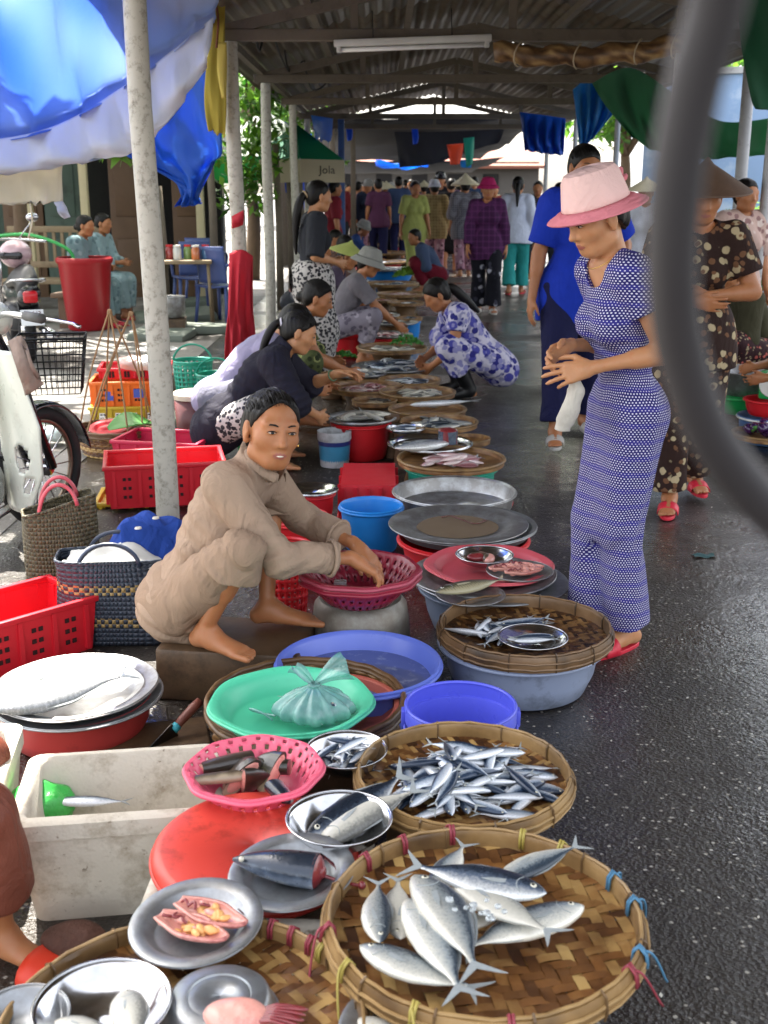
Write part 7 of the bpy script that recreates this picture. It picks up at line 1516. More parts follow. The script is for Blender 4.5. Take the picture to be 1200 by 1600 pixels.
def sheet(name, label, rows, m, cat='tarp', n=10, fold=.02, ff=3.0, ragged=0.0, thick=.002, tilt=1.0, seed=0.0):
    """a hung sheet through surveyed points, one row per height"""
    R_ = [crom([Vector(p) for p in r], n) for r in rows]; k = len(R_[0]); cols = [crom([r[i] for r in R_], n) for i in range(k)]; nv_ = len(cols[0])
    vs = []
    for j in range(nv_):
        for i in range(k):
            p = cols[i][j].copy(); e = min(1, j/nv_*3) if tilt else 1
            s_ = fold*(math.sin(i*ff*.35+1.5*math.sin(j*.21+seed)+seed)+.6*math.sin(i*ff*.8+j*.12+seed*2)); p += Vector((.2*s_, s_, .15*s_))*e
            if ragged and j == nv_-1: p.z += ragged*(random.random()-.5)*2
            vs.append(p)
    fs = [(j*k+i, j*k+i+1, (j+1)*k+i+1, (j+1)*k+i) for j in range(nv_-1) for i in range(k-1)]
    b = MB(); b.add(vs, fs); o = b.build(name, m, None, solid=thick, auto=None); tag(o, label, cat); return o
A_ = atY
def rows(*rs): return [[A_(u, v, Y) for (u, v, Y) in r] for r in rs]
sheet('tarp', 'big sagging blue tarp with painted sun glow over the left side, white hem hanging low', rows(
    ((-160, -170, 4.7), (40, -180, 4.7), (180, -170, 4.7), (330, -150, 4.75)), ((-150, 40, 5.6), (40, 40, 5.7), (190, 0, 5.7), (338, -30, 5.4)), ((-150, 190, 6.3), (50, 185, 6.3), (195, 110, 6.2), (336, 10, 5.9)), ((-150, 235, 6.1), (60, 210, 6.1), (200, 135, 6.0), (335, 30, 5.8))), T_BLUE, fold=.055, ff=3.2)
sheet('tarp', 'bright white hem strip hanging below the big blue tarp', rows(((-150, 232, 6.12), (60, 205, 6.12), (200, 130, 6.02), (334, 26, 5.82)), ((-150, 270, 6.05), (70, 250, 6.05), (215, 195, 5.95), (330, 75, 5.75)), ((-150, 292, 6.1), (80, 262, 6.1), (228, 225, 6.0), (324, 100, 5.8))), T_WHITE, fold=.03, ff=4, ragged=.015)
sheet('tarp', 'ragged cream tarp scrap hanging below the white hem at the far left', rows(((-60, 235, 6.2), (30, 232, 6.2), (103, 228, 6.2)), ((-60, 280, 6.25), (30, 275, 6.25), (99, 270, 6.25)), ((-60, 318, 6.2), (30, 322, 6.2), (97, 316, 6.2))), T_CREAM, fold=.012, ff=2.2, ragged=.025)
b = MB(); b.tube(crom([A_(47, 318, 6.2), A_(50, 345, 6.2), A_(44, 372, 6.2)], 5), .005, 5); o = b.build('string', T_CREAM, None, auto=None); tag(o, 'pale string hanging from the ragged cream tarp', 'string')
sheet('tarp', 'torn white rag dangling at the corner of the ragged cream tarp', rows(((84, 316, 6.2), (98, 314, 6.2)), ((88, 330, 6.15), (102, 330, 6.15)), ((95, 341, 6.2), (108, 340, 6.2))), T_WHITE, fold=.02, n=6)
sheet('tarp', 'royal blue tarp hanging behind the first pole and knotted at its lower end', rows(((150, 200, 9.2), (240, 165, 9.2), (330, 90, 9.0)), ((150, 225, 9.3), (245, 210, 9.3), (345, 180, 9.0)), ((190, 238, 9.3), (255, 255, 9.3), (350, 235, 9.0)), ((265, 275, 9.2), (290, 285, 9.15), (335, 255, 9.1)), ((283, 300, 9.1), (298, 303, 9.05), (312, 298, 9.1)), ((276, 322, 9.1), (296, 322, 9.05), (316, 318, 9.1))), T_DBLUE, fold=.045, ff=2.6)
sheet('cloth_strip', 'long olive yellow cloth hanging down the second pole', rows(((335, 10, 8.05), (352, 0, 8.05)), ((318, 140, 8.1), (352, 60, 8.05)), ((325, 200, 8.1), (353, 150, 8.05)), ((330, 203, 8.1), (352, 212, 8.05))), T_OLIVE, 'cloth', fold=.012, ragged=.03)
sheet('cloth_strip', 'pale yellow cloth folded over the olive one on the second pole', rows(((340, 66, 8.0), (354, 66, 8.0)), ((339, 110, 8.0), (354, 110, 8.0)), ((346, 154, 8.0), (353, 152, 8.0))), mat_tarp('yellow_cloth', 'b09c3c', 'c8b45a', .3, .8), 'cloth', fold=.006, n=6)
b = MB(); b.tube(crom([A_(336, 0, 8.0), A_(341, 30, 8.0), A_(338, 75, 8.0)], 5), .008, 6); o = b.build('rope', mat('brown_rope', hx('6a3a24'), .8), None, auto=None); tag(o, 'brown rope holding the olive yellow cloth on the second pole', 'rope')
sheet('cloth_strip', 'long red cloth tied to the second pole and hanging to the navy seller', rows(((358, 395, 8.0), (378, 390, 7.95), (395, 400, 8.0)), ((355, 470, 7.97), (376, 470, 7.9), (396, 470, 8.0)), ((353, 530, 7.97), (376, 530, 7.9), (398, 530, 8.0)), ((352, 570, 7.97), (376, 565, 7.9), (394, 555, 8.0))), T_RED, 'cloth', fold=.025, ff=3.2)
sheet('cloth_strip', 'red rag knotted round the second pole', rows(((362, 338, 8.02), (381, 328, 8.02)), ((361, 348, 7.98), (380, 342, 7.98)), ((361, 358, 8.02), (379, 352, 8.02))), T_RED, 'cloth', fold=.012, n=6)
# -- right-hand awnings
sheet('tarp', 'large dark green tarp slung between posts on the right', rows(((925, 130, 10.8), (985, 106, 10.4), (1060, 150, 10.2), (1130, 190, 10.0), (1230, 180, 9.8)), ((945, 165, 10.9), (995, 165, 10.6), (1060, 195, 10.4), (1130, 222, 10.2), (1230, 210, 10.0)), ((985, 212, 11.0), (1020, 234, 10.9), (1070, 244, 10.7), (1130, 248, 10.4), (1230, 236, 10.2))), T_GREEN, fold=.05, ff=2.0)
sheet('tarp', 'green tarp hanging high at the upper right edge', rows(((1150, -40, 7.6), (1300, -60, 7.6)), ((1158, 60, 7.9), (1300, 40, 7.9)), ((1172, 150, 8.1), (1300, 150, 8.1)), ((1180, 170, 8.1), (1300, 190, 8.1))), mat_tarp('bright_green_tarp', '2a6a4c', '4a8a68', .55, .6), fold=.05, ff=2)
sheet('tarp', 'crumpled blue tarp on the post right of the pink hat', rows(((895, 140, 12.6), (930, 115, 12.6), (962, 130, 12.6)), ((900, 185, 12.7), (930, 165, 12.7), (965, 165, 12.7)), ((905, 225, 12.7), (915, 226, 12.7), (928, 215, 12.7))), T_CYAN, fold=.06, ff=4)
sheet('tarp', 'shiny blue tarp drooping between the far right posts', rows(((812, 175, 15.5), (850, 180, 15.5), (884, 185, 15.5)), ((815, 205, 15.7), (850, 215, 15.7), (882, 225, 15.7)), ((820, 235, 15.7), (850, 240, 15.7), (880, 243, 15.7))), mat_tarp('bright_blue_tarp', '1450c0', '2c80e8', .5), fold=.06, ff=4)
# -- rolled reed mat under the right roof edge
RE = mat_bamboo('reed_mat', '4a3420', '7a5c3a', 'a08458'); a, e = A_(772, 82, 7.9), A_(1085, 66, 7.7)
t = thing('rolled_mat', 'brown rolled reed mat hanging under the roof above the pink hat', 'mat', (a+e)/2); d = (e-a)
b = MB(); b.tube([d*(x-.5)+Vector((0, 0, -.05*math.sin(x*3.1416)+.012*math.sin(x*23))) for x in [i/24 for i in range(25)]], [.062+.008*math.sin(i*1.9) for i in range(25)], 14); b.tint = [random.random() for _ in b.v]; b.build('mat_roll', RE, t, auto=None)
for x in (.12, .42, .72, .9):
    b = MB(); q = d*(x-.5)+Vector((0, 0, -.05*math.sin(x*3.1416))); b.tube([q+Vector((.03*math.sin(k*.7), .074*math.cos(k*.52), .074*math.sin(k*.52))) for k in range(12)], .005, 5, closed=True); b.build('binding_cord', mat('cord_pale', hx('a89a80'), .8), t, auto=None)
# -- fluorescent lamp (unlit) and the lit one further back is a gap of daylight
a, e = A_(522, 76, 8.1), A_(768, 67, 8.1); t = thing('fluorescent_lamp', 'unlit white fluorescent tube lamp under the first cross beam', 'lamp', (a+e)/2, 0, rot=(0, -math.atan2(e.z-a.z, e.x-a.x), 0)); L_ = (e-a).length
b = MB(); b.box((0, 0, .03), (L_, .06, .045), bev=.008); b.build('housing', mat('lamp_white', hx('c8c8c0'), .4), t)
b = MB(); b.tube([(-L_*.46, -.005, -.012), (L_*.46, -.005, -.012)], .014, 10); b.build('tube', mat('tube_glass', hx('e0e0dc'), .2), t, auto=None)
for s_ in (-1, 1):
    b = MB(); b.box((s_*L_*.47, 0, -.002), (.03, .05, .05), bev=.004); b.build('socket', mat('lamp_white', hx('c8c8c0')), t)
    b = MB(); b.tube([(s_*L_*.25, 0, .05), (s_*L_*.25, 0, .22)], .004, 5); b.build('hanger', mat('cable_black', hx('141414'), .6), t, auto=None)
# loose cables hanging along the left beam
CAB = mat('cable_black', hx('141414'), .6)
for i, pts in enumerate((((398, 20, 9), (405, 80, 9.4), (420, 30, 10), (445, 60, 11), (470, 40, 12)), ((440, 40, 11), (452, 110, 11.4), (478, 90, 12.5)), ((425, 0, 9.6), (432, 70, 10), (460, 120, 12), (490, 110, 14)), ((470, 60, 12), (488, 140, 13), (520, 120, 16)))):
    b = MB(); b.tube(crom([A_(*q) for q in pts], 8), .009, 6); tag(b.build('cable', CAB, None, auto=None), ('loose black cable looping at the second post', 'short black cable between the third and fourth posts', 'black cable running back from the third post', 'black cable sagging past the fourth post')[i], 'cable')
def boards(name, label, x, y, w_, h_, rz_, m, n=10, cat='fence', gap=.01, z=0.0):
    t = thing(name, label, cat, (x, y, z), rz_)
    for i in range(n):
        bw = w_/n; b = MB(); hh = h_*random.uniform(.95, 1.03); b.box((-w_/2+bw*(i+.5), random.uniform(-.008, .008), hh/2), (bw-gap, .025, hh), Matrix.Rotation(random.gauss(0, .006), 3, 'Y'), t=random.random()); b.build('board', m, t, smooth=False)
    for q in (.2, .8):
        b = MB(); b.box((0, .03, h_*q), (w_, .035, .07)); b.build('rail', m, t, smooth=False)
    return t
# -- far end: darker canopies over the lane
def canopy(name, label, x0, x1, y0, y1, z0, z1, m, sag=.2):
    b = MB(); b.grid(lambda u, v: Vector((x0+(x1-x0)*u, y0+(y1-y0)*v, z0+(z1-z0)*v-sag*math.sin(math.pi*u)+.04*math.sin(u*14+v*9))), 18, 10); o = b.build(name, m, None, solid=.004, auto=None); tag(o, label, 'canopy'); return o
canopy('tarp_canopy', 'dark canopy stretched over the lane just past the tin roof', -1.5, 3.0, 21.9, 29, 2.78, 2.5, T_DARK, .1)
sheet('tarp', 'black tarp curtain hanging under the dark canopy over the lane', [[(.2, 23.2, 2.5), (1.1, 23.2, 2.5), (2.3, 23.2, 2.55)], [(.25, 23.3, 2.15), (1.1, 23.3, 2.1), (2.2, 23.3, 2.3)], [(.3, 23.3, 1.85), (1.0, 23.3, 1.92), (1.9, 23.3, 2.28)]], T_DARK, fold=.03)
canopy('tarp_canopy', 'second dark canopy deeper in the lane', -2.2, 3.2, 29.5, 40, 2.6, 2.4, T_DARK, .1)
canopy('tarp_canopy', 'shining blue tarp roof far down the lane', -.3, 1.6, 41, 44, 2.35, 2.2, T_CYAN, .1)
canopy('tarp_canopy', 'last dark canopy where the lane disappears', -3, 4.5, 45, 62, 2.5, 2.2, T_DARK, .1)
sheet('hanging_cloth', 'orange red cloth hung out on the right of the dark canopy', rows(((698, 226, 22), (724, 224, 22)), ((700, 240, 22), (722, 240, 22)), ((703, 258, 22), (718, 256, 22))), T_ORNG, 'cloth', fold=.04, n=6)
sheet('hanging_cloth', 'teal cloth hung out beside the orange red one', rows(((724, 216, 22.2), (741, 214, 22.2)), ((725, 235, 22.2), (740, 235, 22.2)), ((728, 262, 22.2), (738, 256, 22.2))), T_TEAL, 'cloth', fold=.04, n=6)
sheet('hanging_cloth', 'small cyan cloth below the teal one', rows(((718, 250, 22.4), (738, 248, 22.4)), ((720, 262, 22.4), (736, 262, 22.4))), T_CYAN, 'cloth', fold=.03, n=5)
for u, v, lab in ((545, 195, 'small blue rag under the tin roof at the left far end'), (648, 200, 'blue rag hanging from the beam above the black curtain')):
    sheet('hanging_cloth', lab, rows(((u-5, v, 21), (u+5, v, 21)), ((u-4, v+14, 21), (u+6, v+14, 21)), ((u-3, v+26, 21), (u+4, v+24, 21))), T_DBLUE, 'cloth', fold=.02, n=5)
sheet('tarp', 'blue tarp curtain hung along the posts at the left of the far lane', [[(-1.35, 16.5, 2.35), (-1.3, 19, 2.3), (-1.3, 21.8, 2.4)], [(-1.4, 16.6, 1.9), (-1.32, 19, 1.8), (-1.35, 21.8, 1.9)], [(-1.38, 16.8, 1.45), (-1.35, 19, 1.1), (-1.35, 21.6, 1.3)]], T_DBLUE, fold=.06, ff=3, ragged=.05)
sheet('tarp', 'torn cyan tarp above the green umbrella between the posts', rows(((486, 180, 15), (520, 185, 17)), ((488, 200, 15), (518, 205, 17)), ((494, 215, 15), (516, 222, 17))), T_CYAN, fold=.04, ff=4, ragged=.04)
# -- blue painted posts and plank screens at the left of the lane end
BLP = mat('blue_post_paint', hx('3c5a8c'), .5, var=.2, dirt=hx('3a3a3a'), dirt_amt=.4)
for i, (u, Y) in enumerate(((534, 19.2), (520, 22.8), (552, 23.8))):
    b = MB(); b.box((0, 0, 1.3), (.1, .1, 2.6), bev=.008); o = b.build('wooden_post', BLP if i == 0 else m_timber, None); o.location = (atY(u, 300, Y).x, Y, 0); tag(o, ('blue painted post at the end of the tin roof', 'grey post behind the blue painted one', 'grey post in the shade at the left of the crowd')[i], 'post')
boards('plank_screen', 'grey plank screen along the left of the lane end', -1.75, 25.5, 6, 2.3, R(86), m_timber, 18, 'screen')
for i, (u, Y, h_) in enumerate(((495, 15.5, 2.1), (508, 16.6, 2.2), (478, 14.8, 2.0), (330, 13.8, 2.4), (250, 13.2, 1.5))):
    b = MB(); b.tube([(0, 0, 0), (.01, 0, h_*.5), (-.02, .01, h_)], [.05, .046, .04], 9); o = b.build('wooden_post', m_timber, None, auto=None); o.location = (atY(u, 300, Y).x-.35*(i < 3), Y, 0); tag(o, ('rough grey post left of the green umbrella fringe', 'rough grey post right of the green umbrella fringe', 'rough grey post in front of the green umbrella', 'thin post at the shop front behind the royal blue tarp', 'short post beside the table with jars')[i], 'post')
# -- market umbrellas
def umbrella(label, c, r, h, m, mv, zt, txt=None, sides=8, val=.22):
    t = thing('market_umbrella', label, 'umbrella', c); b = MB(); b.tube([(0, 0, 0), (0, 0, h+zt)], .025, 8); b.build('shaft', m_steel, t, auto=None)
    vs = [(0, 0, h+zt)]; n = sides*4
    for k in range(n):
        a = 6.28319*k/n; s_ = math.cos(math.pi/sides)/math.cos(((a) % (2*math.pi/sides))-math.pi/sides); vs.append((r*s_*math.cos(a), r*s_*math.sin(a), h))
    b = MB(); b.add(vs, [(0, 1+k, 1+(k+1) % n) for k in range(n)]); b.build('canopy', m, t, smooth=False)
    b = MB(); vv = [Vector(v) for v in vs[1:]]; b.add(vv+[Vector((v.x*1.01, v.y*1.01, v.z-val)) for v in vv], [(k, (k+1) % n, n+(k+1) % n, n+k) for k in range(n)]); val_o = b.build('valance', mv, t, smooth=False)
    for k in range(sides):
        a = 6.28319*k/sides; b = MB(); b.tube([(0, 0, h+zt-.03), (r*math.cos(a), r*math.sin(a), h-.01)], .009, 5); b.build('rib', m_steel, t, auto=None)
    return t, val_o
UG = mat_tarp('umbrella_green', '0e6a4c', '1c8a62', .4, .6); UC = mat_tarp('umbrella_cream', 'a89c84', 'bcb29a', .3, .7); UG2 = mat_tarp('umbrella_light_green', '1c8a3c', '2cae4c', .5, .6); UW = mat_tarp('umbrella_white', 'c8d4cc', 'e4ece4', .6, .6)
c = atY(478, 250, 15.6); t, vo = umbrella('green umbrella with a cream lettered valance left of the posts', (c.x-.12, 15.6, 0), .62, c.z, UG, UC, .45, sides=4, val=.28); t.rotation_euler = (0, 0, R(8)); 
text('Jola', .14, mat('ink_black', hx('1a1a1a'), .6), vo, (.36, -.375, c.z-.13), (R(90), 0, R(45-8-40)), 'lettering', .004)
c = atY(425, 246, 16.2); t, vo = umbrella('white topped umbrella with a bright green valance behind the third post', (c.x-.1, 16.4, 0), 1.0, c.z, UW, UG2, .62, sides=8, val=.3)
c = atY(345, 262, 17.5); t, vo = umbrella('cream umbrella with a bright green edge behind the second pole', (c.x, 17.6, 0), .75, c.z, UC, UG2, .35, sides=8, val=.22)
# -- trees
TRUNK = mat('bark', hx('5c4a38'), .85, var=.3, bump=.6, bscale=30, bdist=.02)
def mat_leaf(name, a, b_):
    m = NT(name); t = m.n('Attribute', attribute_name='tint').outputs['Fac']; col = m.mix(t, hx(a), hx(b_)); m.set(**{'Base Color': col, 'Roughness': .45}); tr = m.n('BsdfTranslucent'); m.l(col, tr.inputs[0]); x = m.n('MixShader'); x.inputs[0].default_value = .45; m.l(m.p.outputs[0], x.inputs[1]); m.l(tr.outputs[0], x.inputs[2]); m.l(x.outputs[0], m.o.inputs[0]); return m.m
LEAFM = mat_leaf('tree_leaf', '2c5a1c', '7aa83a')
def leaves(b, c, r, n, s_, squash=.8):
    for i in range(n):
        d = Vector((random.gauss(0, 1), random.gauss(0, 1), random.gauss(0, 1))).normalized()*r*random.random()**.4; d.z *= squash; q = Vector(c)+d
        f = Vector((random.gauss(0, 1), random.gauss(0, 1), random.gauss(-.4, .7))).normalized(); e = f.cross(Vector((random.gauss(0, .3), random.gauss(0, .3), 1))).normalized(); l = s_*random.uniform(.7, 1.3)
        b.add([q-f*l*.5, q+e*l*.22, q+f*l*.6, q-e*l*.22], [(0, 1, 2, 3)], 0, random.random())
def tree(label, x, y, h, clumps, n, s_, r0=.14, kind='tree'):
    t = thing(kind, label, 'tree', (x, y, 0)); top = Vector((0, 0, h)); b = MB(); b.tube(crom([(0, 0, 0), (.06, .03, h*.3), (-.04, .02, h*.6), top], 5), [r0*(1-.05*i) for i in range(16)], 10)
    for c in clumps: b.tube(crom([(0, 0, h*.45), Vector(c[0])*.5+Vector((0, 0, h*.3)), c[0]], 4), [r0*.5*(1-.1*i) for i in range(9)], 6)
    b.build('trunk', TRUNK, t, auto=None); b = MB()
    for c, r in clumps: leaves(b, c, r, int(n*r), s_)
    b.build('crown', LEAFM, t, smooth=False); return t
def cl(x, y, lst): return [(A_(u, v, Y)-Vector((x, y, 0)), r) for u, v, Y, r in lst]
x, y = -2.2, 19.5; tree('leafy tree seen in the sun between the second and third posts', x, y, 3.4, cl(x, y, [(395, 150, 19, .5), (430, 200, 19.5, .5), (400, 250, 19, .4), (380, 90, 20, .6), (440, 120, 20, .45), (372, 210, 18.5, .35), (385, 130, 14.5, .5), (400, 185, 15, .5), (392, 240, 14.5, .45), (382, 300, 14.5, .4), (440, 60, 15, .5), (425, 130, 15.5, .5), (400, 80, 15, .5), (455, 60, 20.5, .5), (410, 40, 21, .6), (468, 180, 20.5, .35)]), 430, .16)
x, y = -5.2, 10.4; tree('drooping branch tree with long leaves above the seated women', x, y, 3.2, cl(x, y, [(185, 215, 9.9, .2), (160, 225, 10, .14), (200, 235, 9.8, .14), (305, 122, 10.4, .12), (295, 112, 10.4, .1), (215, 195, 10, .12), (120, 150, 10.5, .4), (60, 130, 10.5, .5)]), 420, .15, .07)
x, y = 5.2, 20; tree('tree behind the right hand posts with light in its leaves', x, y, 4.2, cl(x, y, [(1000, 110, 19, .7), (1050, 130, 19, .6), (1080, 100, 19, .7), (960, 120, 20, .5), (1140, 120, 18, .8), (1180, 185, 17, .5)]), 420, .17)
for i, (x, y, lab) in enumerate(((-3.6, 8.2, 'added tree whose unseen crown shades the pavement beside the first pole'), (-5.0, 12.2, 'added tree shading the red barrel and the seated women'), (-2.9, 13.2, 'added shade tree leaning over the pavement behind the third post'))):  # trees added, crowns out of view, to shade and dapple the pavement
    tree(lab, x-1.2, y, 4.6, [(Vector((1.2+random.gauss(0, 1.2), random.gauss(0, 1.2), random.uniform(4.0, 5.6))), random.uniform(.7, 1.0)) for _ in range(9)], 300, .22, .1)
for x, y, lab in ((-9, 30, 'big tree far behind the house roofs at the left'), (-3.5, 44, 'big tree standing past the end of the lane'), (8, 40, 'tall tree far off on the right past the awnings'), (12, 26, 'wide tree behind the pale blue wall')):
    tree(lab, x, y, 5.5, [(Vector((random.gauss(0, 1.5), random.gauss(0, 1.5), random.uniform(3, 7.5))), random.uniform(1.0, 1.7)) for _ in range(11)], 260, .4, .25)
# -- house front at the left
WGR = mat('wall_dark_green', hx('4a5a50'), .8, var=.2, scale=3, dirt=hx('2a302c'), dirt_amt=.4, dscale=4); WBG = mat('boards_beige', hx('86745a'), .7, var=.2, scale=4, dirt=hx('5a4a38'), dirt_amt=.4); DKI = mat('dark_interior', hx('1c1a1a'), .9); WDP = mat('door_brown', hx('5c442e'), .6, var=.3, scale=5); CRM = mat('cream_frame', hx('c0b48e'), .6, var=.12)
h = thing('house', 'low dark green house with brown doors and cream posts behind the seated women', 'house', (-5.5, 16.5, 0))
b = MB(); b.box((-1.0, 0, 1.6), (4.6, .2, 3.2)); b.build('wall', WGR, h, smooth=False)
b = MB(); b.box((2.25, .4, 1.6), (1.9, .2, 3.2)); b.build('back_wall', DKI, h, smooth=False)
b = MB(); b.box((-.2, -1.0, 3.3), (6.8, 3.0, .12), Matrix.Rotation(R(8), 3, 'X')); b.build('roof', m_tin, h, smooth=False)
for x, w_, m in ((.55, .55, WDP), (1.1, .5, WGR), (2.0, .5, WDP), (2.8, .4, WDP), (-.2, .6, WDP)):
    b = MB(); b.box((x, -.16, 1.05), (w_, .06, 2.1), bev=.01); d_ = b.build('door', m, h); b = MB(); b.box((x, -.2, 1.5), (w_*.7, .03, .8), bev=.01); b.box((x, -.2, .5), (w_*.7, .03, .6), bev=.01); b.build('panel', m, d_)
for x in (.86, 1.6, 2.5, 3.1):
    b = MB(); b.box((x, -.95, 1.3), (.1, .1, 2.6), bev=.01); b.build('post', CRM, h)
g = thing('bench', 'beige slatted bench back and seat behind the red barrel', 'bench', (atY(72, 400, 13.4).x, 13.5, 0), R(-6))
b = MB(); b.box((0, 0, .45), (1.1, .42, .05), bev=.01); b.build('seat', WBG, g)
for z in (.62, 1.02): b = MB(); b.box((0, .2, z), (1.1, .04, .07), bev=.006); b.build('rail', WBG, g)
for i in range(11): b = MB(); b.box((-.5+.1*i, .2, .82), (.035, .025, .36)); b.build('slat', WBG, g, smooth=False)
for sx in (-1, 1):
    for sy in (-1, 1): b = MB(); b.box((sx*.5, sy*.18, .22), (.06, .06, .44)); b.build('leg', WBG, g, smooth=False)
g = thing('bench', 'dark bench carrying the two women in grey blue suits', 'bench', (atY(146, 400, 13.2).x-.02, 13.3, 0), R(80)); b = MB(); b.box((0, 0, .365), (1.6, .36, .05), bev=.01); b.build('seat', WDP, g)
for sx in (-1, 1): b = MB(); b.box((sx*.65, 0, .17), (.06, .3, .34)); b.build('leg', WDP, g, smooth=False)
# table with jars, chairs
g = thing('table', 'small brown table with jars in front of the shop at the left', 'table', (atY(287, 400, 13.0).x, 13.0, 0), R(6)); b = MB(); b.box((0, 0, .7), (.62, .45, .04), bev=.006); b.build('tabletop', WBG, g)
for sx in (-1, 1):
    for sy in (-1, 1): b = MB(); b.tube([(sx*.27, sy*.18, .69), (sx*.29, sy*.19, 0)], [.02, .016], 7); b.build('leg', WBG, g, auto=None)
JARC = ['c8a83c', 'a03c3c', 'c8c8c4', '7a9a5a', 'b86a3c', '3c6a9a']; JN = ['yellow', 'red', 'white', 'green', 'orange', 'blue']
for i in range(6):
    j = lathe_thing('glass_jar', '%s jar standing on the small brown table' % JN[i], 'jar', (g.location.x-.26+.1*i, 12.95+.08*(i % 2), .722), [(.001, 0), (.042, 0), (.045, .02), (.045, .11), (.036, .125), (.036, .14)], mat('jar_'+JN[i], hx(JARC[i]), .15, coat=.5), n=20)
    b = MB(); b.lathe([(.04, .135), (.04, .155), (.001, .157)], 20); b.build('lid', RBK if i % 2 else WHT, j)
CHB = plastic('chair_blue', '4a5a90', .25, .4)
def pchair(label, x, y, a):
    t = thing('plastic_chair', label, 'chair', (x, y, 0), a, 'blue plastic chairs of the shop'); b = MB(); b.grid(lambda u, v: Vector(((u-.5)*.44, (v-.5)*.42, .42+.02*math.cos(u*6)*.5)), 8, 6); b.build('seat', CHB, t, solid=.02)
    b = MB(); b.grid(lambda u, v: Vector((.2*math.sin((u-.5)*2.2)*1.1, .2+.06*v-.05*(2*u-1)**2, .46+.4*v)), 12, 8); b.build('backrest', CHB, t, solid=.015)
    for sx in (-1, 1):
        for sy in (-1, 1): b = MB(); b.tube([(sx*.19, sy*.18, .42), (sx*.22, sy*.22, 0)], [.022, .018], 6); b.build('leg', CHB, t, auto=None)
        b = MB(); b.tube(crom([(sx*.22, .2, .66), (sx*.25, 0, .66), (sx*.23, -.2, .62), (sx*.21, -.2, .42)], 4), .018, 6); b.build('armrest', CHB, t, auto=None)
pchair('blue plastic chair nearest the second pole', atY(345, 390, 13.2).x, 13.2, R(150)); pchair('blue plastic chair behind the table with jars', atY(300, 390, 14.4).x, 14.4, R(200)); pchair('blue plastic chair deepest in the shop', atY(320, 380, 15.4).x, 15.4, R(170))
lathe_thing('metal_pot', 'pale metal pot on the ground under the small table', 'pot', (atY(264, 430, 12.0).x, 12.0, .2), [(.001, .0), (.13, 0), (.15, .03), (.15, .2), (.16, .21)], ALU, n=30)
stand('low crate under the pale metal pot', (atY(264, 430, 12.0).x, 12.0, 0), (.3, .3, .19), .1)
# red barrel
p = at(130, 520, 0); r_ = size(86, 130, 412, .74)/2; BAR = plastic('barrel_red', 'a01420', .25, .35)
bl = lathe_thing('plastic_barrel', 'big red plastic barrel with a green hose over its rim', 'barrel', (p.x, p.y+.26, 0), [(.001, .01), (.2, .01), (.215, .03), (.275, .7), (.29, .715), (.3, .735), (.298, .76), (.28, .765)], BAR, n=48, rim=.008)
b = MB(); b.tube(crom([(-1.0, .3, .98), (-.6, .1, 1.0), (-.25, 0, .9), (-.12, 0, .78), (-.1, 0, .5)], 6), .018, 7); o = b.build('hose', plastic('hose_green', '2a9a4a', .1), None, auto=None); o.location = bl.location; tag(o, 'green hose running into the red barrel', 'hose')
# -- black motorbike with number plate
BLKP = mat('black_paint', hx('101014'), .25, var=.2, coat=.6); CHR = metal('chrome', 'c8c8cc', .12, .05, .1); RUBB = mat('tyre_rubber', hx('18181a'), .8, var=.2)
def wheel(parent, c, r, w_=.05, ax='Y', spokes=14):
    H = Matrix.Identity(3) if ax == 'Y' else Matrix.Rotation(R(90), 3, 'Z'); P = lambda a, rr, y=0: Vector(c)+H @ Vector((rr*math.cos(a), y, rr*math.sin(a)))
    b = MB(); b.tube([P(k*.1745, r-w_*.5) for k in range(36)], w_*.55, 8, closed=True); ty = b.build('tyre', RUBB, parent, auto=None); b = MB(); b.tube([P(k*.1745, r-w_*1.1) for k in range(36)], w_*.22, 6, closed=True); rm = b.build('rim', mat('rim_brown', hx('6a5a4c'), .35, .6), parent, auto=None)
    b = MB()
    for k in range(spokes): a = 6.2832*k/spokes; b.tube([P(a, .03), P(a+.25, r-w_*1.2)], .0035, 4)
    b.build('spoke', CHR, rm, auto=None); b = MB(); b.tube([P(0, 0, -.05), P(0, 0, .05)], .04, 12); b.build('hub', CHR, parent, auto=None)
m0 = at(50, 560, 0); mb_ = thing('motorbike', 'black motorbike seen from behind with a white number plate', 'motorbike', (atY(30, 500, 10.0).x, 10.2, 0), R(24))
wheel(mb_, (0, 0, .28), .28, .09, 'X')
b = MB(); b.grid(lambda u, v: Vector((math.cos(math.pi*u)*.09, -.31*math.cos(R(10)+R(120)*v)+.0, .30+.31*math.sin(R(10)+R(120)*v))), 8, 12); b.build('mudguard', BLKP, mb_, solid=.008)
b = MB(); b.tube(crom([(0, -.32, .66), (0, -.1, .74), (0, .25, .74), (0, .6, .68)], 5), [.03]+[.12]*14+[.08], 12, flat=.5); b.build('seat', mat('seat_vinyl', hx('161618'), .5), mb_, auto=None)
b = MB(); b.tube(crom([(0, -.36, .6), (0, -.1, .6), (0, .4, .55), (0, .7, .6)], 5), [.05]+[.11]*13+[.13, .1], 12, flat=.8); b.build('body', BLKP, mb_, auto=None)
b = MB(); b.tube(crom([(-.13, .3, .66), (-.15, -.2, .72), (-.1, -.38, .74), (.1, -.38, .74), (.15, -.2, .72), (.13, .3, .66)], 5), .013, 7); b.build('grab_rail', CHR, mb_, auto=None)
b = MB(); b.box((0, -.4, .6), (.12, .06, .1), bev=.02); b.build('tail_light', plastic('tail_red', 'b01420', .1, .2), mb_)
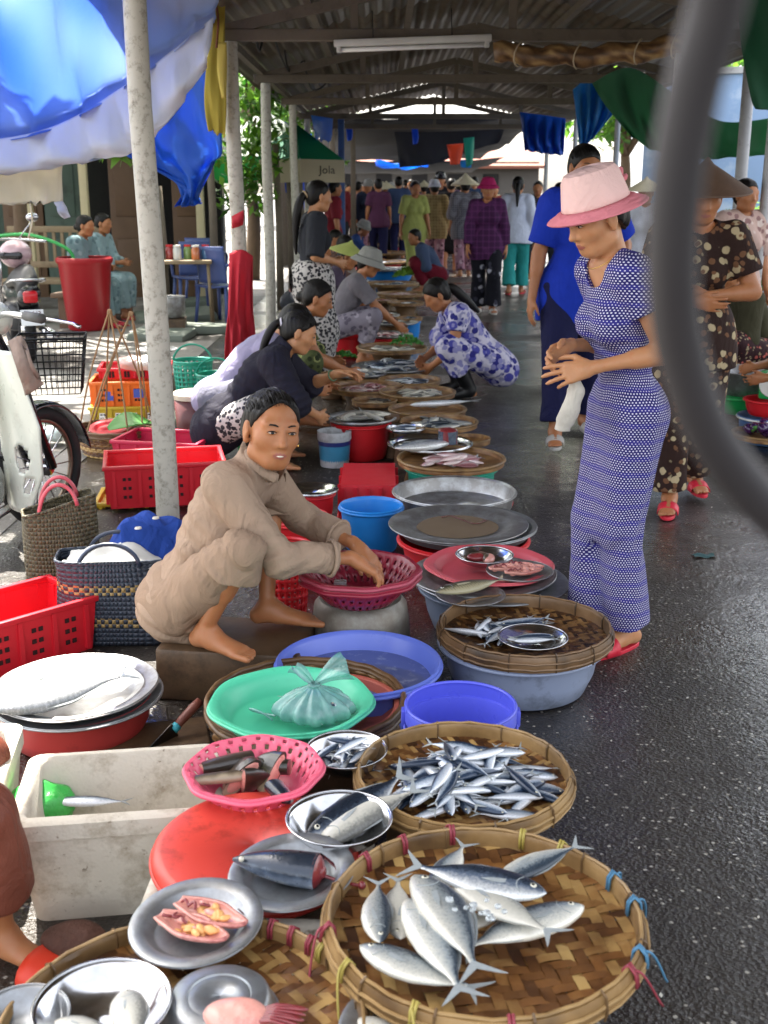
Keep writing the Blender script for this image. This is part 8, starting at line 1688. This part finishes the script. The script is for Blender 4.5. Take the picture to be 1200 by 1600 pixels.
pl_ = thing('x', None, None); bpy.data.objects.remove(pl_); b = MB(); b.box((0, -.43, .43), (.19, .006, .135), Matrix.Rotation(R(-14), 3, 'X'), bev=.004); pt = b.build('number_plate', mat('plate_white', hx('d8dce0'), .4, var=.04), mb_)
text('79-H3', .058, INK, pt, (0, -.442, .462), (R(90-14), 0, 0)); text('1217', .062, INK, pt, (0, -.426, .400), (R(90-14), 0, 0))
b = MB(); b.tube([(.16, -.42, .26), (.16, .1, .26), (.15, .4, .24)], [.05, .048, .03], 12); b.build('exhaust', CHR, mb_, auto=None)
b = MB(); b.box((0, .5, .36), (.24, .3, .26), bev=.05); b.build('engine', mat('engine_grey', hx('5a5a5c'), .4, .7), mb_)
wheel(mb_, (0, 1.15, .28), .28, .08, 'X')
for s_ in (-1, 1): b = MB(); b.tube([(s_*.09, 1.15, .28), (s_*.08, .95, .95)], .02, 7); b.build('fork', CHR, mb_, auto=None)
b = MB(); b.tube(crom([(-.34, .82, 1.0), (-.1, .92, 1.02), (.1, .92, 1.02), (.34, .82, 1.0)], 5), .013, 7); b.build('handlebar', CHR, mb_, auto=None)
b = MB(); b.tube([(.1, .92, 1.02), (.22, .85, 1.18)], .006, 5); sph(b, (.23, .84, 1.22), .06, 0, 10, (1, .3, .7)); b.build('mirror', CHR, mb_, auto=None)
HEL = mat('helmet_pink', hx('b89aa0'), .25, coat=.5); b = MB(); sph(b, (0, 0, 0), .14, 0, 16, (1, 1.15, .9)); o = b.build('helmet', HEL, None, auto=None); o.location = mb_.location+Vector((-.14, .3, .92)); tag(o, 'pale pink helmet resting on the black motorbike', 'helmet'); b = MB(); b.box((0, -.13, -.01), (.2, .08, .07), bev=.03); b.build('visor', mat('visor_dark', hx('15151a'), .1), o)
# -- cream moped at the left edge
CRMP = mat('moped_cream', hx('c4c8bc'), .3, var=.06, coat=.4, dirt=hx('8a8678'), dirt_amt=.35); mp = thing('moped', 'cream step through moped with a leg shield at the left edge', 'moped', (-1.77, 4.66, 0), R(66))
wheel(mp, (.5, 0, .27), .27, .055, 'Y', 18)
b = MB(); b.grid(lambda u, v: Vector((.5+.30*math.cos(R(10)+R(150)*u), (v-.5)*.11, .27+.30*math.sin(R(10)+R(150)*u)-.02*(2*v-1)**2)), 16, 6); b.build('mudguard', BLKP, mp, solid=.006)
for s_ in (-1, 1): b = MB(); b.tube([(.5, s_*.07, .27), (.36, s_*.07, .62), (.24, s_*.03, .9)], [.02, .026, .03], 8); b.build('fork', BLKP, mp, auto=None)
for s_ in (-1, 1): # leg shield wings with an oval and a round opening on the near one
    b = MB(); nu, nv2 = 26, 40; vs = []; keep = []
    def P(u, v, s_=s_):
        z = .17+.68*v; w_ = .30-.12*max(0, v-.55)/.45-.08*max(0, .25-v)/.25; y = s_*(.03+w_*u); x = .22-.02*u+.10*(1-v)*.6-.10*math.sin(u*1.9)*(.6+.4*(1-v)); return Vector((x-.04*(1-v), y, z))
    for j in range(nv2+1):
        for i in range(nu+1): vs.append(P(i/nu, j/nv2))
    fs = []
    for j in range(nv2):
        for i in range(nu):
            u, v = (i+.5)/nu, (j+.5)/nv2
            if ((u-.62)/.17)**2+((v-.34)/.085)**2 < 1 or ((u-.80)/.11)**2+((v-.18)/.055)**2 < 1: continue
            fs.append((j*(nu+1)+i, j*(nu+1)+i+1, (j+1)*(nu+1)+i+1, (j+1)*(nu+1)+i))
    b.add(vs, fs); b.build('leg_shield', CRMP, mp, solid=.008, auto=None)
b = MB(); b.tube(crom([(.22, 0, .86), (.05, 0, .5), (-.12, 0, .38), (-.5, 0, .5), (-.8, 0, .6)], 5), [.06]*12+[.09]*9, 12); b.build('frame', CRMP, mp, auto=None)
b = MB(); b.box((.02, 0, .27), (.34, .2, .2), bev=.06); b.build('engine', ALU, mp); b = MB(); b.tube([(.0, -.10, .28), (.0, -.17, .28)], [.085, .07], 18); b.build('engine_cover', STEEL, mp, auto=None)
b = MB(); b.tube(crom([(.12, -.13, .18), (-.2, -.16, .15), (-.7, -.16, .2)], 5), [.02]*5+[.04]*6, 9); b.build('exhaust', CHR, mp, auto=None)
b = MB(); b.tube(crom([(-.35, 0, .74), (-.6, 0, .78), (-.95, 0, .76)], 5), [.1]*11, 12, flat=.5); b.build('seat', mat('seat_vinyl', hx('161618')), mp, auto=None)
wheel(mp, (-.72, 0, .27), .27, .06, 'Y', 18)
b = MB(); b.tube(crom([(.12, -.33, 1.0), (.22, -.12, .99), (.24, 0, .96), (.22, .12, .99), (.12, .33, 1.0)], 5), .014, 8); b.build('handlebar', CHR, mp, auto=None)
for s_ in (-1, 1): b = MB(); b.tube([(.13, s_*.31, 1.0), (.07, s_*.44, 1.0)], .02, 9); b.build('grip', mat('grip_grey', hx('4a4a48'), .7), mp, auto=None)
b = MB(); sph(b, (.27, 0, .96), .09, 0, 12, (1, 1, .9)); b.build('headlamp', CRMP, mp, auto=None)
for s_ in (-1,): b = MB(); b.tube([(.19, s_*.34, .985), (.23, s_*.46, .965), (.22, s_*.5, .955)], [.008, .007, .01], 6); b.build('brake_lever', CHR, mp, auto=None)
# wire basket in front
b = MB(); W_ = mat('wire_black', hx('1c1e20'), .4, .5)
bk2 = thing('wire_basket', 'black wire mesh basket hanging on the front of the moped', 'basket', (atY(85, 600, 5.2).x, 5.2, .60), R(10))
for k in range(9):
    z = .03*k; s_ = .8+.2*k/8; b.tube([(x*s_, y*s_, z) for x, y in ((-.15, -.11), (.15, -.11), (.15, .11), (-.15, .11))], .0028, 4, closed=True)
for k in range(40):
    t_ = k/40*4; i = int(t_); f = t_-i; c_ = ((-.15, -.11), (.15, -.11), (.15, .11), (-.15, .11)); x = c_[i][0]+(c_[(i+1) % 4][0]-c_[i][0])*f; y = c_[i][1]+(c_[(i+1) % 4][1]-c_[i][1])*f; b.tube([(x*.8, y*.8, 0), (x, y, .25)], .0024, 4)
b.build('wire_mesh', W_, bk2, auto=None); b = MB(); b.tube([(x, y, .25) for x, y in ((-.15, -.11), (.15, -.11), (.15, .11), (-.15, .11))], .006, 6, closed=True); b.build('rim', W_, bk2, auto=None)
sheet('work_glove', 'grey brown cloth glove hanging from the moped handlebar', rows(((12, 535, 4.5), (34, 525, 4.5)), ((26, 575, 4.45), (48, 570, 4.45)), ((40, 618, 4.5), (66, 600, 4.5))), cloth('glove', '8a7a70', .2), 'glove', fold=.012, n=7, thick=.02)
# sacks and flat stones on the pavement between house and lane
SLB = mat('flat_stone', hx('6a7268'), .7, var=.2, scale=6, bump=.3, bscale=20); 
for i, (u, v, w_, d_, a) in enumerate(((275, 500, .9, .6, .3), (300, 478, .8, .5, .1), (318, 520, .7, .5, .5), (255, 530, .6, .45, -.2))):
    p = at(u, v, 0); b = MB(); b.box((0, 0, .05), (w_, d_, .09), bev=.03); b.v = [tuple(Vector(q)+Vector((1, 1, .4))*.02*sm_noise(q, 7+i)) for q in b.v]; o = b.build('stone_slab', SLB, None); o.location = (p.x, p.y, 0); o.rotation_euler = (R(random.uniform(-4, 6)), R(random.uniform(-4, 4)), a); tag(o, ('greenish stone slab nearest the first pole', 'far stone slab by the table with jars', 'tilted stone slab near the red cloth', 'small stone slab behind the carrying basket straps')[i], 'slab')
for i, (u, v, col) in enumerate(((75, 640, 'b8d8c8'), (80, 665, 'd4e4dc'), (205, 690, 'd8e4e0'), (278, 640, 'b8d4b8'), (228, 560, 'd8d4cc'), (205, 560, 'c8a8a0'))):
    p = at(u, v, .12); b = MB(); sph(b, (0, 0, 0), .1, 0, 14, (1, .8, .5)); b.v = [tuple(Vector(q)*(1+.25*sm_noise(q, 30+i*3))) for q in b.v]; o = b.build('plastic_bag', mat('bag_film_%d' % i, hx(col), .3, bump=.5, bscale=30, bdist=.01), None, auto=None, sub=1); o.location = p; tag(o, ('pale green plastic bag below the wire basket', 'white green plastic bag on the ground below the wire basket', 'white plastic bag in front of the yellow crate', 'light green plastic bag beside the brown bucket', 'white cloth bundle on the orange crate', 'pinkish bundle behind the orange crate')[i], 'bag')
    o.location.z = .07
    if i > 3: o.location = (at(u, v, .45).x, at(u, v, .45).y, .42)
# ------------------------------------------------ right-hand side
WLB = mat('pale_blue_wall', hx('8aa4c8'), .8, var=.12, scale=2, dirt=hx('c8d4e0'), dirt_amt=.4, dscale=2)
t = thing('painted_wall', 'pale blue painted wall behind the sellers on the right', 'wall', (5.6, 13.2, 0), R(-14)); b = MB(); b.box((0, 0, 1.35), (5.4, .15, 2.7)); b.build('wall_face', WLB, t, smooth=False); b = MB(); b.box((0, 0, 2.73), (5.5, .22, .07)); b.build('coping', m_steel, t, smooth=False)
t = thing('bush', 'dark green bush in front of the pale blue wall', 'bush', (atY(1185, 370, 12).x, 12.0, 0)); b = MB(); leaves(b, (0, 0, .8), .7, 700, .14); b.build('foliage', LEAFM, t, smooth=False); b = MB(); b.tube([(0, 0, 0), (.03, 0, .8)], .03, 7); b.build('stem', TRUNK, t, auto=None)
for u, Y, m_, lab in ((1156, 9.0, m_steel, 'grey steel post beside the pale blue wall'),):
    b = MB(); b.tube([(0, 0, 0), (0, 0, 2.6)], .045, 12); o = b.build('steel_post', m_, None, auto=None); o.location = (atY(u, 300, Y).x, Y, 0); tag(o, lab, 'post')
c = at(1165, 585, .34); lathe_thing('metal_pot', 'shiny dented metal pot under the reaching hand at the right edge', 'pot', (c.x, c.y, .22), [(.001, 0), (.15, 0), (.19, .05), (.2, .14), (.21, .15)], ALU, n=36, rim=.005)
lathe_thing('plastic_basin', 'green rimmed basin under the shiny metal pot', 'basin', (c.x, c.y, .1), p_tub(.24, .12, .8), GST, n=40, rim=.006); stand('dark crate under the green rimmed basin', (c.x, c.y, 0), (.36, .3, .1), 0)
c = at(1190, 628, .25); lathe_thing('plastic_basin', 'red basin at the right edge above the blue tub', 'basin', (c.x+.05, c.y, .17), p_tub(.15, .1, .8), RBK, n=40, rim=.006); lathe_thing('plastic_tub', 'dull blue tub with a white rim at the right edge', 'tub', (c.x+.06, c.y, 0), p_tub(.19, .17, .82), plastic('dull_blue', '4a6a98', .3), n=40, rim=.007, mrim=WHT)
t = thing('dial_scale', 'green dial scale with a white face on the red basin at the right edge', 'scale', (c.x+.06, c.y, .27), R(-20)); b = MB(); b.box((0, .02, .08), (.16, .1, .17), bev=.02); b.build('housing', GST, t); b = MB(); b.lathe([(.02, .006), (.075, .006), (.08, 0)], 28); b.v = [(x, -.035-z, y+.09) for x, y, z in b.v]; b.build('dial', WHT, t); b = MB(); b.box((0, -.043, .1), (.004, .002, .05)); b.build('needle', INK, t)
AUB = mat('aubergine_skin', hx('3a1a4a'), .2, var=.3, coat=.5); c = at(1185, 680, .1); lite_tray('bamboo tray with aubergines at the right edge', (c.x+.05, c.y, .1), .2)
for i in range(12):
    b = MB(); sph(b, (0, 0, 0), .035, 0, 10, (1.5, .9, .9)); o = b.build('aubergine', AUB, None, auto=None); o.location = (c.x+.03+random.gauss(0, .07), c.y+random.gauss(0, .06), .125+.012*(i % 3)); o.rotation_euler = (0, 0, random.random()*6); tag(o, 'glossy aubergine on the tray at the right edge', 'aubergine', 'aubergines on the right hand tray'); b = MB(); b.tube([(.05, 0, 0), (.07, 0, .008)], [.014, .005], 6); b.build('calyx', LEAFG, o, auto=None)
b = MB()
for i in range(70):
    u, v = random.uniform(720, 1250), random.uniform(620, 1560); q = at(u, v, .004); r_ = random.uniform(.002, .007); a = random.random()*6; e = Vector((math.cos(a), math.sin(a), .3))*r_; f = Vector((-math.sin(a), math.cos(a), .1))*r_*.6; b.add([q-e, q+f, q+e, q-f], [(0, 1, 2, 3)])
tag(b.build('litter', mat('scale_litter', hx('c4c0b4'), .25), None, smooth=False), kind='stuff')
p = at(1100, 870, .0); b = MB(); b.grid(lambda u, v: Vector(((u-.5)*.09, (v-.5)*.05, .006+.004*math.sin(u*9+v*5))), 8, 6); o = b.build('leaf_scrap', mat('leaf_scrap', hx('3a5a5a'), .6), None, auto=None); o.location = p; tag(o, 'small dark green scrap lying on the wet lane', 'scrap')
# -- distant house rows so that no horizon shows between the stalls
for i, (x, y, w_, h_, col, lab) in enumerate(((-12, 34, 12, 4.2, 'b8a890', 'sand coloured house far left behind the trees'), (-24, 22, 14, 4.5, 'a0a49c', 'grey house furthest left'), (2, 80, 16, 3, '4c4844', 'grey building closing the end of the lane'), (16, 44, 14, 4.5, 'b4b8bc', 'pale house beyond the green tarp'), (20, 24, 12, 4, 'c0b8a8', 'cream house on the far right'))):
    t = thing('house', lab, 'house', (x, y, 0)); b = MB(); b.box((0, 0, h_/2), (w_, 5, h_)); b.build('wall', mat('house_'+col, hx(col), .85, var=.12, scale=1, dirt=hx('6a6258'), dirt_amt=.35, dscale=1.5), t, smooth=False)
    b = MB(); b.box((0, -.3, h_+.2), (w_+.6, 6.2, .18), Matrix.Rotation(R(10), 3, 'X')); b.build('roof', mat('tile_roof', hx('7a4a3a'), .8, var=.2), t, smooth=False)
    for k in range(int(w_/2.4)):
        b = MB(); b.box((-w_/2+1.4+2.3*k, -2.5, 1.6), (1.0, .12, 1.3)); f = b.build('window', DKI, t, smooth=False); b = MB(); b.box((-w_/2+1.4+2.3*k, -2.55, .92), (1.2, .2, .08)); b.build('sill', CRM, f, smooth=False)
# -- the dark blurred bar close in front: a bent rubber covered bar standing at the viewer's right hand
pts = [(1140, -120), (1122, 0), (1085, 130), (1058, 280), (1050, 420), (1062, 540), (1100, 660), (1160, 750), (1240, 830), (1330, 890)]
b = MB(); b.tube(crom([A_(u, v, .31+.008*i) for i, (u, v) in enumerate(pts)], 8), .0078, 14); o = b.build('curved_bar', mat('bar_rubber', hx('201e22'), .55, var=.15), None, auto=None); tag(o, 'dark curved bar, out of focus, right in front of the woman in brown flowers', 'bar')
